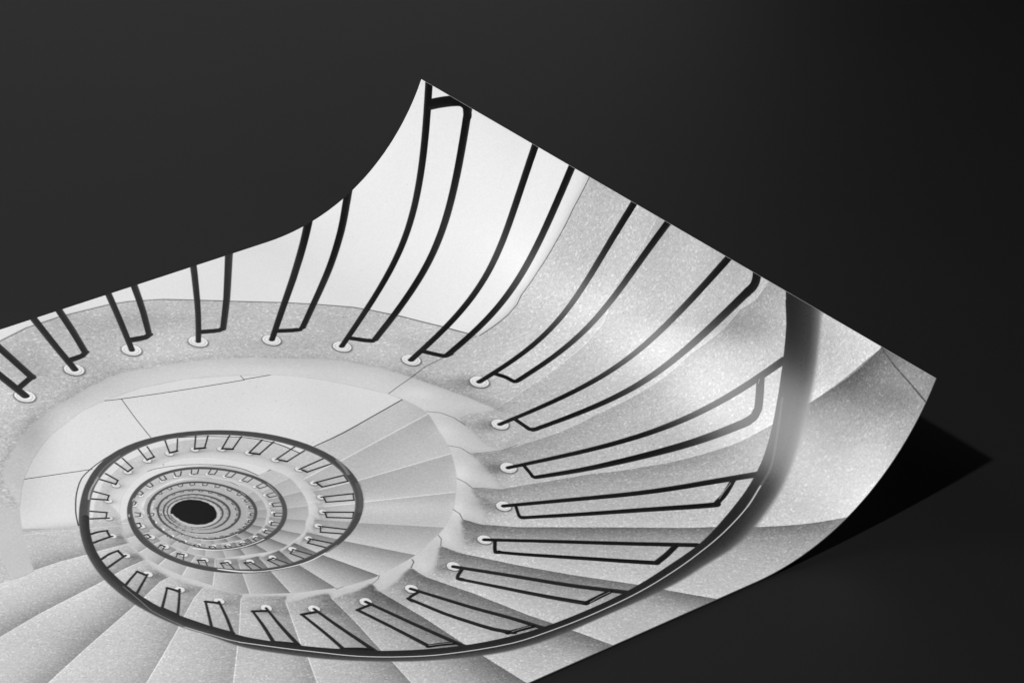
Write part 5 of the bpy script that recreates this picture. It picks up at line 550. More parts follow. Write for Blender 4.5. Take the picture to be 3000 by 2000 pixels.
H 0.3 0.38 0.5 0 | 708.2,494.2 709.1,491.4 710.1,488.5 711.2,485.7 712.5,482.8 713.9,479.9 715.5,477 717.3,474.1 719.3,471.3 721.5,468.4 724,465.6 726.7,462.8 729.6,460.2 732.9,457.7 736.4,455.3 740.2,453.2 744.3,451.5 748.5,450.1 753,449.1 757.6,448.6 762.2,448.6 766.9,449 771.6,449.8 776.2,451.1 780.7,452.9 785,455.1 789.1,457.8 793,460.8 796.7,464.1 800.1,467.7 803.2,471.5 806.2,475.6 808.9,479.8 811.4,484.2 813.6,488.9 815.5,493.6 817.2,498.6 818.5,503.7 819.5,508.9 820.1,514.3 820.3,519.7 820.1,525.2 819.5,530.7 818.4,536.2 816.9,541.6 814.9,546.8 812.4,551.9 809.4,556.7 805.9,561.2 802,565.3 797.6,568.8 792.8,571.9 787.9,574.5 782.7,576.6 777.3,578.1 771.9,578.8 766.4,578.9 761,578.4 755.7,577.4 750.7,575.8 746,573.6 741.6,571 737.6,567.9 734,564.5 730.9,560.8 728.3,557 726.1,553.1 724.2,549.4 722.7,545.9 721.4,542.5 720.4,539.2 719.5,536.2 718.8,533.3 718.2,530.6 717.7,528 717.3,525.5 716.9,523.1 716.6,520.8 716.4,518.6 716.2,516.4 716,514.3 716,512.1 716,510 716.2,507.9 716.4,505.8 716.6,503.7 717,501.6 717.5,499.5 718,497.4 718.7,495.3 | 1.9 1.9 1.9 1.9 1.9 1.9 2.0 2.0 2.0 2.0 2.0 1.9 1.9 1.9 1.9 1.9 1.9 1.8 1.8 1.8 1.8 1.9 1.9 1.9 2.0 2.0 2.0 2.0 1.9 1.9 1.9 1.9 1.9 2.0 2.0 2.1 2.2 2.3 2.4 2.4 2.4 2.4 2.3 2.2 2.1 2.0 1.9 1.9 1.9 2.0 2.1 2.1 2.1 2.1 2.2 2.2 2.1 2.0 1.9 1.7 1.5 1.3 1.1 0.9 0.7 0.6 0.5 0.5 0.5 0.5 0.6 0.7 0.7 0.8 0.9 0.9 1.0 1.1 1.2 1.2 1.3 1.3 1.3 1.3 1.3 1.3 1.3 1.3 1.3 1.3
L 0.75 0.75 0.75 0.805 0.3 | 710.5,485 707.2,494.1
L 0.875 0.875 0.9 0.977 0.3 | 728.6,562.2 731.7,565.1 734.7,568.1 737.8,570.9 741.2,573.4 744.8,575.4 748.7,577 752.7,578.4 756.8,579.4 760.3,579.9 763.9,579.9 767.6,579.8 771.2,579.8
L 1 1 0.7 0.69 0.4 | 819.7,508 820.4,516.4
L 0.625 0.625 0.85 0.92 0.25 | 728.6,546.2 730.7,548.7 732.8,551.3 734.9,553.7 737.2,556 739.7,557.9 742.3,559.6 745,561.1 747.8,562.4 750.9,563.4 754.1,564.1 757.4,564.7 760.6,565.3
L 0.5 0.5 0.85 0.805 0.25 | 735.2,543.2 737.6,545.2 740,547.3 742.5,549.3 745.1,550.9 747.4,551.9 750,552.5 752.6,553 755.1,553.6
M 2
F 0.75 0.6 2 0.5 | 703.6,490.2 706.3,485 709.2,480.1 709.4,479.7 709.6,479.4 709.7,479 709.9,478.7 711.3,474.1 711.4,467.3 713.5,462.6 716.6,459.3 719.7,456.6 722.9,454.2 726.2,452 729.3,450.1 732,448.6 734.6,447.3 737.2,446.1 739.8,445.2 744.3,443.7 748.8,442.3 753.2,441.3 757.5,440.5 762.5,440 767.4,439.7 772.1,439.9 776.6,440.6 782.4,442.5 788,445 793.4,448 798.3,451.7 803.6,456.4 808.5,461.8 813.1,467.7 817.5,473.8 820.4,478.5 823.1,483.5 825.6,488.7 827.8,494.2 829.4,498.6 830.7,503.3 831.8,508.1 832.6,513.3 832.7,516.6 832.5,520.4 832.2,524.2 831.7,528.1 831.2,531.7 830.6,535.4 829.8,539.1 828.9,542.8 828.1,545.7 827.2,548.7 826.1,551.7 824.8,554.6 823.4,557.7 821.8,560.8 820.1,563.8 818.2,566.5 816.8,568.4 815.3,570 813.7,571.6 812.1,573.3 810.2,575.7 808.3,578.3 806.4,580.6 804.4,582.5 801.2,584.8 797.8,586.6 794.5,588.2 791.2,589.6 787.3,591.1 783.5,592.4 779.8,593.3 776.5,593.6 769.2,592.5 762.1,590.5 754.9,588 747.7,585.2 736,580 731.6,576.7 730.8,576 730,575.2 729.4,574.4 728.7,573.5 727.7,572.1 726.7,570.6 725.7,569 724.7,567.4 722.8,564.4 720.8,561.1 718.9,557.7 717.1,554 715.7,550.6 714.5,547.1 713.4,543.3 712.4,539.6 711.6,536.8 711,533.9 710.5,530.8 710.3,527.6 710.1,524.3 709.9,520.9 709.8,517.4 709.7,513.7 709.7,511.2 710,508.6 710.5,505.9 711.2,503.2 712.5,499.2 714.3,495.2 -122.5,99.8 -177,244.4 -207.7,395.8 -213.7,550.2 -194.8,703.5 -151.6,851.8 -85.1,991.3 2.8,1118.3 110,1229.6 233.7,1322.2 370.6,1393.8 517.2,1442.5 669.8,1467 824.3,1466.8 976.7,1441.7 1123.2,1392.6 1259.9,1320.6 1383.2,1227.6 1490.1,1116 1577.6,988.7 1643.7,849 1686.4,700.5 1704.8,547.1 1698.3,392.8 1667.2,241.4 1612.2,97.1 1534.7,-36.6 1436.8,-156.1 1321,-258.4 1190.3,-340.7 1048.1,-401.1 898,-437.8 744,-450 590,-437.3 440.1,-400.1 298,-339.3 167.6,-256.5 52.1,-153.9 -45.4,-34.1 -122.5,99.8
R 2 | 703.6,490.2 706.3,485 709.2,480.1 709.4,479.7 709.6,479.4 709.7,479 709.9,478.7 711.3,474.1 711.4,467.3 713.5,462.6 716.6,459.3 719.7,456.6 722.9,454.2 726.2,452 729.3,450.1 732,448.6 734.6,447.3 737.2,446.1 739.8,445.2 744.3,443.7 748.8,442.3 753.2,441.3 757.5,440.5 762.5,440 767.4,439.7 772.1,439.9 776.6,440.6 782.4,442.5 788,445 793.4,448 798.3,451.7 803.6,456.4 808.5,461.8 813.1,467.7 817.5,473.8 820.4,478.5 823.1,483.5 825.6,488.7 827.8,494.2 829.4,498.6 830.7,503.3 831.8,508.1 832.6,513.3 832.7,516.6 832.5,520.4 832.2,524.2 831.7,528.1 831.2,531.7 830.6,535.4 829.8,539.1 828.9,542.8 828.1,545.7 827.2,548.7 826.1,551.7 824.8,554.6 823.4,557.7 821.8,560.8 820.1,563.8 818.2,566.5 816.8,568.4 815.3,570 813.7,571.6 812.1,573.3 810.2,575.7 808.3,578.3 806.4,580.6 804.4,582.5 801.2,584.8 797.8,586.6 794.5,588.2 791.2,589.6 787.3,591.1 783.5,592.4 779.8,593.3 776.5,593.6 769.2,592.5 762.1,590.5 754.9,588 747.7,585.2 736,580 731.6,576.7 730.8,576 730,575.2 729.4,574.4 728.7,573.5 727.7,572.1 726.7,570.6 725.7,569 724.7,567.4 722.8,564.4 720.8,561.1 718.9,557.7 717.1,554 715.7,550.6 714.5,547.1 713.4,543.3 712.4,539.6 711.6,536.8 711,533.9 710.5,530.8 710.3,527.6 710.1,524.3 709.9,520.9 709.8,517.4 709.7,513.7 709.7,511.2 710,508.6 710.5,505.9 711.2,503.2 712.5,499.2 714.3,495.2 -122.5,99.8 -177,244.4 -207.7,395.8 -213.7,550.2 -194.8,703.5 -151.6,851.8 -85.1,991.3 2.8,1118.3 110,1229.6 233.7,1322.2 370.6,1393.8 517.2,1442.5 669.8,1467 824.3,1466.8 976.7,1441.7 1123.2,1392.6 1259.9,1320.6 1383.2,1227.6 1490.1,1116 1577.6,988.7 1643.7,849 1686.4,700.5 1704.8,547.1 1698.3,392.8 1667.2,241.4 1612.2,97.1 1534.7,-36.6 1436.8,-156.1 1321,-258.4 1190.3,-340.7 1048.1,-401.1 898,-437.8 744,-450 590,-437.3 440.1,-400.1 298,-339.3 167.6,-256.5 52.1,-153.9 -45.4,-34.1 -122.5,99.8
S 0.017 2.6 1 | 712.3,498.7 699.1,492 693.9,489.4 667.4,476.3 654.6,469.7
L 0.5 0.5 0.96 0.3 0.4 | 712.3,498.7 699.1,492 693.9,489.4 667.4,476.3 654.6,469.7
S 0.162 5.2 1 | 709.6,515.6 692.7,512.9 687.4,512.4 673.6,509.9 659.5,509 645.8,509.4 640.2,509.4 634.3,509.1
L 0.5 0.5 0.96 0.3 0.4 | 709.6,515.6 692.7,512.9 687.4,512.4 673.6,509.9 659.5,509 645.8,509.4 640.2,509.4 634.3,509.1
S 0.17 6.24 1 | 709,532.3 698.1,533.1 692.7,534.5 686,536 665.8,539.3 647.5,542.3 625,547.7 618.6,549.3
L 0.5 0.5 0.96 0.42 0.4 | 709,532.3 698.1,533.1 692.7,534.5 686,536 665.8,539.3 647.5,542.3 625,547.7 618.6,549.3
S 0.17 7.02 1 | 712.3,550.9 706.4,552.1 694.7,558.3 687.5,561.8 653.5,577.8 626.3,591.3 615.9,596.6
L 0.5 0.5 0.96 0.48 0.4 | 712.3,550.9 706.4,552.1 694.7,558.3 687.5,561.8 653.5,577.8 626.3,591.3 615.9,596.6
S 0.1 9.9 1 | 720.6,566.4 708.7,574.8 697.8,583.8 690.8,589.9
L 0.5 0.5 0.96 0.42 0.4 | 720.6,566.4 708.7,574.8 697.8,583.8 690.8,589.9
S 0.1 10.9 1 | 730.5,578 719.9,595 710.5,608.6 705.9,614.9
L 0.5 0.5 0.96 0.42 0.4 | 730.5,578 719.9,595 710.5,608.6 705.9,614.9
S 0.12 10.9 1 | 741.7,594.6 737,608.6 727.9,632.6 724.9,639.7
L 0.5 0.5 0.96 0.42 0.4 | 741.7,594.6 737,608.6 727.9,632.6 724.9,639.7
S 0.2 12.9 1 | 758.7,596.4 757.9,607 756,619.4 752.9,650.4 752,660.9
L 0.5 0.5 0.96 0.42 0.4 | 758.7,596.4 757.9,607 756,619.4 752.9,650.4 752,660.9
S 0.24 13.9 1 | 775.7,594.3 776.1,612.3 778.2,625.8 783.1,662.6 784.9,676.9
L 0.5 0.5 0.96 0.09 0.4 | 775.7,594.3 776.1,612.3 778.2,625.8 783.1,662.6 784.9,676.9
S 0.28 12.9 1 | 790.5,593 797.1,614.6 800.2,623.3 817.6,667.5 823.3,682
S 0.2 12.9 1 | 805.2,585 818.3,606.8 823,614.5 853.3,659.4 862.1,672.2
L 0.5 0.5 0.96 0.06 0.4 | 805.2,585 818.3,606.8 823,614.5 853.3,659.4 862.1,672.2
S 0.1 14.9 1 | 816.7,571.2 839.2,593.2 844.4,598.7 889.3,639.1 897.1,646.2
L 0.5 0.5 0.96 0.12 0.4 | 816.7,571.2 839.2,593.2 844.4,598.7 889.3,639.1 897.1,646.2
S 0.06 22.3 1 | 833.9,562.8 853.7,572.5 860.7,575 922.9,604.5 934,610
L 0.5 0.5 0.96 0.48 0.4 | 833.9,562.8 853.7,572.5 860.7,575 922.9,604.5 934,610
S 0.07 29.7 1 | 841.9,540.8 865.6,545.4 872.8,547 948.2,557.1 961.4,558.8
L 0.5 0.5 0.96 0.54 0.4 | 841.9,540.8 865.6,545.4 872.8,547 948.2,557.1 961.4,558.8
S 0.05 29.7 1 | 838.9,521.4 867.8,515.9 875.5,516 963.3,499.6 976.1,497.2
L 0.5 0.5 0.96 0.54 0.4 | 838.9,521.4 867.8,515.9 875.5,516 963.3,499.6 976.1,497.2
F 0.85 0 2 0.9 | 706.5,491.6 709,486.8 711.7,482.2 711.9,481.8 712.1,481.5 712.2,481.2 712.4,480.9 713.7,476.6 713.8,470.3 715.8,465.9 718.6,462.9 721.5,460.3 724.5,458.1 727.5,456.1 730.5,454.3 732.9,452.9 735.4,451.7 737.8,450.6 740.2,449.7 744.4,448.3 748.6,447.1 752.7,446.1 756.6,445.4 761.3,444.9 765.9,444.6 770.3,444.8 774.4,445.5 779.8,447.2 785.1,449.5 790,452.4 794.6,455.8 799.5,460.2 804.1,465.2 808.4,470.6 812.4,476.3 815.2,480.7 817.7,485.3 820,490.2 822,495.3 823.5,499.4 824.8,503.7 825.8,508.3 826.5,513 826.6,516.2 826.5,519.6 826.1,523.2 825.7,526.9 825.2,530.2 824.6,533.6 823.9,537 823.1,540.5 822.3,543.2 821.4,546 820.4,548.8 819.3,551.5 817.9,554.4 816.5,557.2 814.9,560 813.1,562.6 811.8,564.3 810.4,565.8 808.9,567.3 807.5,568.8 805.7,571.1 803.9,573.5 802.1,575.7 800.3,577.4 797.3,579.6 794.2,581.3 791,582.7 788,584 784.4,585.4 780.8,586.6 777.4,587.5 774.3,587.7 767.5,586.7 760.9,584.9 754.3,582.5 747.5,579.9 736.6,575.1 732.6,572 731.8,571.3 731.1,570.6 730.5,569.9 729.9,569.1 728.9,567.7 728,566.3 727.1,564.9 726.2,563.4 724.4,560.6 722.5,557.6 720.7,554.4 719.1,550.9 717.8,547.8 716.7,544.5 715.7,541 714.7,537.5 714,534.9 713.4,532.2 713,529.3 712.7,526.3 712.6,523.3 712.4,520.1 712.3,516.9 712.2,513.5 712.2,511.2 712.5,508.7 712.9,506.2 713.6,503.7 714.8,500 716.5,496.3 712.3,498.7 709.3,515.6 709.8,531.9 713.6,549.3 721,564.6 732.4,577.7 731.3,578 731.1,577.8 746.9,587.5 744.2,587.9 752.3,590.7 761.1,592.7 759.8,593.9 761.3,594.2 772.2,594.4 777.1,593.8 774.9,596.1 786.1,593.2 793,590.1 791.5,593.7 801,587.6 807.3,581.8 807,585.5 815.7,575.6 819.9,569.6 820.1,573 824.1,566.6 826.9,560.6 829.6,553 830.9,555.9 832.3,552 833.8,546 835,538.2 835.3,533.4 836.3,534.7 837.8,535.7 837.2,532.7 837.4,526 837.2,518 836.8,514.1 837.8,513.3 839.7,515 838,506.1 835.7,497.4 832.1,487.2 832.2,487.7 828.5,479.3 825.1,473.5 819.6,465.4 813.5,458.6 804.3,450.1 792.7,442.6 780.9,438 768.1,435.4 760.9,435.3 752.7,436.3 741.3,438.6 734,440.6 723.8,444.9 714.9,450 708,455.4
S 0.05 3 -1 | 708,455.4 714.9,450 723.8,444.9 734,440.6 741.3,438.6 752.7,436.3 760.9,435.3 768.1,435.4 780.9,438 792.7,442.6 804.3,450.1 813.5,458.6 819.6,465.4 825.1,473.5 828.5,479.3 832.2,487.7 832.1,487.2 835.7,497.4 838,506.1 839.7,515 837.8,513.3 836.8,514.1 837.2,518 837.4,526 837.2,532.7 837.8,535.7 836.3,534.7 835.3,533.4 835,538.2 833.8,546 832.3,552 830.9,555.9 829.6,553 826.9,560.6 824.1,566.6 820.1,573 819.9,569.6 815.7,575.6 807,585.5 807.3,581.8 801,587.6 791.5,593.7 793,590.1 786.1,593.2 774.9,596.1 777.1,593.8 772.2,594.4 761.3,594.2 759.8,593.9 761.1,592.7 752.3,590.7 744.2,587.9 746.9,587.5 731.1,577.8 731.3,578 732.4,577.7 721,564.6 713.6,549.3 709.8,531.9 709.3,515.6 712.3,498.7
S 0.09 7 1 | 708,455.4 714.9,450 723.8,444.9 734,440.6 741.3,438.6 752.7,436.3 760.9,435.3 768.1,435.4 780.9,438 792.7,442.6 804.3,450.1 813.5,458.6 819.6,465.4 825.1,473.5 828.5,479.3 832.2,487.7 832.1,487.2 835.7,497.4 838,506.1 839.7,515 837.8,513.3 836.8,514.1 837.2,518 837.4,526 837.2,532.7 837.8,535.7 836.3,534.7 835.3,533.4 835,538.2 833.8,546 832.3,552 830.9,555.9 829.6,553 826.9,560.6 824.1,566.6 820.1,573 819.9,569.6 815.7,575.6 807,585.5 807.3,581.8 801,587.6 791.5,593.7 793,590.1 786.1,593.2 774.9,596.1 777.1,593.8 772.2,594.4 761.3,594.2 759.8,593.9 761.1,592.7 752.3,590.7 744.2,587.9 746.9,587.5 731.1,577.8 731.3,578 732.4,577.7 721,564.6 713.6,549.3 709.8,531.9 709.3,515.6 712.3,498.7
L 0.5 0.5 0.66 0.45 0.5 | 703.6,490.2 706.3,485 709.2,480.1 709.4,479.7 709.6,479.4 709.7,479 709.9,478.7 711.3,474.1 711.4,467.3 713.5,462.6 716.6,459.3 719.7,456.6 722.9,454.2 726.2,452 729.3,450.1 732,448.6 734.6,447.3 737.2,446.1 739.8,445.2 744.3,443.7 748.8,442.3 753.2,441.3 757.5,440.5 762.5,440 767.4,439.7 772.1,439.9 776.6,440.6 782.4,442.5 788,445 793.4,448 798.3,451.7 803.6,456.4 808.5,461.8 813.1,467.7 817.5,473.8 820.4,478.5 823.1,483.5 825.6,488.7 827.8,494.2 829.4,498.6 830.7,503.3 831.8,508.1 832.6,513.3 832.7,516.6 832.5,520.4 832.2,524.2 831.7,528.1 831.2,531.7 830.6,535.4 829.8,539.1 828.9,542.8 828.1,545.7 827.2,548.7 826.1,551.7 824.8,554.6 823.4,557.7 821.8,560.8 820.1,563.8 818.2,566.5 816.8,568.4 815.3,570 813.7,571.6 812.1,573.3 810.2,575.7 808.3,578.3 806.4,580.6 804.4,582.5 801.2,584.8 797.8,586.6 794.5,588.2 791.2,589.6 787.3,591.1 783.5,592.4 779.8,593.3 776.5,593.6 769.2,592.5 762.1,590.5 754.9,588 747.7,585.2 736,580 731.6,576.7 730.8,576 730,575.2 729.4,574.4 728.7,573.5 727.7,572.1 726.7,570.6 725.7,569 724.7,567.4 722.8,564.4 720.8,561.1 718.9,557.7 717.1,554 715.7,550.6 714.5,547.1 713.4,543.3 712.4,539.6 711.6,536.8 711,533.9 710.5,530.8 710.3,527.6 710.1,524.3 709.9,520.9 709.8,517.4 709.7,513.7 709.7,511.2 710,508.6 710.5,505.9 711.2,503.2 712.5,499.2 714.3,495.2
F 0.865 0.1 2 0.4 | 645.1,458.5 641.5,457.2 652.7,436 664,406.7 676.6,389.1 690.8,375.1 705.6,363.4 720.1,353.5 736.6,346.5 756.6,338.4 781.4,335 809.7,335.9 843.4,344.6 873,360.5 899.7,379 915.1,393.8 928.7,411.3 940.9,430.7 955.8,457.4 959.3,470.7 923.6,478.4 869.1,487.4 855,488.4 849.9,468.2 842.6,454.1 832.8,443.8 818,434.4 796.9,422.4 771.1,418.4 745.7,421.9 718.7,434.6 699.2,457.7 688.4,476.7 674,479.8 661.7,474.7
L 0.6 0.6 0.096 1 0.3 | 777.6,335.8 781.4,337.5 785.2,339.2 789.1,340.8 801.7,345.8 814.5,350.6 827.3,355.3 844.4,361.3 861.7,367.1 879,373 879.2,372.9 879.5,372.6 879.7,372.4 886.4,374.5 893,376.8 899.7,379
L 0.36 0.36 0.24 1 0.3 | 789.1,340.8 787,351.9 785,362.8 783.1,373.6 781.4,384 779.9,394.3 778.3,404.5
L 0.56 0.56 0.12 1 0.3 | 672.2,394.5 720.6,414.6
L 0.32 0.32 0.28 1 0.3 | 880.7,363.9 879.5,373
L 0.72 0.72 0.12 1 0.3 | 959.3,470.7 947.3,473.3 935.4,475.9 923.6,478.4 914,480.6 904.5,482.8 895.1,484.6 886.3,485.7 877.7,486.5 869.1,487.4
L 0.64 0.64 0.12 1 0.3 | 663.5,476.3 677.3,475.6 679.6,470.2 682.1,464.9 684,461.1 686.1,457.3 688.1,453.5 689.5,446.8 691.5,440.3 694.5,434.8 698.8,429.6 703.2,424.6 707.8,420.5 712.5,417.3 717.4,414.9 722.2,412.9 726.7,411.1 731.2,409.5 735.6,408.2 740.8,406.7 745.9,405.6 750.9,404.9 757.3,404.5 763.5,404.5 769.3,405.5 780.9,409.6 792,414.6 802.7,420.5 813.2,427.6 823.1,435.6 832.7,444.1 835.9,447.5 838.9,451.3 841.8,455.4 844.6,459.6 847.2,464 849.5,468.8 851.6,475.1 853.3,481.8 855,488.4
R -1 |
D 0.8 | 704.8,483.4 704.4,484.8 703.2,485.8 701.7,486.2 700.1,485.8 698.9,484.8 698.5,483.4 698.9,481.9 700.1,480.9 701.7,480.5 703.2,480.9 704.4,481.9
T 0.25 0.1 0.4 | 696.5,479.9 701.8,483.3 | 0.8 0.8
T 0.18 0.1 0.4 | 700.5,472.3 704.7,477.1 701.1,482.5 | 0.8 0.8 0.8
D 0.8 | 711.2,459.1 710.8,460.5 709.6,461.6 708,462 706.5,461.6 705.3,460.5 704.9,459.1 705.3,457.7 706.5,456.6 708,456.3 709.6,456.6 710.8,457.7
T 0.25 0.1 0.4 | 705.3,457.1 708.3,458.2 | 0.8 0.8
T 0.18 0.1 0.4 | 711.3,450.6 712.7,454 708.2,458.2 | 0.8 0.8 0.8
D 0.8 | 727.1,445.2 726.7,446.7 725.6,447.7 724,448.1 722.4,447.7 721.3,446.7 720.8,445.2 721.3,443.8 722.4,442.8 724,442.4 725.6,442.8 726.7,443.8
T 0.25 0.1 0.4 | 721.9,440.5 725,444.4 | 0.8 0.8
T 0.18 0.1 0.4 | 728.3,436.8 728.9,442.1 724.4,444.7 | 0.8 0.8 0.8
D 0.8 | 743.6,436.9 743.2,438.3 742,439.3 740.4,439.7 738.9,439.3 737.7,438.3 737.3,436.9 737.7,435.4 738.9,434.4 740.4,434 742,434.4 743.2,435.4
T 0.25 0.1 0.4 | 740.1,429.7 740.9,436.7 | 0.8 0.8
T 0.18 0.1 0.4 | 746.6,427.7 746,435.2 740.9,436.7 | 0.8 0.8 0.8
D 0.8 | 762.3,433 761.9,434.4 760.8,435.4 759.2,435.8 757.6,435.4 756.5,434.4 756,433 756.5,431.5 757.6,430.5 759.2,430.1 760.8,430.5 761.9,431.5
T 0.25 0.1 0.4 | 760.6,424.2 759.6,432.8 | 0.8 0.8
T 0.18 0.1 0.4 | 766.9,424.5 765.6,432.3 760.2,432.4 | 0.8 0.8 0.8
D 0.8 | 779.8,434.4 779.4,435.8 778.2,436.9 776.7,437.2 775.1,436.9 773.9,435.8 773.5,434.4 773.9,433 775.1,431.9 776.7,431.5 778.2,431.9 779.4,433
T 0.25 0.1 0.4 | 780.1,425.1 777.2,434.1 | 0.8 0.8
T 0.18 0.1 0.4 | 788,427.9 782.6,435.2 778.1,434.2 | 0.8 0.8 0.8
D 0.8 | 797.2,440.5 796.8,441.9 795.6,442.9 794,443.3 792.5,442.9 791.3,441.9 790.9,440.5 791.3,439 792.5,438 794,437.6 795.6,438 796.8,439
T 0.25 0.1 0.4 | 799.4,432.1 794.2,440.2 | 0.8 0.8
T 0.18 0.1 0.4 | 806.3,436.4 800.6,443.5 794.7,440.3 | 0.8 0.8 0.8
D 0.8 | 812.8,451.5 812.3,452.9 811.2,454 809.6,454.4 808,454 806.9,452.9 806.5,451.5 806.9,450.1 808,449 809.6,448.7 811.2,449 812.3,450.1
T 0.25 0.1 0.4 | 817.7,445.1 809.8,451.7 | 0.8 0.8
T 0.18 0.1 0.4 | 823.3,450.7 815.7,456.7 810.7,452 | 0.8 0.8 0.8
D 0.8 | 826.2,467.6 825.7,469 824.6,470.1 823,470.4 821.4,470.1 820.3,469 819.9,467.6 820.3,466.2 821.4,465.1 823,464.7 824.6,465.1 825.7,466.2
T 0.25 0.1 0.4 | 832.2,462.5 823.2,467.5 | 0.8 0.8
T 0.18 0.1 0.4 | 836.7,469.2 827.7,473.7 823.8,468.3 | 0.8 0.8 0.8
D 0.8 | 836.6,486.6 836.2,488.1 835,489.1 833.4,489.5 831.8,489.1 830.7,488.1 830.3,486.6 830.7,485.2 831.8,484.2 833.4,483.8 835,484.2 836.2,485.2
T 0.25 0.1 0.4 | 844.3,482.7 833.8,486.7 | 0.8 0.8
T 0.18 0.1 0.4 | 846.5,490.6 837.7,493.8 834.8,488.2 | 0.8 0.8 0.8
D 0.8 | 842.8,507.5 842.4,509 841.3,510 839.7,510.4 838.1,510 837,509 836.5,507.5 837,506.1 838.1,505.1 839.7,504.7 841.3,505.1 842.4,506.1
T 0.25 0.1 0.4 | 851,506.2 840,507.7 | 0.8 0.8
T 0.18 0.1 0.4 | 852.7,514.7 841.7,514 840.6,509.2 | 0.8 0.8 0.8
D 0.8 | 842.6,529.4 842.2,530.8 841,531.9 839.4,532.2 837.9,531.9 836.7,530.8 836.3,529.4 836.7,528 837.9,526.9 839.4,526.5 841,526.9 842.2,528
T 0.25 0.1 0.4 | 851.8,531.3 839.8,529.3 | 0.8 0.8
T 0.18 0.1 0.4 | 851.8,531.3 850.7,539.1 840.4,537.1 840.4,530.5 | 0.8 0.8 0.8 0.8
D 0.8 | 837.9,548.7 837.5,550.1 836.4,551.2 834.8,551.6 833.2,551.2 832.1,550.1 831.6,548.7 832.1,547.3 833.2,546.2 834.8,545.9 836.4,546.2 837.5,547.3
T 0.25 0.1 0.4 | 846.4,554.3 835.1,548.8 | 0.8 0.8
T 0.18 0.1 0.4 | 846.3,554.1 842.9,561.4 833.7,556.2 835.5,549.8 | 0.8 0.8 0.8 0.8
D 0.8 | 829.6,566.5 829.1,567.9 828,569 826.4,569.4 824.8,569 823.7,567.9 823.3,566.5 823.7,565.1 824.8,564 826.4,563.7 828,564 829.1,565.1
T 0.25 0.1 0.4 | 835.5,574.2 826.5,567 | 0.8 0.8
T 0.18 0.1 0.4 | 835.4,574.1 831,579.7 823.8,573.6 826.7,567.6 | 0.8 0.8 0.8 0.8
D 0.8 | 817.5,580.9 817,582.3 815.9,583.4 814.3,583.7 812.7,583.4 811.6,582.3 811.2,580.9 811.6,579.5 812.7,578.4 814.3,578 815.9,578.4 817,579.5
T 0.25 0.1 0.4 | 821.1,589.4 814.3,581.3 | 0.8 0.8
T 0.18 0.1 0.4 | 816.5,592.6 810.2,587.5 814.5,582 | 0.8 0.8 0.8
D 0.8 | 803.4,591.1 803,592.5 801.8,593.5 800.2,593.9 798.7,593.5 797.5,592.5 797.1,591.1 797.5,589.7 798.7,588.6 800.2,588.2 801.8,588.6 803,589.7
T 0.25 0.1 0.4 | 805.2,599 800.3,591.4 | 0.8 0.8
T 0.18 0.1 0.4 | 799.4,601.4 796,594.9 800.3,592.2 | 0.8 0.8 0.8
D 0.8 | 786.7,596.8 786.3,598.2 785.1,599.2 783.5,599.6 782,599.2 780.8,598.2 780.4,596.8 780.8,595.3 782,594.3 783.5,593.9 785.1,594.3 786.3,595.3
T 0.25 0.1 0.4 | 788.2,605 783.6,597.1 | 0.8 0.8
T 0.18 0.1 0.4 | 781.2,605.7 778.9,599.5 783.4,597.4 | 0.8 0.8 0.8
D 0.8 | 769.2,597.9 768.8,599.3 767.6,600.3 766,600.7 764.4,600.3 763.3,599.3 762.9,597.9 763.3,596.4 764.4,595.4 766,595 767.6,595.4 768.8,596.4
T 0.25 0.1 0.4 | 770,605.4 765.9,598.1 | 0.8 0.8
T 0.18 0.1 0.4 | 763.4,604.4 761.4,598.3 766.1,598.4 | 0.8 0.8 0.8
D 0.8 | 753.5,593.3 753.1,594.7 751.9,595.7 750.3,596.1 748.8,595.7 747.6,594.7 747.2,593.3 747.6,591.8 748.8,590.8 750.3,590.4 751.9,590.8 753.1,591.8
T 0.25 0.1 0.4 | 751.8,600.3 750.1,593.6 | 0.8 0.8
T 0.18 0.1 0.4 | 745.8,597.5 746,592 749.9,593.8 | 0.8 0.8 0.8
D 0.8 | 739.6,584.8 739.2,586.3 738,587.3 736.5,587.7 734.9,587.3 733.7,586.3 733.3,584.8 733.7,583.4 734.9,582.4 736.5,582 738,582.4 739.2,583.4
T 0.25 0.1 0.4 | 736.1,590.6 736.4,585.1 | 0.8 0.8
T 0.18 0.1 0.4 | 730.8,586.8 731.8,582.5 736.3,585 | 0.8 0.8 0.8
D 0.8 | 727.3,572.7 726.9,574.1 725.7,575.2 724.2,575.6 722.6,575.2 721.4,574.1 721,572.7 721.4,571.3 722.6,570.3 724.2,569.9 725.7,570.3 726.9,571.3
T 0.25 0.1 0.4 | 722.8,577 724.1,573.2 | 0.8 0.8
T 0.18 0.1 0.4 | 719.1,572.9 720.1,569.1 724,572.9 | 0.8 0.8 0.8
D 0.8 | 718.2,557.6 717.7,559 716.6,560 715,560.4 713.4,560 712.3,559 711.9,557.6 712.3,556.2 713.4,555.1 715,554.7 716.6,555.1 717.7,556.2
T 0.25 0.1 0.4 | 713,560.4 714.8,557.9 | 0.8 0.8
T 0.18 0.1 0.4 | 709.9,555 712.3,552.9 715.1,557.5 | 0.8 0.8 0.8
D 0.8 | 712.3,539.5 711.9,541 710.8,542 709.2,542.4 707.6,542 706.5,541 706,539.5 706.5,538.1 707.6,537.1 709.2,536.7 710.8,537.1 711.9,538.1
T 0.25 0.1 0.4 | 706,541.9 708.8,539.4 | 0.8 0.8
T 0.18 0.1 0.4 | 705,536.7 707.7,535.2 709,539.5 | 0.8 0.8 0.8
D 0.8 | 710.4,521.7 710,523.1 708.9,524.1 707.3,524.5 705.7,524.1 704.6,523.1 704.1,521.7 704.6,520.2 705.7,519.2 707.3,518.8 708.9,519.2 710,520.2
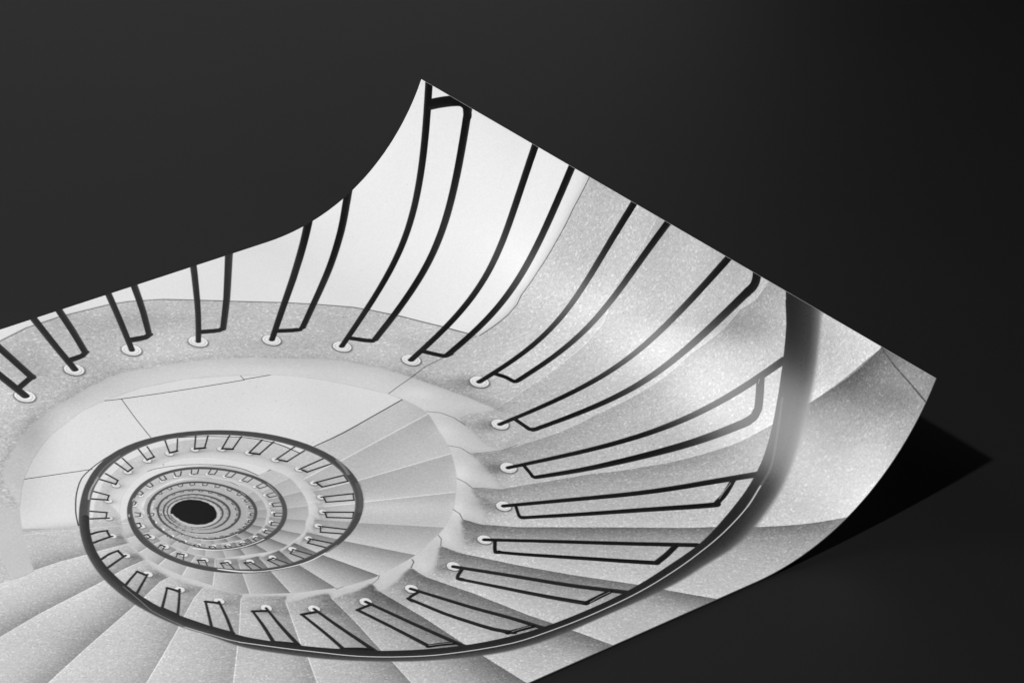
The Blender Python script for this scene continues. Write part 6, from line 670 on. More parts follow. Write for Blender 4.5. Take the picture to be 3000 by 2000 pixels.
T 0.25 0.1 0.4 | 704.5,521.3 707,521.5 | 0.8 0.8
T 0.18 0.1 0.4 | 704.4,515.3 706.8,517 707,521.3 | 0.8 0.8 0.8
D 0.8 | 711.2,503.9 710.8,505.4 709.6,506.4 708.1,506.8 706.5,506.4 705.3,505.4 704.9,503.9 705.3,502.5 706.5,501.5 708.1,501.1 709.6,501.5 710.8,502.5
T 0.25 0.1 0.4 | 705.6,504.7 707.8,504.1 | 0.8 0.8
T 0.18 0.1 0.4 | 707.6,498.5 709.3,498.9 708.1,503.5 | 0.8 0.8 0.8
H 0.3 0.38 0.5 0 | 688.3,485.7 689.9,481.5 691.6,477.3 693.5,473.1 695.6,468.9 697.9,464.7 700.4,460.5 703.3,456.3 706.3,452.2 709.8,448.1 713.5,444 717.6,440.1 722.1,436.4 726.9,432.8 732.1,429.6 737.7,426.7 743.7,424.2 749.9,422.3 756.4,420.9 763.1,420.1 770,420 776.8,420.7 783.6,422 790.3,424.2 796.7,426.9 802.9,430.3 808.8,434.2 814.4,438.6 819.7,443.4 824.7,448.6 829.4,454 833.9,459.8 838,465.9 841.7,472.4 845.1,479.1 848,486.1 850.4,493.3 852.3,500.8 853.5,508.5 854.1,516.2 854,524.1 853.2,531.9 851.9,539.7 849.8,547.4 847.2,555 844.1,562.3 840.3,569.4 836,576.2 831.2,582.6 825.7,588.5 819.7,593.8 813.1,598.4 805.9,602.1 798.4,604.8 790.7,606.5 782.8,607.3 774.9,607.2 767.3,606.2 759.9,604.6 752.8,602.2 746.1,599.1 740,595.4 734.4,591.1 729.4,586.2 725.1,581 721.4,575.7 718.3,570.3 715.8,565.1 713.6,560.1 711.9,555.4 710.4,550.8 709.2,546.6 708.2,542.5 707.5,538.6 706.9,535 706.4,531.5 705.9,528.2 705.6,525 705.3,521.9 705.2,518.8 705.1,515.8 705.1,512.9 705.3,510 705.6,507.1 706,504.3 706.5,501.5 707.1,498.7 707.8,495.9 708.6,493.1 709.5,490.2 | 3.5 3.4 3.4 3.3 3.2 3.1 3.1 3.0 3.0 3.0 3.0 3.0 3.1 3.1 3.2 3.3 3.3 3.3 3.2 3.1 3.0 2.9 2.9 2.8 2.8 2.7 2.7 2.6 2.6 2.5 2.4 2.4 2.4 2.4 2.5 2.6 2.7 2.8 2.8 2.8 2.7 2.7 2.7 2.8 2.8 2.9 2.9 2.9 3.0 3.0 3.1 3.2 3.3 3.3 3.3 3.2 3.1 3.0 2.9 2.7 2.5 2.2 1.9 1.7 1.4 1.2 1.1 1.1 1.1 1.2 1.3 1.3 1.4 1.5 1.6 1.7 1.8 1.9 2.0 2.0 2.1 2.1 2.1 2.1 2.0 2.0 1.9 1.9 1.9 1.8
L 1.25 1.25 0.8 0.805 0.6 | 692.9,472 691.7,474.4 690.4,476.9 689.2,479.4 688.2,481.9 687.1,485.5 686.3,489.1 685.5,492.8 684.6,496.4
L 1 1 0.8 0.805 0.4 | 710.1,449.8 714.9,445.6
L 1.12 1.12 0.93 1 0.35 | 716,575.1 718.9,578.3 721.8,581.5 724.7,584.6 727.7,587.6 730.8,590.3 734.1,592.9 737.4,595.3 741,597.4 745.6,599.8 750.3,602 755.2,603.8 760.3,605.3 764.7,606.2 769.3,606.6 774,606.8 778.7,607 781.2,606.9 783.8,606.7 786.4,606.4 789,606.2
L 1.75 1.75 0.65 0.575 1 | 854.5,510.1 854.2,514.8 853.8,519.4 853.4,524 852.8,528.7 852.2,531.9 851.3,535.3 850.4,538.6 849.5,541.9
M 1
F 0.77 0.75 1 0.5 | 678.8,478.5 682.8,470 686.7,461.6 687,461 687.3,460.4 687.6,459.9 688,459.3 691.8,453.5 695.7,447.7 699.6,442 703.8,436.7 708,432.2 712.4,428.1 716.9,424.4 721.4,420.9 725.3,418.2 729.1,415.7 733,413.6 736.8,411.8 743.7,408.9 750.6,406.3 757.4,404.1 764,402.5 771.9,401.1 779.7,400.2 787.2,400.1 794.3,401.1 803.4,404 812.2,408 820.4,413 828.1,418.8 836.1,426.4 843.5,435.1 850.4,444.3 857.1,453.9 861.6,461.2 865.8,468.9 869.7,477 873.2,485.4 875.8,492.3 878.2,499.5 880.1,507.1 881.3,515.1 881.3,520.3 880.7,526.1 879.6,532.1 878.5,538 877.5,543.5 876.2,549 874.8,554.6 873.2,560.1 871.7,564.6 870.1,569 868.2,573.5 866.1,577.9 863.8,582.4 861.2,587 858.4,591.4 855.5,595.5 853.1,598.1 850.6,600.4 848,602.6 845.6,605 842.8,608.7 840,612.7 837.3,616.5 834.4,619.4 829.3,622.6 824.1,625.1 818.9,627.1 813.7,628.9 808,631 802.2,632.9 796.6,634.2 791.6,634.3 780.3,631.5 769.7,627.4 759.2,622.9 748.6,618.6 731.7,611.6 725.3,606.8 724.1,605.7 723.1,604.5 722.1,603.2 721.2,601.9 719.8,599.6 718.5,597.2 717.1,594.7 715.7,592.2 713,587.6 710.3,582.8 707.6,577.8 705.2,572.5 703.3,567.7 701.6,562.5 700.1,557.2 698.6,551.8 697.6,547.8 696.8,543.7 696.1,539.4 695.7,534.8 695.4,530.2 695.2,525.4 695.1,520.4 695.3,515.2 695.6,511.7 696.1,508.1 697,504.3 698,500.6 699.9,495.1 702.3,489.6 -339.5,-2.7 -407.6,178 -446,367.2 -453.4,560.2 -429.9,751.9 -375.8,937.3 -292.8,1111.6 -182.8,1270.4 -48.8,1409.5 105.7,1525.2 276.9,1614.7 460.2,1675.6 650.8,1706.3 844,1706 1034.5,1674.7 1217.6,1613.2 1388.5,1523.2 1542.7,1407 1676.2,1267.5 1785.7,1108.4 1868.2,933.7 1921.6,748.2 1944.6,556.4 1936.5,363.5 1897.6,174.3 1828.8,-6.1 1732,-173.2 1609.6,-322.6 1464.9,-450.5 1301.5,-553.4 1123.7,-628.8 936.1,-674.8 743.6,-690 551.1,-674.2 363.7,-627.6 186.1,-551.7 23.1,-448.2 -121.3,-319.9 -243.2,-170.1 -339.5,-2.7
R 1 | 678.8,478.5 682.8,470 686.7,461.6 687,461 687.3,460.4 687.6,459.9 688,459.3 691.8,453.5 695.7,447.7 699.6,442 703.8,436.7 708,432.2 712.4,428.1 716.9,424.4 721.4,420.9 725.3,418.2 729.1,415.7 733,413.6 736.8,411.8 743.7,408.9 750.6,406.3 757.4,404.1 764,402.5 771.9,401.1 779.7,400.2 787.2,400.1 794.3,401.1 803.4,404 812.2,408 820.4,413 828.1,418.8 836.1,426.4 843.5,435.1 850.4,444.3 857.1,453.9 861.6,461.2 865.8,468.9 869.7,477 873.2,485.4 875.8,492.3 878.2,499.5 880.1,507.1 881.3,515.1 881.3,520.3 880.7,526.1 879.6,532.1 878.5,538 877.5,543.5 876.2,549 874.8,554.6 873.2,560.1 871.7,564.6 870.1,569 868.2,573.5 866.1,577.9 863.8,582.4 861.2,587 858.4,591.4 855.5,595.5 853.1,598.1 850.6,600.4 848,602.6 845.6,605 842.8,608.7 840,612.7 837.3,616.5 834.4,619.4 829.3,622.6 824.1,625.1 818.9,627.1 813.7,628.9 808,631 802.2,632.9 796.6,634.2 791.6,634.3 780.3,631.5 769.7,627.4 759.2,622.9 748.6,618.6 731.7,611.6 725.3,606.8 724.1,605.7 723.1,604.5 722.1,603.2 721.2,601.9 719.8,599.6 718.5,597.2 717.1,594.7 715.7,592.2 713,587.6 710.3,582.8 707.6,577.8 705.2,572.5 703.3,567.7 701.6,562.5 700.1,557.2 698.6,551.8 697.6,547.8 696.8,543.7 696.1,539.4 695.7,534.8 695.4,530.2 695.2,525.4 695.1,520.4 695.3,515.2 695.6,511.7 696.1,508.1 697,504.3 698,500.6 699.9,495.1 702.3,489.6 -339.5,-2.7 -407.6,178 -446,367.2 -453.4,560.2 -429.9,751.9 -375.8,937.3 -292.8,1111.6 -182.8,1270.4 -48.8,1409.5 105.7,1525.2 276.9,1614.7 460.2,1675.6 650.8,1706.3 844,1706 1034.5,1674.7 1217.6,1613.2 1388.5,1523.2 1542.7,1407 1676.2,1267.5 1785.7,1108.4 1868.2,933.7 1921.6,748.2 1944.6,556.4 1936.5,363.5 1897.6,174.3 1828.8,-6.1 1732,-173.2 1609.6,-322.6 1464.9,-450.5 1301.5,-553.4 1123.7,-628.8 936.1,-674.8 743.6,-690 551.1,-674.2 363.7,-627.6 186.1,-551.7 23.1,-448.2 -121.3,-319.9 -243.2,-170.1 -339.5,-2.7
S 0.017 4.2 1 | 700,494.5 681.9,485.3 674.7,481.7 638.4,463.7 620.8,454.7
L 1.15 1.15 0.96 0.45 0.4 | 700,494.5 681.9,485.3 674.7,481.7 638.4,463.7 620.8,454.7
S 0.162 8.4 1 | 695.4,517.7 672.3,514 665,513.3 646.1,509.9 626.6,508.6 607.7,509.2 599.9,509.1 591.8,508.8
L 1.15 1.15 0.96 0.45 0.4 | 695.4,517.7 672.3,514 665,513.3 646.1,509.9 626.6,508.6 607.7,509.2 599.9,509.1 591.8,508.8
S 0.17 10.1 1 | 694.2,541.4 678.8,542.5 671.2,544.4 661.9,546.5 633.5,551.1 608,555.4 576.5,562.9 567.5,565.2
L 1.15 1.15 0.96 0.63 0.4 | 694.2,541.4 678.8,542.5 671.2,544.4 661.9,546.5 633.5,551.1 608,555.4 576.5,562.9 567.5,565.2
S 0.17 11.3 1 | 698.7,567.7 690.3,569.4 673.9,578.1 663.8,583 616.1,605.4 578,624.2 563.3,631.8
L 1.15 1.15 0.96 0.72 0.4 | 698.7,567.7 690.3,569.4 673.9,578.1 663.8,583 616.1,605.4 578,624.2 563.3,631.8
S 0.1 20 1 | 710.2,590 693.4,601.7 678.2,614.3 668.3,622.8
L 1.15 1.15 0.96 0.63 0.4 | 710.2,590 693.4,601.7 678.2,614.3 668.3,622.8
S 0.1 22 1 | 723.8,608.2 708.8,631.8 695.6,650.4 689.2,659.3
L 1.15 1.15 0.96 0.63 0.4 | 723.8,608.2 708.8,631.8 695.6,650.4 689.2,659.3
S 0.12 22 1 | 740,632.4 733.1,652.6 720.1,687 715.8,697.3
L 1.15 1.15 0.96 0.63 0.4 | 740,632.4 733.1,652.6 720.1,687 715.8,697.3
S 0.2 26 1 | 764.7,636 763.6,651.3 760.8,669.2 756.3,714 755,729.1
L 1.15 1.15 0.96 0.63 0.4 | 764.7,636 763.6,651.3 760.8,669.2 756.3,714 755,729.1
S 0.24 28 1 | 790,634.5 790.5,660.6 793.6,680.3 800.6,733.9 803.2,754.7
L 1.15 1.15 0.96 0.135 0.4 | 790,634.5 790.5,660.6 793.6,680.3 800.6,733.9 803.2,754.7
S 0.28 26 1 | 812.3,633.3 822.1,665.2 826.6,678 852.3,743.5 860.8,764.9
S 0.2 26 1 | 835.1,622.7 854.7,655.3 861.7,666.8 907.1,733.9 920.2,753.1
L 1.15 1.15 0.96 0.09 0.4 | 835.1,622.7 854.7,655.3 861.7,666.8 907.1,733.9 920.2,753.1
S 0.1 30 1 | 853.8,603 887.9,636.3 895.6,644.6 963.8,706.1 975.7,716.9
L 1.15 1.15 0.96 0.18 0.4 | 853.8,603 887.9,636.3 895.6,644.6 963.8,706.1 975.7,716.9
S 0.06 45 1 | 881.2,591.1 911.6,606 922.5,609.8 1018.5,655.4 1035.6,663.8
L 1.15 1.15 0.96 0.72 0.4 | 881.2,591.1 911.6,606 922.5,609.8 1018.5,655.4 1035.6,663.8
S 0.07 60 1 | 895.5,557.9 932.8,565.2 944,567.7 1062.6,583.6 1083.5,586.4
L 1.15 1.15 0.96 0.81 0.4 | 895.5,557.9 932.8,565.2 944,567.7 1062.6,583.6 1083.5,586.4
S 0.05 60 1 | 892.5,527.9 938.9,519.4 951,519.5 1092.2,493.5 1112.6,489.6
L 1.15 1.15 0.96 0.81 0.4 | 892.5,527.9 938.9,519.4 951,519.5 1092.2,493.5 1112.6,489.6
F 0.86 0.1 1 0.9 | 683.5,480.7 687.2,472.8 690.8,464.9 691.1,464.4 691.4,463.9 691.7,463.4 692,462.9 695.6,457.5 699.2,452 702.8,446.7 706.7,441.9 710.6,437.7 714.7,433.9 718.9,430.4 723.1,427.1 726.7,424.6 730.3,422.3 733.9,420.4 737.4,418.7 743.8,416 750.2,413.6 756.6,411.5 762.7,410 770.1,408.8 777.3,407.9 784.3,407.8 790.9,408.7 799.4,411.4 807.5,415.2 815.2,419.8 822.3,425.2 829.8,432.3 836.6,440.3 843.1,448.9 849.2,457.8 853.5,464.6 857.4,471.8 861,479.3 864.3,487.1 866.7,493.5 868.9,500.2 870.6,507.3 871.8,514.8 871.8,519.6 871.2,525 870.3,530.5 869.2,536 868.2,541.1 867.1,546.3 865.8,551.4 864.2,556.6 862.9,560.7 861.3,564.9 859.6,569 857.7,573.1 855.5,577.4 853.1,581.6 850.5,585.7 847.8,589.5 845.6,591.9 843.3,594 840.9,596.1 838.6,598.4 835.9,601.8 833.4,605.6 830.9,609 828.2,611.7 823.4,614.7 818.6,617 813.7,618.9 809,620.6 803.6,622.5 798.2,624.3 793,625.5 788.3,625.6 777.9,623 768,619.2 758.2,615 748.4,611 732.6,604.5 726.7,600 725.6,599 724.7,597.9 723.8,596.7 722.9,595.4 721.6,593.3 720.3,591.1 719.1,588.8 717.8,586.5 715.3,582.2 712.8,577.7 710.3,573.1 708,568.1 706.2,563.6 704.7,558.9 703.2,553.9 701.9,548.9 701,545.2 700.2,541.4 699.5,537.3 699.1,533.1 698.9,528.8 698.7,524.3 698.7,519.7 698.8,514.9 699.1,511.6 699.6,508.2 700.4,504.7 701.3,501.2 703.1,496.1 705.3,491 699.4,494.4 694.4,517.9 694.5,541.2 699.5,566.6 710.1,589 726.4,608.5 724.6,609.5 724.4,609.3 747.5,623.7 743.5,625.4 755.6,629.1 768.5,632.3 766.8,635 769,635.6 785.3,635.8 792.6,634.9 789.8,639.8 806.6,635.2 817,630.6 815.6,637.6 830,628.2 839.5,619.2 840.2,626.3 853.4,610.8 859.8,601.5 861.6,608 867.7,598.1 872.3,588.8 876.4,577 880.2,582.4 882.7,576.3 885.1,566.9 887.1,554.6 887.5,547 890.1,549.4 893.9,551.3 892.4,546.4 892.6,535.6 892.4,522.8 891.8,516.5 894.4,515.4 899.3,518.2 896,503.6 891.9,489.6 885.9,473.1 886.1,473.9 880.1,460.2 874.8,450.8 865.9,437.5 855.9,426.5 840.8,412.9 821.9,401.1 802.7,393.6 782.1,389.4 770.3,389.6 757,391.6 738.8,396.1 727.3,399.9 711.4,408 698,416.9 687.6,425.7
S 0.05 6 -1 | 687.6,425.7 698,416.9 711.4,408 727.3,399.9 738.8,396.1 757,391.6 770.3,389.6 782.1,389.4 802.7,393.6 821.9,401.1 840.8,412.9 855.9,426.5 865.9,437.5 874.8,450.8 880.1,460.2 886.1,473.9 885.9,473.1 891.9,489.6 896,503.6 899.3,518.2 894.4,515.4 891.8,516.5 892.4,522.8 892.6,535.6 892.4,546.4 893.9,551.3 890.1,549.4 887.5,547 887.1,554.6 885.1,566.9 882.7,576.3 880.2,582.4 876.4,577 872.3,588.8 867.7,598.1 861.6,608 859.8,601.5 853.4,610.8 840.2,626.3 839.5,619.2 830,628.2 815.6,637.6 817,630.6 806.6,635.2 789.8,639.8 792.6,634.9 785.3,635.8 769,635.6 766.8,635 768.5,632.3 755.6,629.1 743.5,625.4 747.5,623.7 724.4,609.3 724.6,609.5 726.4,608.5 710.1,589 699.5,566.6 694.5,541.2 694.4,517.9 699.4,494.4
S 0.09 11 1 | 687.6,425.7 698,416.9 711.4,408 727.3,399.9 738.8,396.1 757,391.6 770.3,389.6 782.1,389.4 802.7,393.6 821.9,401.1 840.8,412.9 855.9,426.5 865.9,437.5 874.8,450.8 880.1,460.2 886.1,473.9 885.9,473.1 891.9,489.6 896,503.6 899.3,518.2 894.4,515.4 891.8,516.5 892.4,522.8 892.6,535.6 892.4,546.4 893.9,551.3 890.1,549.4 887.5,547 887.1,554.6 885.1,566.9 882.7,576.3 880.2,582.4 876.4,577 872.3,588.8 867.7,598.1 861.6,608 859.8,601.5 853.4,610.8 840.2,626.3 839.5,619.2 830,628.2 815.6,637.6 817,630.6 806.6,635.2 789.8,639.8 792.6,634.9 785.3,635.8 769,635.6 766.8,635 768.5,632.3 755.6,629.1 743.5,625.4 747.5,623.7 724.4,609.3 724.6,609.5 726.4,608.5 710.1,589 699.5,566.6 694.5,541.2 694.4,517.9 699.4,494.4
L 0.5 0.5 0.66 0.45 0.5 | 678.8,478.5 682.8,470 686.7,461.6 687,461 687.3,460.4 687.6,459.9 688,459.3 691.8,453.5 695.7,447.7 699.6,442 703.8,436.7 708,432.2 712.4,428.1 716.9,424.4 721.4,420.9 725.3,418.2 729.1,415.7 733,413.6 736.8,411.8 743.7,408.9 750.6,406.3 757.4,404.1 764,402.5 771.9,401.1 779.7,400.2 787.2,400.1 794.3,401.1 803.4,404 812.2,408 820.4,413 828.1,418.8 836.1,426.4 843.5,435.1 850.4,444.3 857.1,453.9 861.6,461.2 865.8,468.9 869.7,477 873.2,485.4 875.8,492.3 878.2,499.5 880.1,507.1 881.3,515.1 881.3,520.3 880.7,526.1 879.6,532.1 878.5,538 877.5,543.5 876.2,549 874.8,554.6 873.2,560.1 871.7,564.6 870.1,569 868.2,573.5 866.1,577.9 863.8,582.4 861.2,587 858.4,591.4 855.5,595.5 853.1,598.1 850.6,600.4 848,602.6 845.6,605 842.8,608.7 840,612.7 837.3,616.5 834.4,619.4 829.3,622.6 824.1,625.1 818.9,627.1 813.7,628.9 808,631 802.2,632.9 796.6,634.2 791.6,634.3 780.3,631.5 769.7,627.4 759.2,622.9 748.6,618.6 731.7,611.6 725.3,606.8 724.1,605.7 723.1,604.5 722.1,603.2 721.2,601.9 719.8,599.6 718.5,597.2 717.1,594.7 715.7,592.2 713,587.6 710.3,582.8 707.6,577.8 705.2,572.5 703.3,567.7 701.6,562.5 700.1,557.2 698.6,551.8 697.6,547.8 696.8,543.7 696.1,539.4 695.7,534.8 695.4,530.2 695.2,525.4 695.1,520.4 695.3,515.2 695.6,511.7 696.1,508.1 697,504.3 698,500.6 699.9,495.1 702.3,489.6
F 0.865 0.22 1 0.4 | 585.1,427.7 579.4,425.7 596.4,391.1 620.4,351.4 640.2,325 661.2,301.9 683.4,282 705.8,264.9 731.5,252.9 763.1,238.5 802.5,232.6 847.4,233.6 901,247.3 948.1,272.5 991.2,301.3 1015.9,324.7 1037.6,352.5 1057.1,383.5 1081.3,426 1086.7,447.2 1029.8,459.6 942.7,473.9 920.3,475.4 912,443.3 900.4,420.8 884.7,404.5 860.8,389.7 827.2,370.8 786.1,364.7 745.8,371 704.1,393.3 673,428.2 654.2,456.7 647.5,468.6 630.5,461.5
L 1.09 1.09 0.096 1 0.3 | 796.4,233.9 802.5,236.6 808.5,239.2 814.6,241.7 834.8,249.4 855,257 875.4,264.3 902.7,273.8 930.2,283 957.9,292.1 958.2,291.9 958.6,291.4 959,291.2 969.7,294.4 980.5,297.9 991.2,301.3
L 0.652 0.652 0.24 1 0.3 | 814.6,241.7 811.4,259.2 808.1,276.5 805.1,293.6 802.5,310.1 800,326.4 797.6,342.6
L 1.01 1.01 0.12 1 0.3 | 633.7,333.8 706.8,361.6
L 0.58 0.58 0.28 1 0.3 | 960.5,277.8 958.7,292
L 1.3 1.3 0.12 1 0.3 | 1086.7,447.2 1067.6,451.4 1048.6,455.5 1029.8,459.6 1014.5,463.1 999.2,466.5 984.2,469.4 970.2,471.3 956.4,472.6 942.7,473.9
L 1.16 1.16 0.12 1 0.3 | 633,463.8 636.5,455.1 640,446.4 643.7,437.7 646.7,431.4 649.9,425.3 653.3,419.2 657.9,411.1 662.7,403.1 667.8,395.5 674.1,387 680.6,378.9 687.3,372 694.5,366.6 701.9,362.4 709.2,358.6 716.1,355.3 723.1,352.5 729.9,350.1 738.1,347.5 746.2,345.2 754,343.8 764.1,342.9 774,342.8 783.3,344.2 801.7,350.6 819.4,358.5 836.4,367.9 853.1,379.1 869,391.6 884.5,404.9 889.7,410.3 894.5,416.4 899.1,422.9 903.5,429.6 907.7,436.7 911.3,444.4 914.7,454.3 917.5,464.9 920.3,475.4
B 0.11 | 932.5,631.4 65.6,48.9 -13.6,20.1
B -0.03 | 1097.1,484.6 26.4,19.7 -27.3,38.9
S 0.22 9 -1 | 569.6,433.7 575,436.4 633.1,464.4 640.7,468.3
B -0.059 | 757.9,234.9 0.2,0.2 -0.3,0.5
B -0.175 | 973.5,312 0.4,0.3 -0.3,0.4
B -0.142 | 889.1,309.9 0.4,0.3 -0.4,0.6
B -0.252 | 763.2,318.7 0.5,0.4 -0.4,0.7
B -0.158 | 877,271.4 0.4,0.3 -0.3,0.5
B -0.138 | 761.2,325.3 0.3,0.3 -0.2,0.4
B -0.112 | 921.3,390.7 0.3,0.2 -0.3,0.5
B -0.159 | 733.8,351 0.2,0.2 -0.3,0.5
B -0.162 | 881.6,558.3 0.4,0.3 -0.3,0.5
B -0.184 | 941.9,431 0.4,0.3 -0.3,0.4
B -0.257 | 727,227.7 0.5,0.4 -0.2,0.4
B -0.08 | 759.1,174.5 0.3,0.2 -0.2,0.4
B -0.254 | 700.1,342.6 0.3,0.2 -0.4,0.6
B -0.16 | 911,544.6 0.5,0.4 -0.3,0.5
B -0.285 | 925.1,354.6 0.3,0.2 -0.4,0.6
B -0.286 | 942.1,318.9 0.4,0.3 -0.4,0.7
B -0.242 | 799.1,252 0.2,0.2 -0.4,0.7
B -0.269 | 728.8,304.5 0.2,0.2 -0.2,0.4
B -0.337 | 909.3,467 0.3,0.2 -0.3,0.5
B -0.338 | 903.7,281.2 0.2,0.2 -0.2,0.4
B -0.152 | 765.7,264.4 0.4,0.3 -0.4,0.7
B -0.0974 | 626.3,415.5 0.3,0.2 -0.3,0.6
B -0.268 | 860.2,580.7 0.4,0.3 -0.3,0.4
B -0.0961 | 744.6,272.4 0.3,0.2 -0.4,0.6
B -0.26 | 782.7,268.2 0.5,0.4 -0.4,0.7
B -0.0776 | 880.9,362.2 0.5,0.4 -0.4,0.6
B -0.282 | 939.3,319.5 0.5,0.4 -0.3,0.5
B -0.302 | 972.9,455.5 0.5,0.4 -0.4,0.6
B -0.205 | 753.7,162.6 0.4,0.3 -0.3,0.5
B -0.184 | 691.7,304.7 0.2,0.2 -0.3,0.6
B -0.105 | 759,176.2 0.4,0.3 -0.2,0.4
B -0.117 | 758.1,265.5 0.5,0.3 -0.2,0.4
B -0.254 | 740.7,141.2 0.4,0.3 -0.2,0.4
B -0.162 | 942.3,453.6 0.2,0.2 -0.3,0.5
B -0.129 | 954.2,348.2 0.3,0.2 -0.4,0.6
B -0.233 | 827.2,258.5 0.4,0.3 -0.3,0.6
B -0.262 | 689.9,276.8 0.2,0.1 -0.2,0.4
B -0.195 | 718.1,244.2 0.5,0.4 -0.4,0.7
B -0.102 | 912.7,534.4 0.3,0.3 -0.4,0.6
B -0.184 | 1063,387.1 0.5,0.4 -0.4,0.6
B -0.202 | 920.5,467.3 0.4,0.3 -0.2,0.4
B -0.0671 | 786.6,276.2 0.5,0.4 -0.3,0.5
B -0.2 | 945.5,466.2 0.4,0.3 -0.3,0.5
B -0.287 | 855.3,344.6 0.5,0.4 -0.3,0.6
B -0.202 | 1046.7,469.4 0.5,0.4 -0.4,0.6
B -0.21 | 946.6,333.8 0.5,0.3 -0.3,0.4
B -0.252 | 782.3,191.9 0.4,0.3 -0.3,0.5
B -0.213 | 670.4,353.2 0.4,0.3 -0.3,0.5
B -0.0913 | 999.6,361.7 0.3,0.3 -0.2,0.4
B -0.221 | 709.8,200.1 0.3,0.2 -0.3,0.5
B -0.331 | 930.7,514.3 0.4,0.3 -0.3,0.4
B -0.0647 | 1019,401.7 0.4,0.3 -0.4,0.7
B -0.215 | 635.4,374.7 0.4,0.3 -0.3,0.6
B -0.345 | 961.8,315.6 0.4,0.3 -0.3,0.5
B -0.108 | 1088.8,450.5 0.2,0.2 -0.3,0.4
B -0.052 | 925.5,506.7 0.4,0.3 -0.3,0.5
B -0.0567 | 766.5,295 0.3,0.2 -0.3,0.5
B -0.259 | 971.8,377.6 0.4,0.3 -0.4,0.6
B -0.0957 | 806.9,309.2 0.4,0.3 -0.3,0.5
B -0.165 | 1099.2,400.6 0.5,0.4 -0.3,0.4
B -0.194 | 946.3,465.8 0.5,0.4 -0.4,0.6
B -0.21 | 715,272.1 0.4,0.3 -0.2,0.4
B -0.274 | 740.2,347.5 0.4,0.3 -0.3,0.6
B -0.159 | 949.4,473.2 0.3,0.3 -0.4,0.6
B -0.142 | 849.3,633.2 0.5,0.4 -0.3,0.5
B -0.137 | 887.8,391.3 0.3,0.3 -0.2,0.4
B -0.0585 | 687.3,380.4 0.5,0.4 -0.2,0.4
B -0.103 | 967.1,456 0.4,0.3 -0.2,0.3
B -0.158 | 902.7,515.5 0.5,0.3 -0.4,0.6
B -0.343 | 903.5,449.2 0.4,0.3 -0.3,0.5
B -0.318 | 963,358.3 0.4,0.3 -0.4,0.7
B -0.27 | 962.5,299.4 0.5,0.4 -0.4,0.7
B -0.071 | 1016.9,382.9 0.5,0.3 -0.3,0.5
B -0.285 | 756.6,218.8 0.5,0.4 -0.2,0.4
B -0.197 | 1044.4,393.7 0.3,0.3 -0.4,0.6
B -0.22 | 950.9,381.6 0.5,0.4 -0.4,0.6
B -0.203 | 808.9,335.1 0.4,0.3 -0.2,0.4
B -0.103 | 799.4,325.4 0.3,0.2 -0.4,0.6
B -0.303 | 808.5,253.3 0.2,0.2 -0.3,0.5
B -0.21 | 985.3,346.5 0.5,0.4 -0.2,0.4
B -0.32 | 620.8,417.3 0.2,0.1 -0.3,0.5
B -0.124 | 714.9,343 0.4,0.3 -0.2,0.4
B -0.275 | 743.6,202.4 0.2,0.2 -0.3,0.5
B -0.0947 | 873.7,558.8 0.4,0.3 -0.4,0.5
B -0.192 | 959.7,300.5 0.4,0.3 -0.4,0.6
B -0.342 | 811.4,304.9 0.3,0.2 -0.4,0.7
B -0.181 | 854.2,634.2 0.4,0.3 -0.2,0.4
B -0.0929 | 894.1,552.2 0.4,0.3 -0.3,0.5
B -0.344 | 1077.4,478.9 0.5,0.4 -0.3,0.4
B -0.249 | 672.1,275.5 0.3,0.2 -0.3,0.6
B -0.24 | 1110.9,446.4 0.4,0.3 -0.4,0.6
B -0.288 | 903.4,314.4 0.5,0.4 -0.2,0.4
B -0.0757 | 751.3,256.3 0.2,0.1 -0.3,0.6
B -0.183 | 772,262.3 0.3,0.2 -0.3,0.6
B -0.272 | 925.9,308.4 0.3,0.2 -0.3,0.4
B -0.0633 | 648,330.5 0.4,0.3 -0.3,0.5
B -0.342 | 800.9,280.6 0.3,0.2 -0.3,0.4
B -0.106 | 957.9,445.9 0.5,0.4 -0.3,0.5
B -0.137 | 981,424.5 0.5,0.3 -0.4,0.6
B -0.258 | 906.9,485.4 0.3,0.2 -0.3,0.4
B -0.157 | 945,440.2 0.2,0.2 -0.4,0.6
B -0.251 | 943.5,336.1 0.2,0.2 -0.3,0.5
B -0.275 | 659.7,404.2 0.5,0.3 -0.3,0.5
B -0.175 | 821,233.4 0.3,0.2 -0.2,0.4
B -0.0986 | 988.8,440 0.5,0.4 -0.3,0.5
B -0.347 | 913.5,452.7 0.3,0.2 -0.3,0.5
B -0.172 | 982.9,441.1 0.5,0.4 -0.3,0.4
R -1 |
B -0.13 | 672.8,468.8 6.8,5.1 -2.8,5
D 1 | 674.1,468.4 673.2,469.4 672.1,470 670.9,470 669.6,469.5 668.5,468.5 667.6,467.1 667,465.5 666.7,463.8 666.9,462.2 667.4,460.8 668.2,459.8 669.3,459.2 670.6,459.2 671.8,459.7 673,460.7 673.9,462 674.5,463.7 674.7,465.4 674.6,467
T 0.19 0.12 0.6 | 653.4,453.4 657.8,456.2 662.2,459 666.7,461.7 671.1,464.5 | 1.6 1.6 1.6 1.6 1.6
T 0.17 0.1 0.6 | 661.2,439.5 664.6,442.9 668,446.2 671.4,449.6 674.8,453 | 1.5 1.5 1.5 1.5 1.5
T 0.08 0.1 0.6 | 674.8,453 673.2,455.3 671.7,457.7 670.1,460 668.6,462.3 | 0.9 0.9 0.9 0.9 0.9
B -0.13 | 690.3,436.4 6.9,5.1 -2.9,5.1
D 1 | 691.6,436 690.7,437.1 689.6,437.7 688.4,437.7 687.1,437.2 686,436.2 685.1,434.8 684.4,433.2 684.2,431.4 684.4,429.8 684.9,428.4 685.8,427.3 686.9,426.7 688.1,426.7 689.4,427.2 690.5,428.2 691.4,429.6 692.1,431.2 692.3,433 692.1,434.6
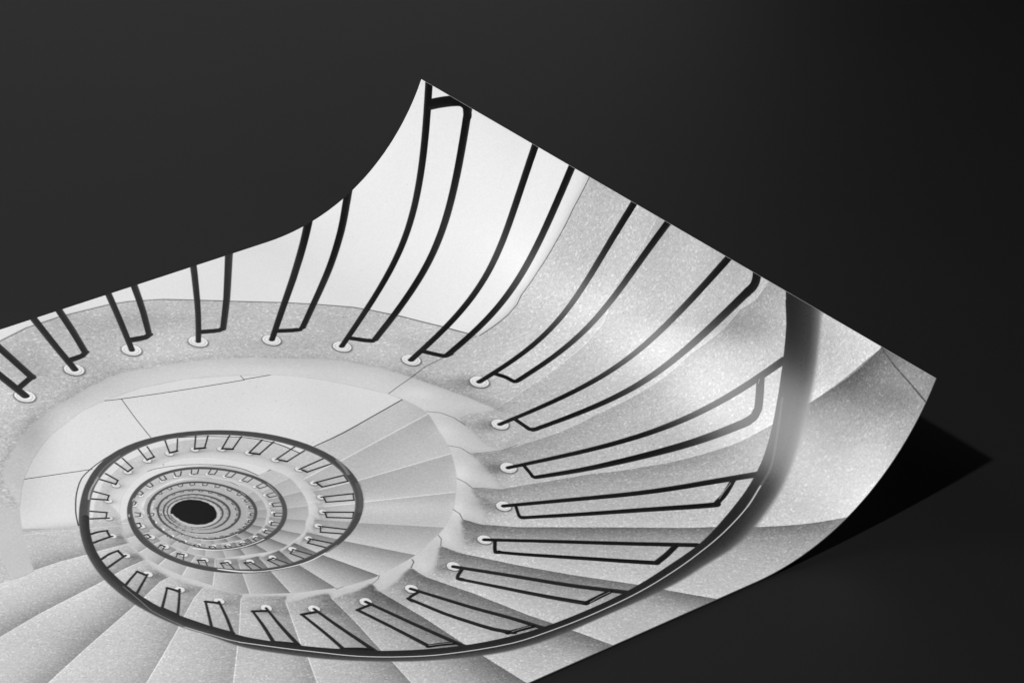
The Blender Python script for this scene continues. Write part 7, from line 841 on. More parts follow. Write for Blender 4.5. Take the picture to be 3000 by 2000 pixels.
T 0.19 0.12 0.6 | 674.7,416.9 678.2,420.4 681.7,423.9 685.2,427.3 688.7,430.8 | 1.6 1.6 1.6 1.6 1.6
T 0.17 0.1 0.6 | 684.5,404 687,408.8 689.5,413.6 692.1,418.3 694.6,423.1 | 1.3 1.3 1.3 1.3 1.3
T 0.08 0.1 0.6 | 694.6,423.1 693,424.9 691.3,426.7 689.7,428.5 688.1,430.4 | 1.0 1.0 1.0 1.0 1.0
B -0.13 | 713.9,413 7,5.2 -2.9,5.1
D 1 | 715.3,412.6 714.4,413.7 713.3,414.3 712,414.3 710.7,413.8 709.6,412.8 708.6,411.4 708,409.7 707.8,408 708,406.3 708.5,404.9 709.4,403.8 710.5,403.2 711.8,403.2 713,403.7 714.2,404.7 715.1,406.1 715.7,407.8 716,409.5 715.8,411.2
T 0.19 0.12 0.6 | 703.6,386.8 706,391.7 708.4,396.7 710.8,401.6 713.1,406.5 | 1.4 1.4 1.4 1.4 1.4
T 0.17 0.1 0.6 | 714.9,379.2 715.9,384.6 716.9,390.1 717.9,395.5 718.9,401 | 1.2 1.2 1.2 1.2 1.2
T 0.08 0.1 0.6 | 718.9,401 717.2,402.5 715.6,404.1 713.9,405.7 712.2,407.2 | 1.0 1.0 1.0 1.0 1.0
B -0.13 | 739.4,396 7,5.2 -3,5.2
D 1 | 740.7,395.5 739.8,396.6 738.7,397.2 737.4,397.2 736.1,396.7 734.9,395.7 734,394.3 733.4,392.6 733.2,390.9 733.3,389.2 733.9,387.7 734.8,386.6 735.9,386 737.2,386 738.5,386.5 739.7,387.5 740.6,388.9 741.2,390.6 741.4,392.4 741.3,394.1
T 0.19 0.12 0.6 | 735.7,365.4 736.3,371.8 736.9,378.3 737.4,384.7 738,391.1 | 1.2 1.2 1.2 1.2 1.2
T 0.17 0.1 0.6 | 747.5,361.6 747.3,368.1 747,374.7 746.7,381.2 746.4,387.7 | 1.0 1.0 1.0 1.0 1.0
T 0.08 0.1 0.6 | 746.4,387.7 744.3,388.5 742.2,389.4 740.1,390.2 738,391.1 | 1.3 1.3 1.3 1.3 1.3
B -0.13 | 770.1,387.7 7.1,5.3 -3.1,5.2
D 1 | 771.4,387.3 770.5,388.4 769.4,389 768.1,389 766.8,388.5 765.6,387.5 764.7,386.1 764.1,384.4 763.9,382.6 764,380.9 764.6,379.4 765.5,378.3 766.7,377.7 768,377.7 769.3,378.2 770.4,379.2 771.4,380.6 772,382.3 772.2,384.1 772,385.8
T 0.19 0.12 0.6 | 772.9,354.3 771.8,361.4 770.8,368.6 769.8,375.7 768.7,382.8 | 1.0 1.0 1.0 1.0 1.0
T 0.17 0.1 0.6 | 784,355.9 782.7,362.3 781.4,368.6 780.1,374.9 778.8,381.2 | 0.9 0.9 0.9 0.9 0.9
T 0.08 0.1 0.6 | 778.8,381.2 776.5,381.4 774.3,381.5 772.1,381.6 769.8,381.8 | 1.6 1.6 1.6 1.6 1.6
B -0.13 | 798.8,389.9 7.1,5.3 -3.1,5.3
D 1 | 800.2,389.5 799.3,390.6 798.1,391.2 796.8,391.3 795.5,390.7 794.3,389.7 793.4,388.3 792.8,386.6 792.6,384.8 792.8,383.1 793.4,381.6 794.3,380.5 795.5,379.9 796.8,379.9 798.1,380.4 799.2,381.4 800.2,382.8 800.8,384.5 801,386.3 800.8,388
T 0.19 0.12 0.6 | 808.2,356.3 805.6,363.4 803,370.5 800.5,377.6 797.9,384.6 | 1.0 1.0 1.0 1.0 1.0
T 0.17 0.1 0.6 | 821.7,362.7 818.1,368.6 814.4,374.4 810.7,380.2 807.1,385.9 | 0.9 0.9 0.9 0.9 0.9
T 0.08 0.1 0.6 | 807.1,385.9 805.2,385.6 803.3,385.3 801.4,385 799.5,384.7 | 1.9 1.9 1.9 1.9 1.9
B -0.13 | 827.6,399.7 7.1,5.3 -3.2,5.3
D 1 | 829,399.3 828,400.4 826.8,401 825.5,401 824.2,400.5 823,399.5 822.1,398.1 821.5,396.4 821.3,394.6 821.5,392.9 822.1,391.4 823.1,390.3 824.2,389.7 825.6,389.6 826.9,390.2 828,391.2 829,392.6 829.6,394.3 829.8,396.1 829.6,397.8
T 0.19 0.12 0.6 | 842.4,370 838.3,376.2 834.2,382.3 830.1,388.5 826,394.6 | 1.0 1.0 1.0 1.0 1.0
T 0.17 0.1 0.6 | 854.4,378.2 850,383.6 845.7,388.9 841.3,394.2 837,399.5 | 1.0 1.0 1.0 1.0 1.0
T 0.08 0.1 0.6 | 837,399.5 834.5,398.3 832,397 829.4,395.8 826.9,394.5 | 2.0 2.0 2.0 2.0 2.0
B -0.13 | 853.4,417.8 7.1,5.3 -3.2,5.2
D 1 | 854.7,417.4 853.8,418.5 852.6,419.1 851.3,419.1 850,418.6 848.8,417.6 847.9,416.2 847.3,414.5 847.1,412.7 847.3,411 847.9,409.5 848.9,408.4 850.1,407.8 851.4,407.8 852.7,408.3 853.9,409.3 854.8,410.8 855.4,412.5 855.6,414.2 855.4,416
T 0.19 0.12 0.6 | 875,393.5 869.1,398.6 863.3,403.7 857.5,408.7 851.7,413.7 | 1.1 1.1 1.1 1.1 1.1
T 0.17 0.1 0.6 | 885.1,403.7 879.2,408.2 873.4,412.7 867.6,417.2 861.8,421.6 | 1.1 1.1 1.1 1.1 1.1
T 0.08 0.1 0.6 | 861.8,421.6 859.7,419.7 857.6,417.8 855.5,415.9 853.4,413.9 | 1.9 1.9 1.9 1.9 1.9
B -0.13 | 874.7,444.7 7.1,5.3 -3.2,5.2
D 1 | 876.1,444.3 875.2,445.4 874,446 872.7,446 871.4,445.5 870.2,444.5 869.3,443.1 868.7,441.4 868.5,439.6 868.7,437.9 869.4,436.4 870.3,435.4 871.5,434.8 872.8,434.7 874.1,435.3 875.3,436.3 876.2,437.7 876.8,439.4 877,441.2 876.8,442.9
T 0.19 0.12 0.6 | 901,424.8 894.1,428.6 887.1,432.5 880.2,436.3 873.3,440.1 | 1.3 1.3 1.3 1.3 1.3
T 0.17 0.1 0.6 | 909.4,436.6 902.3,440 895.2,443.4 888.1,446.8 881.1,450.2 | 1.3 1.3 1.2 1.2 1.2
T 0.08 0.1 0.6 | 881.1,450.2 879.3,448 877.6,445.9 875.9,443.7 874.2,441.5 | 1.8 1.8 1.8 1.8 1.8
B -0.13 | 891.5,476.1 7.1,5.3 -3.2,5.1
D 1 | 892.9,475.7 891.9,476.7 890.7,477.3 889.4,477.3 888.1,476.8 887,475.8 886.1,474.4 885.5,472.7 885.3,470.9 885.5,469.3 886.1,467.8 887.1,466.8 888.3,466.2 889.6,466.2 890.9,466.7 892.1,467.7 893,469.1 893.6,470.8 893.8,472.5 893.5,474.2
T 0.19 0.12 0.6 | 925,460.4 916.3,463.2 907.7,466.1 899,468.9 890.5,471.7 | 1.2 1.2 1.2 1.2 1.2
T 0.17 0.1 0.6 | 928,475 920.6,477.1 913.2,479.1 905.9,481.1 898.5,483.2 | 1.2 1.2 1.2 1.2 1.2
T 0.08 0.1 0.6 | 898.5,483.2 897.1,480.9 895.6,478.6 894.1,476.3 892.6,474 | 1.5 1.5 1.5 1.5 1.5
B -0.13 | 902.2,510.2 7,5.2 -3.2,5
D 1 | 903.6,509.8 902.6,510.9 901.4,511.4 900.1,511.4 898.8,510.9 897.7,509.9 896.7,508.5 896.2,506.9 896,505.1 896.2,503.5 896.9,502 897.8,501 899,500.5 900.3,500.4 901.6,501 902.8,502 903.7,503.4 904.3,505 904.4,506.7 904.2,508.4
T 0.19 0.12 0.6 | 936.5,503.2 927.6,503.9 918.7,504.7 909.8,505.4 901,506.2 | 1.4 1.4 1.4 1.4 1.4
T 0.17 0.1 0.6 | 939.8,518.6 931.1,518.1 922.4,517.6 913.7,517.1 905,516.7 | 1.4 1.4 1.4 1.4 1.4
T 0.08 0.1 0.6 | 905,516.7 904.4,514.7 903.8,512.7 903.2,510.7 902.6,508.8 | 1.4 1.4 1.4 1.4 1.4
B -0.13 | 899.9,545.7 7,5.2 -3.2,4.9
D 1 | 901.3,545.3 900.3,546.3 899.1,546.9 897.9,546.9 896.6,546.4 895.4,545.4 894.5,544 893.9,542.4 893.8,540.6 894,539 894.6,537.6 895.6,536.6 896.7,536.1 898,536 899.3,536.6 900.5,537.6 901.4,538.9 902,540.6 902.1,542.3 901.9,543.9
T 0.19 0.12 0.6 | 935.2,548.1 926.1,546.4 917,544.7 907.9,543.1 898.9,541.4 | 1.5 1.5 1.5 1.5 1.5
T 0.17 0.1 0.6 | 935.2,548.1 934.4,551.5 933.6,554.8 932.8,558.2 932,561.6 | 0.9 0.9 0.9 0.9 0.9
T 0.17 0.1 0.6 | 932,561.6 924.3,559.8 916.6,558 908.9,556.2 901.2,554.4 | 1.4 1.4 1.4 1.4 1.4
T 0.08 0.1 0.6 | 901.2,554.4 901,551.7 900.9,548.9 900.8,546.2 900.6,543.5 | 1.2 1.2 1.2 1.2 1.2
B -0.13 | 886.9,573.6 6.9,5.1 -3.2,4.9
D 1 | 891.3,575.6 890.4,576.6 889.2,577.1 888,577.1 886.7,576.6 885.5,575.6 884.6,574.2 884.1,572.6 883.9,571 884.1,569.3 884.7,568 885.7,567 886.8,566.4 888.1,566.4 889.4,567 890.6,567.9 891.5,569.3 892,570.9 892.2,572.6 892,574.2
T 0.19 0.12 0.6 | 922.4,587.7 914,583.8 905.6,579.8 897.2,575.9 888.8,572 | 1.5 1.5 1.5 1.5 1.5
T 0.17 0.1 0.6 | 921.8,587.3 920.1,590.3 918.4,593.4 916.7,596.4 915,599.4 | 0.8 0.8 0.8 0.8 0.8
T 0.17 0.1 0.6 | 915,599.4 908,595.6 901,591.8 894,588 887.1,584.2 | 1.4 1.4 1.4 1.4 1.4
T 0.08 0.1 0.6 | 887.1,584.2 887.8,581.6 888.6,579.1 889.4,576.6 890.1,574 | 0.9 0.9 0.9 0.9 0.9
B -0.13 | 871.7,600.8 6.9,5.1 -3.1,4.8
D 1 | 876.2,602.7 875.3,603.7 874.1,604.2 872.9,604.2 871.6,603.7 870.5,602.7 869.6,601.4 869,599.8 868.8,598.1 869,596.6 869.6,595.2 870.6,594.2 871.7,593.7 873,593.7 874.3,594.2 875.4,595.2 876.3,596.6 876.8,598.1 877,599.8 876.8,601.4
T 0.19 0.12 0.6 | 901.1,621 894.1,615.7 887.2,610.4 880.2,605.2 873.2,599.9 | 1.5 1.5 1.5 1.5 1.5
T 0.17 0.1 0.6 | 900.5,620.5 898.5,622.9 896.6,625.3 894.7,627.7 892.7,630 | 0.8 0.8 0.8 0.8 0.8
T 0.17 0.1 0.6 | 892.7,630 887.1,625.3 881.5,620.6 875.8,615.9 870.2,611.2 | 1.4 1.4 1.4 1.4 1.4
T 0.08 0.1 0.6 | 870.2,611.2 871.2,608.7 872.2,606.2 873.1,603.7 874.1,601.2 | 0.9 0.9 0.9 0.9 0.9
B -0.13 | 851.6,622.2 6.8,5.1 -3.1,4.7
D 1 | 856,624.2 855.1,625.1 853.9,625.6 852.7,625.6 851.4,625.1 850.3,624.1 849.4,622.8 848.8,621.2 848.6,619.6 848.9,618 849.4,616.7 850.4,615.7 851.5,615.2 852.8,615.2 854,615.7 855.1,616.7 856,618 856.6,619.6 856.8,621.3 856.6,622.8
T 0.19 0.12 0.6 | 875,646.1 869.5,639.9 864,633.7 858.5,627.5 853,621.3 | 1.4 1.4 1.4 1.4 1.4
T 0.17 0.1 0.6 | 866.3,650.6 861.7,646.1 857.1,641.6 852.4,637 847.8,632.5 | 1.4 1.4 1.4 1.4 1.4
T 0.08 0.1 0.6 | 847.8,632.5 849.3,630.1 850.8,627.7 852.3,625.3 853.8,622.9 | 0.8 0.8 0.8 0.8 0.8
B -0.13 | 828.9,636.9 6.8,5 -3,4.7
D 1 | 833.2,638.9 832.3,639.8 831.2,640.3 830,640.3 828.7,639.8 827.6,638.8 826.7,637.5 826.2,635.9 826,634.3 826.2,632.8 826.7,631.4 827.6,630.5 828.8,630 830,630 831.3,630.5 832.4,631.5 833.3,632.8 833.8,634.4 834,636 833.8,637.5
T 0.19 0.12 0.6 | 846.4,660.3 842.4,654.2 838.4,648.2 834.3,642.1 830.3,636 | 1.4 1.4 1.4 1.4 1.4
T 0.17 0.1 0.6 | 836,663.3 833,658.1 830.1,652.8 827.1,647.6 824.1,642.3 | 1.3 1.3 1.3 1.3 1.3
T 0.08 0.1 0.6 | 824.1,642.3 825.8,641.3 827.4,640.2 829.1,639.1 830.7,638 | 1.0 1.0 1.0 1.0 1.0
B -0.13 | 802.5,644.2 6.7,5 -3,4.6
D 1 | 806.8,646.1 805.9,647.1 804.8,647.6 803.6,647.6 802.4,647.1 801.2,646.1 800.4,644.8 799.8,643.2 799.6,641.6 799.8,640.1 800.3,638.8 801.2,637.8 802.3,637.3 803.6,637.3 804.8,637.8 805.9,638.8 806.8,640.1 807.4,641.7 807.6,643.3 807.4,644.8
T 0.19 0.12 0.6 | 817.2,669.5 813.9,663 810.5,656.5 807.2,649.9 803.9,643.3 | 1.1 1.1 1.1 1.1 1.1
T 0.17 0.1 0.6 | 804.8,668.7 802.9,663.7 801,658.6 799.1,653.5 797.2,648.4 | 1.0 1.0 1.0 1.0 1.0
T 0.08 0.1 0.6 | 797.2,648.4 798.8,647.4 800.4,646.3 802.1,645.2 803.7,644.2 | 0.8 0.8 0.8 0.8 0.9
B -0.13 | 775.6,645.3 6.7,5 -2.9,4.6
D 1 | 779.8,647.1 778.9,648 777.8,648.5 776.6,648.6 775.5,648.1 774.4,647.2 773.6,646 773,644.5 772.9,642.9 773.1,641.4 773.6,640.1 774.5,639.2 775.6,638.6 776.8,638.6 777.9,639.1 779,640 779.8,641.2 780.4,642.7 780.5,644.3 780.3,645.8
T 0.19 0.12 0.6 | 785.9,667.3 783.6,661.5 781.3,655.8 779,650 776.7,644.2 | 1.0 1.0 1.0 1.0 1.0
T 0.17 0.1 0.6 | 774.6,663.6 773.4,659 772.2,654.3 771,649.6 769.8,645 | 0.9 0.9 0.9 0.9 0.9
T 0.08 0.1 0.6 | 769.8,645 771.6,645 773.4,645 775.2,645.1 777,645.1 | 1.2 1.2 1.2 1.2 1.2
B -0.13 | 751.7,637.2 6.7,5 -2.9,4.6
D 1 | 755.9,639 755,639.9 753.9,640.4 752.8,640.5 751.6,640 750.5,639.1 749.7,637.9 749.1,636.4 749,634.8 749.2,633.3 749.7,632 750.6,631 751.6,630.5 752.8,630.5 754,630.9 755,631.8 755.9,633.1 756.4,634.6 756.6,636.2 756.4,637.7
T 0.19 0.12 0.6 | 755.6,655.9 754.8,651.1 754,646.2 753.3,641.4 752.5,636.5 | 0.9 0.9 0.9 0.9 0.9
T 0.17 0.1 0.6 | 746,649.7 746,645.7 746.1,641.7 746.1,637.8 746.2,633.8 | 0.8 0.8 0.8 0.8 0.8
T 0.08 0.1 0.6 | 746.2,633.8 747.7,634.6 749.2,635.4 750.7,636.2 752.2,637 | 1.3 1.3 1.3 1.3 1.3
B -0.13 | 730.9,623.3 6.7,5 -2.8,4.6
D 1 | 735.1,625.1 734.2,626.1 733.2,626.6 732,626.6 730.8,626.2 729.8,625.3 728.9,624 728.4,622.5 728.2,620.9 728.4,619.4 728.9,618.1 729.8,617.2 730.8,616.6 732,616.6 733.2,617.1 734.2,618 735.1,619.2 735.6,620.7 735.8,622.3 735.6,623.8
T 0.19 0.12 0.6 | 730.6,638.2 730.9,634.3 731.2,630.3 731.5,626.4 731.8,622.5 | 0.8 0.8 0.8 0.8 0.8
T 0.17 0.1 0.6 | 722.3,631.1 723,628 723.7,624.9 724.3,621.8 725,618.7 | 0.7 0.7 0.7 0.7 0.7
T 0.08 0.1 0.6 | 725,618.7 726.7,619.5 728.4,620.4 730.1,621.2 731.7,622.1 | 1.3 1.3 1.3 1.3 1.3
B -0.13 | 712.9,604.4 6.7,5 -2.8,4.6
D 1 | 717.1,606.2 716.2,607.1 715.2,607.7 714,607.7 712.8,607.3 711.8,606.4 710.9,605.1 710.4,603.6 710.2,602 710.4,600.5 710.9,599.2 711.7,598.2 712.8,597.7 714,597.7 715.1,598.1 716.2,599 717,600.3 717.6,601.8 717.8,603.4 717.6,604.9
T 0.19 0.12 0.6 | 709.8,615.4 710.8,612.5 711.8,609.6 712.8,606.7 713.8,603.8 | 0.7 0.7 0.7 0.7 0.7
T 0.17 0.1 0.6 | 704.2,608.3 705.1,605.7 705.9,603.2 706.8,600.6 707.7,598 | 0.7 0.7 0.7 0.7 0.7
T 0.08 0.1 0.6 | 707.7,598 709.2,599.4 710.6,600.7 712.1,602 713.6,603.4 | 1.3 1.3 1.3 1.3 1.3
B -0.13 | 699.7,581.6 6.7,5 -2.8,4.7
D 1 | 703.8,583.4 703,584.3 701.9,584.9 700.8,584.9 699.6,584.5 698.5,583.6 697.7,582.3 697.1,580.8 696.9,579.2 697.1,577.7 697.6,576.3 698.5,575.4 699.5,574.8 700.7,574.8 701.9,575.2 702.9,576.1 703.8,577.4 704.3,578.9 704.5,580.5 704.4,582
T 0.19 0.12 0.6 | 695,588.3 696.3,586.4 697.6,584.5 698.9,582.6 700.2,580.8 | 0.7 0.7 0.7 0.7 0.7
T 0.17 0.1 0.6 | 690.2,579.8 691.7,578.2 693.3,576.6 694.8,575 696.4,573.3 | 0.7 0.7 0.7 0.7 0.7
T 0.08 0.1 0.6 | 696.4,573.3 697.5,574.9 698.6,576.5 699.7,578.1 700.9,579.6 | 1.2 1.2 1.2 1.2 1.2
B -0.13 | 691.4,554.9 6.7,5 -2.8,4.8
D 1 | 695.6,556.7 694.8,557.6 693.7,558.2 692.5,558.2 691.3,557.8 690.3,556.9 689.4,555.6 688.9,554.1 688.7,552.5 688.8,550.9 689.4,549.6 690.2,548.6 691.3,548.1 692.4,548 693.6,548.5 694.7,549.4 695.6,550.6 696.1,552.2 696.3,553.8 696.1,555.3
T 0.19 0.12 0.6 | 683.2,560.3 685.3,558.5 687.4,556.7 689.5,554.9 691.6,553.1 | 0.8 0.8 0.8 0.8 0.8
T 0.17 0.1 0.6 | 682.7,551.4 684.5,550.3 686.4,549.2 688.2,548.1 690,547 | 0.8 0.8 0.8 0.8 0.8
T 0.08 0.1 0.6 | 690,547 690.5,548.6 691.1,550.1 691.6,551.6 692.1,553.2 | 1.1 1.1 1.1 1.1 1.1
B -0.13 | 688.7,528.8 6.8,5 -2.8,4.8
D 1 | 692.9,530.6 692,531.6 691,532.1 689.8,532.2 688.6,531.7 687.5,530.8 686.7,529.5 686.1,528 685.9,526.4 686.1,524.8 686.6,523.5 687.5,522.4 688.5,521.9 689.7,521.8 690.9,522.3 692,523.2 692.8,524.5 693.4,526 693.6,527.7 693.4,529.2
T 0.19 0.12 0.6 | 682.9,527.2 684.4,527.1 686,527 687.5,526.9 689,526.8 | 1.1 1.1 1.1 1.1 1.1
T 0.17 0.1 0.6 | 683.8,517.9 685.1,518.5 686.4,519.1 687.8,519.7 689.1,520.2 | 1.2 1.2 1.2 1.2 1.2
T 0.08 0.1 0.6 | 689.1,520.2 689.1,521.8 689.2,523.4 689.2,525 689.2,526.6 | 0.9 0.9 0.9 0.9 0.9
B -0.13 | 690.9,503.2 6.8,5.1 -2.8,4.9
D 1 | 695.2,504.9 694.3,505.9 693.2,506.5 692,506.6 690.8,506.1 689.8,505.2 688.9,503.9 688.3,502.4 688.1,500.7 688.3,499.1 688.9,497.8 689.7,496.7 690.8,496.2 692,496.1 693.2,496.6 694.2,497.5 695.1,498.8 695.7,500.3 695.9,502 695.7,503.6
T 0.19 0.12 0.6 | 686.4,502.2 687.7,502 688.9,501.9 690.1,501.7 691.4,501.5 | 1.1 1.1 1.1 1.1 1.1
T 0.17 0.1 0.6 | 690,493.1 690.9,493.4 691.8,493.6 692.7,493.9 693.6,494.1 | 1.2 1.2 1.2 1.2 1.2
T 0.08 0.1 0.6 | 693.6,494.1 693.2,495.8 692.8,497.4 692.4,499.1 692,500.7 | 0.8 0.8 0.8 0.8 0.8
H 0.27 0.38 0.5 0 | 639.3,464.9 643,457.5 646.9,450.2 651,442.9 655.2,435.7 659.7,428.4 664.5,421.1 669.7,413.7 675.3,406.2 681.3,398.8 688,391.4 695.3,384.2 703.2,377.1 711.8,370.3 721.2,364 731.3,358.3 742.2,353.5 753.6,349.9 765.4,347.7 777.5,346.7 789.8,347.1 802,348.8 814.2,351.6 826.1,355.5 837.6,360.5 848.9,366.5 859.7,373.2 870.2,380.8 880.2,389.1 889.7,398.1 898.6,407.9 907,418.3 914.6,429.5 921.4,441.2 927.5,453.5 932.8,466.3 937.1,479.5 940.4,493.2 942.5,507.2 943.3,521.4 942.7,535.6 940.7,549.8 937.5,563.7 932.9,577.2 927.2,590.3 920.3,602.7 912.3,614.5 903.4,625.4 893.5,635.4 882.7,644.3 871.1,652 858.9,658.3 846.1,663.3 833.1,666.9 819.9,669.1 806.8,670 793.8,669.6 781.2,667.8 769,664.6 757.4,660 746.5,654.2 736.6,647.5 727.6,640.2 719.6,632.6 712.5,624.8 706.3,616.8 701,608.9 696.4,601 692.5,593.3 689.3,585.8 686.6,578.6 684.4,571.6 682.7,564.8 681.4,558.3 680.5,552 680,546 679.7,540.2 679.6,534.7 679.7,529.4 680,524.3 680.4,519.4 681,514.6 681.7,510 682.5,505.5 683.5,501.1 684.7,496.7 686,492.4 687.4,488.2 688.9,484 690.6,479.9 | 5.9 5.9 6.0 6.0 6.0 6.0 5.9 5.9 6.0 6.1 6.2 6.4 6.7 7.0 7.3 7.5 7.7 7.7 7.4 7.0 6.6 6.2 5.9 5.7 5.6 5.6 5.5 5.5 5.6 5.7 5.9 6.0 6.2 6.2 6.2 6.1 5.9 5.7 5.6 5.4 5.3 5.2 5.1 5.0 4.9 4.9 4.8 4.7 4.6 4.4 4.3 4.2 4.2 4.2 4.2 4.2 4.1 4.0 3.8 3.8 3.8 4.0 4.2 4.3 4.4 4.5 4.5 4.4 4.3 4.2 4.1 4.1 4.1 4.2 4.3 4.5 4.6 4.7 4.7 4.6 4.5 4.3 4.2 4.0 3.8 3.7 3.6 3.5 3.5 3.4
L 2.25 2.25 0.85 0.92 1 | 639,462.6 641,458.7 643.1,454.4 645,450.7 646.2,448.4 645.9,449 644.9,451.3 643.9,453.6 643.5,454.4 644.3,453 645.7,450.4 647.4,447.2 648.9,444.3
L 2 2 0.8 0.69 1 | 672,416 673.6,413.5 675.2,411.1 676.8,408.6 678.5,406.3 680.7,403.5 683,400.8 685.3,398.2 687.7,395.7 691.6,392 695.6,388.4 699.7,384.8 703.7,381.3
L 1.75 1.75 0.55 0.575 1 | 697.2,385.2 702.9,380.5 708.8,375.6 714.6,371 720.4,367 727.3,363.3 734.1,360.2 741,357.4 747.9,354.5
L 3.75 3.75 0.62 0.575 2.5 | 947.6,515.4 946.8,520.7 946,526.1 945.1,531.4 944.1,536.8 943.4,539.8 942.5,542.8 941.5,545.9 940.6,549
L 6.25 6.25 0.45 0.402 4 | 937.9,573.5 933.8,581.4 929.9,589.3 925.8,597.1 921.4,604.7 918.2,609.5 914.8,614.1 911.2,618.5 907.6,623
L 1.12 1.12 0.93 1 0.4 | 747.2,656.4 743.7,653.5 740.1,650.6 736.6,647.7 733.1,644.6 728,639.4 722.5,633.4 718,628.6 716.1,626.6 717.7,628.8 721.9,633.9 727.1,640 732.1,645.2 736.7,649.1 741.5,652.7 746.5,656 751.7,659 757.7,662 763.8,664.6 770.1,667 776.6,669 783.4,670.8 790.3,672.3 797.5,673.4 804.8,673.9 810.9,673.7 817.1,672.9 823.5,671.9 829.8,670.9
L 0.875 0.875 0.7 0.69 0.4 | 829.8,670.9 848,665.4
M 0
F 0.755 1 0 0.5 | 579.4,429.4 583.5,419.8 587.6,410.1 591.8,400.5 596.4,391.1 602,381 607.9,371 614.1,361.1 620.4,351.4 625.1,344.5 630,337.9 635,331.4 640.2,325 645.3,318.9 650.5,313 655.8,307.3 661.2,301.9 666.6,296.6 672.2,291.6 677.8,286.7 683.4,282 689,277.4 694.6,272.9 700.2,268.6 705.8,264.9 712.2,261.4 718.6,258.4 725,255.7 731.5,252.9 739.4,249 747.4,245 755.3,241.3 763.1,238.5 773.1,236.1 783,234.4 792.8,233.3 802.5,232.6 813.9,232.1 825.3,232 836.5,232.5 847.4,233.6 861.2,236 874.8,239 888.1,242.8 901,247.3 913.2,252.6 925,258.8 936.6,265.6 948.1,272.5 959.1,279.2 970,286.3 980.7,293.6 991.2,301.3 997.7,306.7 1004,312.4 1010,318.5 1015.9,324.7 1021.6,331.3 1027.1,338.2 1032.5,345.3 1037.6,352.5 1042.7,360 1047.6,367.8 1052.4,375.6 1057.1,383.5 1063.5,393.8 1069.8,404.1 1075.9,414.7 1081.3,426 1084.8,435.8 1087.8,446.2 1090.3,457 1092.3,468.1 1093.1,474.1 1093.5,480.4 1093.4,487 1092.7,493.9 1091.4,500 1089.4,506.5 1087.1,513.1 1085,519.6 1081.9,529.7 1078.9,539.8 1075.8,549.8 1072.4,559.9 1070.3,565.7 1068,571.6 1065.5,577.4 1062.9,583.3 1059.5,590.4 1055.9,597.4 1052.1,604.5 1048.3,611.5 1045.4,616.7 1042.4,621.8 1039.3,627 1036,631.9 1032,637.7 1027.8,643.4 1023.5,649 1019.2,654.5 1013.3,661.9 1007.5,669.2 1001.5,676.2 995.3,682.7 986.9,690.4 978.4,697.7 969.8,704.4 961.3,710.3 954.1,714.3 946.9,717.3 939.7,720 932.5,722.9 925.5,726.2 918.5,729.6 911.6,732.7 904.9,735 891.5,737.8 878.5,739.7 865.6,741.3 852.7,743 850.7,743.3 848.7,743.6 846.7,743.8 844.9,743.8 835.6,742.7 826.4,741.5 817.4,739.9 808.7,737.9 801.2,735.3 794,732.2 786.9,728.8 779.9,725.5 773.8,722.9 767.7,720.3 761.8,717.5 756.1,714.3 744.2,706.6 732.5,698.5 721,690 709.8,681.2 707.8,679.1 706,676.6 704.4,673.8 703,670.9 700.8,665.9 698.7,660.7 696.8,655.4 694.7,650.3 690.6,641.4 686.3,632.5 682.1,623.6 678.2,614.3 675.2,606 672.3,597.5 669.8,588.7 667.5,579.6 666,572.9 664.7,565.8 663.8,558.5 663.3,551 663.3,543.2 663.6,535.1 664.3,526.8 665.4,518.4 666.4,512.8 667.8,507 669.6,501.1 671.6,495.3 675,486.9 678.8,478.5 -1605.2,-600.9 -1752.8,-210.1 -1835.9,199.3 -1852.3,616.7 -1801.7,1031.4 -1685.3,1432.6 -1506.2,1809.9 -1269,2153.8 -979.7,2455.2 -645.9,2706.3 -276.2,2900.8 119.8,3033.6 532.1,3101.2 949.8,3102 1362.2,3035.8 1758.8,2904.4 2129.2,2711.2 2463.8,2461.2 2754.1,2160.9 2992.6,1817.9 3173,1441.1 3290.8,1040.4 3342.9,625.9 3328,208.4 3246.3,-201.3 3100.1,-592.6 2893.2,-955.4 2630.8,-1280.5 2319.7,-1559.3 1968,-1784.7 1584.7,-1950.8 1179.8,-2053.5 763.7,-2089.9 347.1,-2059.3 -59.3,-1962.3 -444.8,-1801.5 -799.6,-1581.1 -1114.6,-1306.6 -1381.5,-985.3 -1593.5,-625.4
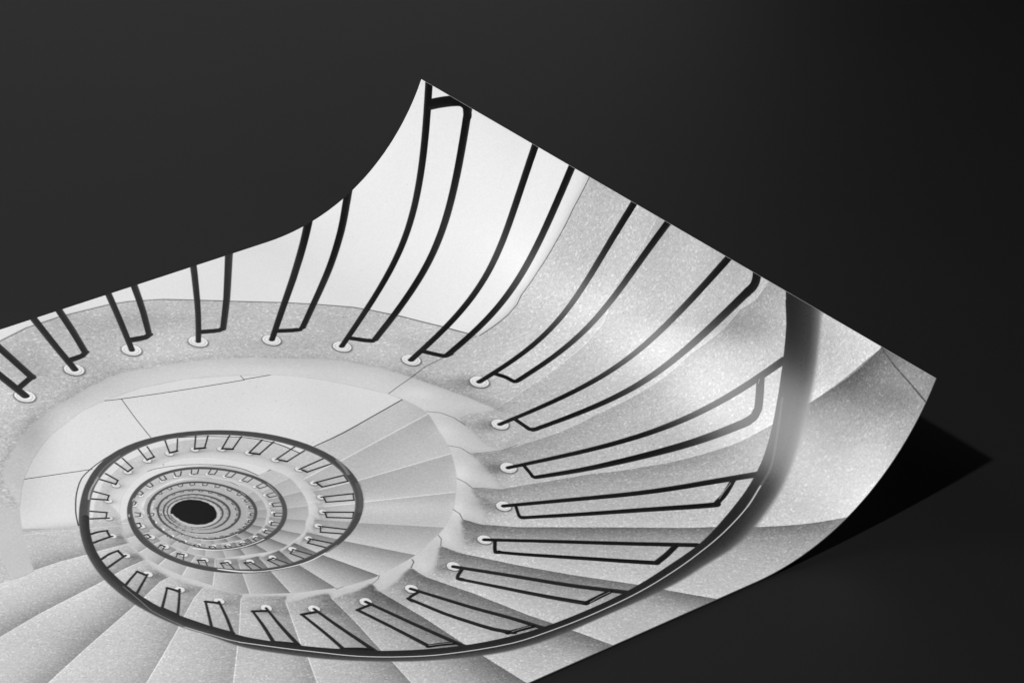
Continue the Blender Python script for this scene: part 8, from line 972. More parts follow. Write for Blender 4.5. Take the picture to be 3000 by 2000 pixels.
R 0 | 579.4,429.4 583.5,419.8 587.6,410.1 591.8,400.5 596.4,391.1 602,381 607.9,371 614.1,361.1 620.4,351.4 625.1,344.5 630,337.9 635,331.4 640.2,325 645.3,318.9 650.5,313 655.8,307.3 661.2,301.9 666.6,296.6 672.2,291.6 677.8,286.7 683.4,282 689,277.4 694.6,272.9 700.2,268.6 705.8,264.9 712.2,261.4 718.6,258.4 725,255.7 731.5,252.9 739.4,249 747.4,245 755.3,241.3 763.1,238.5 773.1,236.1 783,234.4 792.8,233.3 802.5,232.6 813.9,232.1 825.3,232 836.5,232.5 847.4,233.6 861.2,236 874.8,239 888.1,242.8 901,247.3 913.2,252.6 925,258.8 936.6,265.6 948.1,272.5 959.1,279.2 970,286.3 980.7,293.6 991.2,301.3 997.7,306.7 1004,312.4 1010,318.5 1015.9,324.7 1021.6,331.3 1027.1,338.2 1032.5,345.3 1037.6,352.5 1042.7,360 1047.6,367.8 1052.4,375.6 1057.1,383.5 1063.5,393.8 1069.8,404.1 1075.9,414.7 1081.3,426 1084.8,435.8 1087.8,446.2 1090.3,457 1092.3,468.1 1093.1,474.1 1093.5,480.4 1093.4,487 1092.7,493.9 1091.4,500 1089.4,506.5 1087.1,513.1 1085,519.6 1081.9,529.7 1078.9,539.8 1075.8,549.8 1072.4,559.9 1070.3,565.7 1068,571.6 1065.5,577.4 1062.9,583.3 1059.5,590.4 1055.9,597.4 1052.1,604.5 1048.3,611.5 1045.4,616.7 1042.4,621.8 1039.3,627 1036,631.9 1032,637.7 1027.8,643.4 1023.5,649 1019.2,654.5 1013.3,661.9 1007.5,669.2 1001.5,676.2 995.3,682.7 986.9,690.4 978.4,697.7 969.8,704.4 961.3,710.3 954.1,714.3 946.9,717.3 939.7,720 932.5,722.9 925.5,726.2 918.5,729.6 911.6,732.7 904.9,735 891.5,737.8 878.5,739.7 865.6,741.3 852.7,743 850.7,743.3 848.7,743.6 846.7,743.8 844.9,743.8 835.6,742.7 826.4,741.5 817.4,739.9 808.7,737.9 801.2,735.3 794,732.2 786.9,728.8 779.9,725.5 773.8,722.9 767.7,720.3 761.8,717.5 756.1,714.3 744.2,706.6 732.5,698.5 721,690 709.8,681.2 707.8,679.1 706,676.6 704.4,673.8 703,670.9 700.8,665.9 698.7,660.7 696.8,655.4 694.7,650.3 690.6,641.4 686.3,632.5 682.1,623.6 678.2,614.3 675.2,606 672.3,597.5 669.8,588.7 667.5,579.6 666,572.9 664.7,565.8 663.8,558.5 663.3,551 663.3,543.2 663.6,535.1 664.3,526.8 665.4,518.4 666.4,512.8 667.8,507 669.6,501.1 671.6,495.3 675,486.9 678.8,478.5 -1605.2,-600.9 -1752.8,-210.1 -1835.9,199.3 -1852.3,616.7 -1801.7,1031.4 -1685.3,1432.6 -1506.2,1809.9 -1269,2153.8 -979.7,2455.2 -645.9,2706.3 -276.2,2900.8 119.8,3033.6 532.1,3101.2 949.8,3102 1362.2,3035.8 1758.8,2904.4 2129.2,2711.2 2463.8,2461.2 2754.1,2160.9 2992.6,1817.9 3173,1441.1 3290.8,1040.4 3342.9,625.9 3328,208.4 3246.3,-201.3 3100.1,-592.6 2893.2,-955.4 2630.8,-1280.5 2319.7,-1559.3 1968,-1784.7 1584.7,-1950.8 1179.8,-2053.5 763.7,-2089.9 347.1,-2059.3 -59.3,-1962.3 -444.8,-1801.5 -799.6,-1581.1 -1114.6,-1306.6 -1381.5,-985.3 -1593.5,-625.4
S 0.02 10 1 | 673.2,485.3 644.2,470.7 632.8,465 575,436.4 547.1,421.9
L 0.85 0.85 0.96 0.45 0.4 | 673.2,485.3 644.2,470.7 632.8,465 575,436.4 547.1,421.9
S 0.19 20 1 | 662.9,522.8 626.2,516.5 614.4,515.3 584.6,509.8 553.1,507.8 522.3,508.7 509.7,508.6 496.7,508.1
L 0.85 0.85 0.96 0.45 0.4 | 662.9,522.8 626.2,516.5 614.4,515.3 584.6,509.8 553.1,507.8 522.3,508.7 509.7,508.6 496.7,508.1
S 0.2 24 1 | 659.2,562.8 633.2,564.8 620.4,568 604.7,571.5 557.2,579.2 514.8,586.1 462.4,598.6 447.5,602.4
L 0.85 0.85 0.96 0.63 0.4 | 659.2,562.8 633.2,564.8 620.4,568 604.7,571.5 557.2,579.2 514.8,586.1 462.4,598.6 447.5,602.4
S 0.2 27 1 | 666.1,607.9 652,610.6 624.3,625.3 607.4,633.3 527.6,670.6 463.6,702.2 438.9,714.9
L 0.85 0.85 0.96 0.72 0.4 | 666.1,607.9 652,610.6 624.3,625.3 607.4,633.3 527.6,670.6 463.6,702.2 438.9,714.9
S 0.13 28 1 | 682.8,649.3 667.5,658.7 641.9,680.8 623.3,698.4 585.4,730.8 545.9,763.5 521.9,783.6
L 0.85 0.85 0.96 0.81 0.4 | 682.8,649.3 667.5,658.7 641.9,680.8 623.3,698.4 585.4,730.8 545.9,763.5 521.9,783.6
S 0.09 26 1 | 712.4,687 705.5,692.2 671.9,743.4 657.9,762.7 618.6,817.6 593.4,853.1
L 0.85 0.85 0.96 0.81 0.4 | 712.4,687 705.5,692.2 671.9,743.4 657.9,762.7 618.6,817.6 593.4,853.1
S 0.13 24 1 | 749.8,717.5 741.8,725.7 733.9,746.7 712.2,801.9 705.3,827.4 688.6,869.7 676.3,900.9
L 0.85 0.85 0.96 0.81 0.4 | 749.8,717.5 741.8,725.7 733.9,746.7 712.2,801.9 705.3,827.4 688.6,869.7 676.3,900.9
S 0.2 26 1 | 788.8,740 785.9,750.8 782.8,795.8 775.2,861.1 772.7,887.3 767.7,928.6 763.6,965.9
L 0.85 0.85 0.96 0.63 0.4 | 788.8,740 785.9,750.8 782.8,795.8 775.2,861.1 772.7,887.3 767.7,928.6 763.6,965.9
S 0.3 36 1 | 836.9,752.4 835.3,770.7 845.6,838.8 852.1,906.1 855.7,934.5 863.8,1000.2 870.1,1040.6
L 0.85 0.85 0.96 0.09 0.4 | 836.9,752.4 835.3,770.7 845.6,838.8 852.1,906.1 855.7,934.5 863.8,1000.2 870.1,1040.6
S 0.3 36 1 | 889.1,752.2 892,777.5 915,833.5 938.2,901.6 950.5,930.8 962.5,961.1 977.1,999.9 988.8,1036
S 0.3 32 1 | 940.2,736.2 950.8,763.2 985.8,817.6 1022.4,868.8 1064.6,921.9 1069.2,928 1092.7,961.2 1121.4,1000.7 1143.4,1031.3
S 0.3 26 1 | 990.7,706.4 1002,727.5 1031.3,756.3 1134.5,834 1206.1,889.1 1246.2,930.9 1278.3,965.5 1312.5,998.6 1313.3,999.6 1330.7,1014.2
S 0.15 28 1 | 1038.6,659.9 1061.4,679.8 1107,696.3 1169.8,718.1 1219.7,744.6 1273.9,779.8 1318.5,809.2 1355.8,827.8 1404.8,856.8 1456.8,889.7 1499.2,911.5 1519.8,929.6
L 0.85 0.85 0.96 0.225 0.4 | 1038.6,659.9 1061.4,679.8 1107,696.3 1169.8,718.1 1219.7,744.6 1273.9,779.8 1318.5,809.2 1355.8,827.8 1404.8,856.8 1456.8,889.7 1499.2,911.5 1519.8,929.6
S 0.1 30 1 | 1078.7,595.6 1106.6,611.6 1134.7,616.7 1247.9,626.5 1304.3,643.3 1336.7,653.7 1377.5,662.1 1422.5,684.6 1452.5,692.5 1472,707.6 1495.2,715.8
L 0.85 0.85 0.96 0.315 0.4 | 1078.7,595.6 1106.6,611.6 1134.7,616.7 1247.9,626.5 1304.3,643.3 1336.7,653.7 1377.5,662.1 1422.5,684.6 1452.5,692.5 1472,707.6 1495.2,715.8
S 0.04 25 1 | 1165,532.8 1180.5,528.4 1223.3,519.7 1276.5,517.8 1311.8,519.6 1353.7,517.6 1398.7,495.6 1432.2,500.2 1466.8,503.5 1496.2,507.3 1516,513.6
L 0.85 0.85 0.96 0.45 0.4 | 1165,532.8 1180.5,528.4 1223.3,519.7 1276.5,517.8 1311.8,519.6 1353.7,517.6 1398.7,495.6 1432.2,500.2 1466.8,503.5 1496.2,507.3 1516,513.6
F 0.895 0 0 0.5 | 729.1,33.5 763.1,26.6 805.6,16.1 855.8,15.6 920.2,25 944.5,32.9 983.5,54.7 1027,90.8 1058.7,118 1102.1,154 1135.3,184.9 1168.1,218.8 1183.3,241.2 1203.4,278.4 1228.2,339.7 1241.9,380 1247.2,387.9 1271.6,388.5 1293.8,388.2 1311.9,384.7 1324.7,378.4 1364.2,372 1406.6,368.2 1431.9,367.4 1454.7,366.2 1478.4,368.5 1500.5,371.5 1525.2,378.3 1600,-60 500,-60
L 1.7 1.7 0.36 0.95 0.4 | 729.1,33.5 763.1,26.6 805.6,16.1 855.8,15.6 920.2,25 944.5,32.9 983.5,54.7 1027,90.8 1058.7,118 1102.1,154 1135.3,184.9 1168.1,218.8 1183.3,241.2 1203.4,278.4 1228.2,339.7 1241.9,380
L 0.45 0.45 0.5 0.6 0.3 | 729.1,31.2 763.1,24.3 805.6,13.8 855.8,13.3 920.2,22.7 944.5,30.6 983.5,52.4 1027,88.5 1058.7,115.7 1102.1,151.7 1135.3,182.6 1168.1,216.5 1183.3,238.9 1203.4,276.1 1228.2,337.4 1241.9,377.7
L 1.6 1.6 0.97 0.7 0.5 | 1244,387.4 1268.4,388 1290.6,387.7 1308.7,384.2 1321.5,377.9 1361,371.5 1403.4,367.7 1428.7,366.9 1451.5,365.7 1475.2,368 1497.3,371 1522,377.8
L 0.4 0.4 0.6 0.5 0.4 | 1241.7,386.9 1266.1,387.5 1288.3,387.2 1306.4,383.7 1319.2,377.4 1358.7,371 1401.1,367.2 1426.4,366.4 1449.2,365.2 1472.9,367.5 1495,370.5 1519.7,377.3
L 1.3 1.2 0.36 0.95 0.5 | 1247.2,387.9 1271.6,388.5 1293.8,388.2 1311.9,384.7 1324.7,378.4 1364.2,372 1406.6,368.2 1431.9,367.4 1454.7,366.2 1478.4,368.5 1500.5,371.5 1525.2,378.3
S 0.12 9 -1 | 1247.2,387.9 1271.6,388.5 1293.8,388.2 1311.9,384.7 1324.7,378.4 1364.2,372 1406.6,368.2 1431.9,367.4 1454.7,366.2 1478.4,368.5 1500.5,371.5 1525.2,378.3
F 0.84 0.22 0 2.2 | 591.1,435 594.9,426.1 598.7,417.1 602.6,408.2 606.9,399.4 612,390 617.5,380.7 623.3,371.5 629.1,362.5 633.5,356.1 638.1,349.9 642.8,343.9 647.5,338 652.3,332.3 657.1,326.8 662.1,321.5 667.1,316.4 672.2,311.5 677.3,306.9 682.5,302.4 687.7,298 692.9,293.7 698.1,289.5 703.4,285.5 708.6,282.1 714.5,278.8 720.5,276 726.5,273.5 732.4,270.9 739.8,267.3 747.3,263.5 754.7,260.1 761.9,257.5 771.2,255.3 780.4,253.7 789.5,252.7 798.5,252 809.1,251.5 819.7,251.4 830.1,251.9 840.3,253 853.1,255.2 865.7,258 878.1,261.5 890.1,265.7 901.5,270.7 912.5,276.4 923.2,282.7 933.9,289.1 944.2,295.4 954.3,301.9 964.3,308.7 974,315.9 980.1,320.9 985.9,326.2 991.5,331.9 997,337.7 1002.3,343.8 1007.4,350.2 1012.4,356.8 1017.2,363.6 1021.9,370.5 1026.5,377.7 1030.9,385 1035.3,392.3 1041.2,402 1047.1,411.5 1052.8,421.4 1057.7,431.9 1061.1,441 1063.8,450.6 1066.1,460.7 1068,471 1068.8,476.6 1069.1,482.5 1069,488.6 1068.4,495 1067.2,500.7 1065.3,506.8 1063.2,512.9 1061.2,519 1058.4,528.4 1055.6,537.7 1052.6,547 1049.5,556.4 1047.6,561.8 1045.4,567.3 1043.1,572.7 1040.7,578.1 1037.5,584.7 1034.1,591.3 1030.7,597.9 1027.1,604.4 1024.4,609.2 1021.6,614 1018.7,618.8 1015.7,623.4 1011.9,628.8 1008,634.1 1004.1,639.3 1000,644.4 994.6,651.2 989.1,658 983.6,664.6 977.8,670.6 970,677.8 962.1,684.6 954.1,690.8 946.2,696.3 939.5,700 932.8,702.8 926.1,705.3 919.4,708 912.9,711.1 906.4,714.3 899.9,717.1 893.7,719.2 881.3,721.8 869.2,723.6 857.2,725.1 845.2,726.7 843.3,727 841.5,727.3 839.7,727.5 837.9,727.4 829.3,726.4 820.8,725.3 812.4,723.8 804.3,721.9 797.3,719.5 790.6,716.7 784,713.5 777.4,710.4 771.8,708 766.2,705.6 760.6,703 755.3,700 744.3,692.8 733.4,685.3 722.7,677.4 712.3,669.2 710.4,667.2 708.7,664.9 707.3,662.3 705.9,659.6 703.9,655 702,650.2 700.2,645.3 698.2,640.5 694.4,632.2 690.4,624 686.5,615.6 682.9,607 680.1,599.3 677.5,591.4 675.1,583.2 672.9,574.8 671.5,568.5 670.4,561.9 669.5,555.1 669.1,548.1 669,540.9 669.3,533.4 670,525.6 671,517.8 672,512.6 673.3,507.2 674.9,501.7 676.8,496.3 680,488.5 683.5,480.7 674.1,486.3 669.6,497.4 664.3,510.4 662.8,522.8 660.6,534.4 661.3,550.8 660.4,562.3 660.6,578.5 661.8,592.7 665.1,607.5 672,620.9 676.7,635 683.9,646.9 693,659.6 702.4,671.9 711.4,685.2 711.8,686.6 708.4,689.3 708.2,690 706.9,689.2 707.8,689.9 706.8,689.9 724.1,698.3 736.5,707.5 750.1,717.7 747.3,719.4 742.5,722.3 741.7,726.7 748.1,728.2 754.8,730.4 764.5,732 774.3,733.9 783.2,736.6 788.5,740.7 789.9,742.1 787.7,746.5 785.6,750.6 787.7,750.2 789.6,751.6 789.6,751.8 801,751.3 810.4,753.9 822.2,753.1 828.5,753.3 833.9,751 836.9,753.3 836.1,758.5 833.6,765.9 835.3,770.1 842.4,769.6 856.7,765.9 867.9,761.4 875.5,756.4 883.6,753.5 889,752.5 890.7,759.7 890.3,770.1 893.1,776.7 901.2,773 912.2,765.3 921.5,754.9 928,748.5 935.6,739.5 940.5,737 944.6,743.5 946.7,755.4 950.4,762.1 959.3,753.7 967.4,740.5 977.1,726.5 982.1,719.7 986.5,710.7 990.8,706.8 996.3,712.4 1001,723.3 1004.5,729.1 1009.8,725.3 1015.2,717.2 1019.3,708.1 1022.3,699.9 1025.7,694.6 1030.7,686.9 1031.3,676.7 1033.5,666.9 1039.4,659.4 1045.6,663.7 1053.5,674.6 1060.4,680.3 1064.5,676.4 1067.1,673 1068.5,666.7 1070.3,659.7 1073.8,652.2 1074.2,644.2 1076.8,635.4 1078.1,625.2 1079.4,614.8 1079.5,608.9 1079.8,602.2 1081.9,596.2 1083.7,598.4 1090.6,602.5 1094.3,605.8 1105.2,610.4 1113.4,613.4 1119.2,612.7 1117.4,610.1 1112.2,605.3 1107.8,599.6 1107.8,590.7 1108.7,582.9 1109,573.9 1111.6,562.2 1112.1,551.3 1113.6,542.2 1113,536.1 1113.5,530.8 1114.3,526.6 1118.6,524.7 1125.7,523.6 1131.5,523.3 1143.9,529 1157,532.3 1163.6,532.5 1165.2,522.9 1159.3,507.8 1155.5,492.3 1151.5,480 1146.9,466.8 1142.6,453.5 1136.5,439.6 1131.5,423.8 1128.1,410.4 1125.9,410.2 1126.4,411.6 1126.7,412.6 1122.8,400.5 1116.7,388 1111.4,374 1107.1,365.2 1102,358.2 1095.9,348.2 1088.3,337.8 1081,325.1 1071.1,315 1062.3,304.4 1050.4,295.1 1039.1,286.7 1025.9,274.9 1012.3,264.9 997.7,251.4 981.6,242.5 963.8,231.6 947.5,221.6 931.2,214.3 915.7,207.4 897.4,200.8 879.7,197.2 860.2,189.6 843.7,187.1 833.2,187.2 823.1,188.2 810.4,191.3 797.9,192.4 786.3,196.5 775.2,200.5 760.5,204.4 743.6,208.4 728.2,214.7 717.9,220.8 709.4,223.7 699.3,227.6 686.5,238.4 673.7,247.9 662.3,259.8 651.6,269.5 643.2,280.1 633.2,288.8 625.5,298.5 619.2,307.6 613.5,315.8
S 0.07 13 -1 | 613.5,315.8 619.2,307.6 625.5,298.5 633.2,288.8 643.2,280.1 651.6,269.5 662.3,259.8 673.7,247.9 686.5,238.4 699.3,227.6 709.4,223.7 717.9,220.8 728.2,214.7 743.6,208.4 760.5,204.4 775.2,200.5 786.3,196.5 797.9,192.4 810.4,191.3 823.1,188.2 833.2,187.2 843.7,187.1 860.2,189.6 879.7,197.2 897.4,200.8 915.7,207.4 931.2,214.3 947.5,221.6 963.8,231.6 981.6,242.5 997.7,251.4 1012.3,264.9 1025.9,274.9 1039.1,286.7 1050.4,295.1 1062.3,304.4 1071.1,315 1081,325.1 1088.3,337.8 1095.9,348.2 1102,358.2 1107.1,365.2 1111.4,374 1116.7,388 1122.8,400.5 1126.7,412.6 1126.4,411.6 1125.9,410.2 1128.1,410.4 1131.5,423.8 1136.5,439.6 1142.6,453.5 1146.9,466.8 1151.5,480 1155.5,492.3 1159.3,507.8 1165.2,522.9 1163.6,532.5 1157,532.3 1143.9,529 1131.5,523.3 1125.7,523.6 1118.6,524.7 1114.3,526.6 1113.5,530.8 1113,536.1 1113.6,542.2 1112.1,551.3 1111.6,562.2 1109,573.9 1108.7,582.9 1107.8,590.7 1107.8,599.6 1112.2,605.3 1117.4,610.1 1119.2,612.7 1113.4,613.4 1105.2,610.4 1094.3,605.8 1090.6,602.5 1083.7,598.4 1081.9,596.2 1079.8,602.2 1079.5,608.9 1079.4,614.8 1078.1,625.2 1076.8,635.4 1074.2,644.2 1073.8,652.2 1070.3,659.7 1068.5,666.7 1067.1,673 1064.5,676.4 1060.4,680.3 1053.5,674.6 1045.6,663.7 1039.4,659.4 1033.5,666.9 1031.3,676.7 1030.7,686.9 1025.7,694.6 1022.3,699.9 1019.3,708.1 1015.2,717.2 1009.8,725.3 1004.5,729.1 1001,723.3 996.3,712.4 990.8,706.8 986.5,710.7 982.1,719.7 977.1,726.5 967.4,740.5 959.3,753.7 950.4,762.1 946.7,755.4 944.6,743.5 940.5,737 935.6,739.5 928,748.5 921.5,754.9 912.2,765.3 901.2,773 893.1,776.7 890.3,770.1 890.7,759.7 889,752.5 883.6,753.5 875.5,756.4 867.9,761.4 856.7,765.9 842.4,769.6 835.3,770.1 833.6,765.9 836.1,758.5 836.9,753.3 833.9,751 828.5,753.3 822.2,753.1 810.4,753.9 801,751.3 789.6,751.8 789.6,751.6 787.7,750.2 785.6,750.6 787.7,746.5 789.9,742.1 788.5,740.7 783.2,736.6 774.3,733.9 764.5,732 754.8,730.4 748.1,728.2 741.7,726.7 742.5,722.3 747.3,719.4 750.1,717.7 736.5,707.5 724.1,698.3 706.8,689.9 707.8,689.9 706.9,689.2 708.2,690 708.4,689.3 711.8,686.6 711.4,685.2 702.4,671.9 693,659.6 683.9,646.9 676.7,635 672,620.9 665.1,607.5 661.8,592.7 660.6,578.5 660.4,562.3 661.3,550.8 660.6,534.4 662.8,522.8 664.3,510.4 669.6,497.4 674.1,486.3
S 0.07 24 1 | 613.5,315.8 619.2,307.6 625.5,298.5 633.2,288.8 643.2,280.1 651.6,269.5 662.3,259.8 673.7,247.9 686.5,238.4 699.3,227.6 709.4,223.7 717.9,220.8 728.2,214.7 743.6,208.4 760.5,204.4 775.2,200.5 786.3,196.5 797.9,192.4 810.4,191.3 823.1,188.2 833.2,187.2 843.7,187.1 860.2,189.6 879.7,197.2 897.4,200.8 915.7,207.4 931.2,214.3 947.5,221.6 963.8,231.6 981.6,242.5 997.7,251.4 1012.3,264.9 1025.9,274.9 1039.1,286.7 1050.4,295.1 1062.3,304.4 1071.1,315 1081,325.1 1088.3,337.8 1095.9,348.2 1102,358.2 1107.1,365.2 1111.4,374 1116.7,388 1122.8,400.5 1126.7,412.6 1126.4,411.6 1125.9,410.2 1128.1,410.4 1131.5,423.8 1136.5,439.6 1142.6,453.5 1146.9,466.8 1151.5,480 1155.5,492.3 1159.3,507.8 1165.2,522.9 1163.6,532.5 1157,532.3 1143.9,529 1131.5,523.3 1125.7,523.6 1118.6,524.7 1114.3,526.6 1113.5,530.8 1113,536.1 1113.6,542.2 1112.1,551.3 1111.6,562.2 1109,573.9 1108.7,582.9 1107.8,590.7 1107.8,599.6 1112.2,605.3 1117.4,610.1 1119.2,612.7 1113.4,613.4 1105.2,610.4 1094.3,605.8 1090.6,602.5 1083.7,598.4 1081.9,596.2 1079.8,602.2 1079.5,608.9 1079.4,614.8 1078.1,625.2 1076.8,635.4 1074.2,644.2 1073.8,652.2 1070.3,659.7 1068.5,666.7 1067.1,673 1064.5,676.4 1060.4,680.3 1053.5,674.6 1045.6,663.7 1039.4,659.4 1033.5,666.9 1031.3,676.7 1030.7,686.9 1025.7,694.6 1022.3,699.9 1019.3,708.1 1015.2,717.2 1009.8,725.3 1004.5,729.1 1001,723.3 996.3,712.4 990.8,706.8 986.5,710.7 982.1,719.7 977.1,726.5 967.4,740.5 959.3,753.7 950.4,762.1 946.7,755.4 944.6,743.5 940.5,737 935.6,739.5 928,748.5 921.5,754.9 912.2,765.3 901.2,773 893.1,776.7 890.3,770.1 890.7,759.7 889,752.5 883.6,753.5 875.5,756.4 867.9,761.4 856.7,765.9 842.4,769.6 835.3,770.1 833.6,765.9 836.1,758.5 836.9,753.3 833.9,751 828.5,753.3 822.2,753.1 810.4,753.9 801,751.3 789.6,751.8 789.6,751.6 787.7,750.2 785.6,750.6 787.7,746.5 789.9,742.1 788.5,740.7 783.2,736.6 774.3,733.9 764.5,732 754.8,730.4 748.1,728.2 741.7,726.7 742.5,722.3 747.3,719.4 750.1,717.7 736.5,707.5 724.1,698.3 706.8,689.9 707.8,689.9 706.9,689.2 708.2,690 708.4,689.3 711.8,686.6 711.4,685.2 702.4,671.9 693,659.6 683.9,646.9 676.7,635 672,620.9 665.1,607.5 661.8,592.7 660.6,578.5 660.4,562.3 661.3,550.8 660.6,534.4 662.8,522.8 664.3,510.4 669.6,497.4 674.1,486.3
L 0.7 0.7 0.66 0.45 0.5 | 579.4,429.4 583.5,419.8 587.6,410.1 591.8,400.5 596.4,391.1 602,381 607.9,371 614.1,361.1 620.4,351.4 625.1,344.5 630,337.9 635,331.4 640.2,325 645.3,318.9 650.5,313 655.8,307.3 661.2,301.9 666.6,296.6 672.2,291.6 677.8,286.7 683.4,282 689,277.4 694.6,272.9 700.2,268.6 705.8,264.9 712.2,261.4 718.6,258.4 725,255.7 731.5,252.9 739.4,249 747.4,245 755.3,241.3 763.1,238.5 773.1,236.1 783,234.4 792.8,233.3 802.5,232.6 813.9,232.1 825.3,232 836.5,232.5 847.4,233.6 861.2,236 874.8,239 888.1,242.8 901,247.3 913.2,252.6 925,258.8 936.6,265.6 948.1,272.5 959.1,279.2 970,286.3 980.7,293.6 991.2,301.3 997.7,306.7 1004,312.4 1010,318.5 1015.9,324.7 1021.6,331.3 1027.1,338.2 1032.5,345.3 1037.6,352.5 1042.7,360 1047.6,367.8 1052.4,375.6 1057.1,383.5 1063.5,393.8 1069.8,404.1 1075.9,414.7 1081.3,426 1084.8,435.8 1087.8,446.2 1090.3,457 1092.3,468.1 1093.1,474.1 1093.5,480.4 1093.4,487 1092.7,493.9 1091.4,500 1089.4,506.5 1087.1,513.1 1085,519.6 1081.9,529.7 1078.9,539.8 1075.8,549.8 1072.4,559.9 1070.3,565.7 1068,571.6 1065.5,577.4 1062.9,583.3 1059.5,590.4 1055.9,597.4 1052.1,604.5 1048.3,611.5 1045.4,616.7 1042.4,621.8 1039.3,627 1036,631.9 1032,637.7 1027.8,643.4 1023.5,649 1019.2,654.5 1013.3,661.9 1007.5,669.2 1001.5,676.2 995.3,682.7 986.9,690.4 978.4,697.7 969.8,704.4 961.3,710.3 954.1,714.3 946.9,717.3 939.7,720 932.5,722.9 925.5,726.2 918.5,729.6 911.6,732.7 904.9,735 891.5,737.8 878.5,739.7 865.6,741.3 852.7,743 850.7,743.3 848.7,743.6 846.7,743.8 844.9,743.8 835.6,742.7 826.4,741.5 817.4,739.9 808.7,737.9 801.2,735.3 794,732.2 786.9,728.8 779.9,725.5 773.8,722.9 767.7,720.3 761.8,717.5 756.1,714.3 744.2,706.6 732.5,698.5 721,690 709.8,681.2 707.8,679.1 706,676.6 704.4,673.8 703,670.9 700.8,665.9 698.7,660.7 696.8,655.4 694.7,650.3 690.6,641.4 686.3,632.5 682.1,623.6 678.2,614.3 675.2,606 672.3,597.5 669.8,588.7 667.5,579.6 666,572.9 664.7,565.8 663.8,558.5 663.3,551 663.3,543.2 663.6,535.1 664.3,526.8 665.4,518.4 666.4,512.8 667.8,507 669.6,501.1 671.6,495.3 675,486.9 678.8,478.5
B -0.07 | 623.6,342.2 19,14.2 -41.1,77
B -0.05 | 683.8,255.1 16.3,12.1 -22,41
B -0.03 | 762.1,204.6 19.9,14.9 -11.8,21.4
B 0.02 | 967.6,265.1 67.7,50.5 -8,12.9
B 0.05 | 1113.6,446.4 20,14.9 -11.6,16.7
B 0.05 | 1086.2,535.7 16.3,12.2 -13.5,19.1
B 0.06 | 1044.8,628.5 11.1,8.3 -17.2,24
B 0.06 | 995,691.3 9.3,7 -16.5,23.1
B 0.05 | 957.2,724.6 10.8,8 -16,22.5
B 0.04 | 897.4,756.8 15.1,11.3 -9.6,13.7
L 1.05 1.05 0.33 0.85 0.4 | 1081.7,425.6 1099.1,419 1126.5,409.8 1155.7,398.3 1185.4,393.8
L 0.735 0.735 0.33 0.85 0.4 | 1094.9,487.5 1106.7,500.4 1112.7,519.2 1113.9,542.1
L 0.63 0.63 0.33 0.85 0.4 | 1070.2,566.7 1079.2,579.5 1080.6,597.3 1095.4,605.3 1117.5,614.1 1136.3,614.5
L 0.735 0.735 0.33 0.85 0.4 | 1036.8,632.2 1039.4,645.9 1038.6,659.9 1049.7,668.2 1061,680.4
L 0.84 0.84 0.33 0.85 0.4 | 994.8,682.9 995.5,695.4 991.2,706.8 997.4,719.3
L 0.735 0.735 0.33 0.85 0.4 | 950.5,716.4 948.9,724.9 940.2,736.2
L 0.735 0.735 0.33 0.85 0.4 | 899.3,739.7 898,744.1 889.1,752.2
L 0.735 0.735 0.33 0.85 0.4 | 899.2,738.9 897,745.3 889.1,751.4
L 0.525 0.525 0.33 0.85 0.4 | 852.3,743.5 847.5,748.4 836.9,752.4
L 0.525 0.525 0.33 0.85 0.4 | 808.7,737.9 800.1,738 800.4,734.3
S 0.07 14 -1 | 1126.5,409.8 1142.4,454.6 1154.3,492.7 1164.5,532.4
B 0.03 | 953.8,223.1 68.1,50.8 -11.1,18.2
B -0.02 | 803.4,215.1 50.1,37.3 -24,42.6
B -0.135 | 1439.9,363.4 0.4,0.9 -0.4,0.3
B -0.0952 | 1050.8,179.4 0.2,0.2 -0.3,0.5
B -0.0546 | 1483.8,167.1 0.3,0.9 -0.5,0.3
B -0.173 | 1486.2,-6.1 0.2,0.7 -0.2,0.1
B -0.056 | 1152.3,233.6 0.5,0.4 -0.6,0.8
B -0.0913 | 1122.5,-80.7 0.3,0.2 -0.5,0.9
B -0.0537 | 1194.3,257.1 0.4,0.3 -0.3,0.4
B -0.127 | 1326,92.8 0.3,0.6 -0.3,0.4
B -0.0863 | 1247.5,53.6 0.4,0.5 -0.3,0.4
B -0.124 | 1265,131.9 0.2,0.3 -0.4,0.5
B -0.105 | 1470,279.9 0.3,0.7 -0.2,0.2
B -0.0925 | 1056.3,137.5 0.4,0.3 -0.5,0.8
B -0.157 | 1461.1,294 0.2,0.5 -0.3,0.2
B -0.0668 | 1398.3,306.5 0.2,0.4 -0.3,0.3
B -0.0398 | 1279.6,325.4 0.3,0.4 -0.4,0.5
B -0.145 | 1435.3,-25.6 0.3,0.8 -0.3,0.3
B -0.116 | 1286.4,-375.3 0.4,0.7 -0.4,0.6
B -0.169 | 1422.2,270 0.3,0.8 -0.3,0.3
B -0.0825 | 1466,73.9 0.2,0.6 -0.4,0.3
B -0.0955 | 1219.1,-116.6 0.3,0.4 -0.5,0.7
B -0.177 | 1265.7,-111.9 0.3,0.4 -0.5,0.7
B -0.154 | 1472.3,28.2 0.3,0.9 -0.4,0.3
B -0.144 | 1398.6,-188.3 0.3,0.8 -0.2,0.2
B -0.171 | 1429.9,219.4 0.4,0.9 -0.2,0.2
B -0.176 | 1228.1,148.8 0.4,0.5 -0.5,0.8
B -0.129 | 1313.1,-424 0.3,0.6 -0.2,0.3
B -0.172 | 1281.8,139.9 0.3,0.4 -0.3,0.4
B -0.0732 | 1524.1,97.3 0.2,0.5 -0.4,0.2
B -0.138 | 1199.8,134.8 0.3,0.3 -0.6,0.8
B -0.179 | 1424.1,-4.4 0.2,0.6 -0.4,0.4
B -0.0433 | 1287.3,-348.1 0.4,0.7 -0.5,0.7
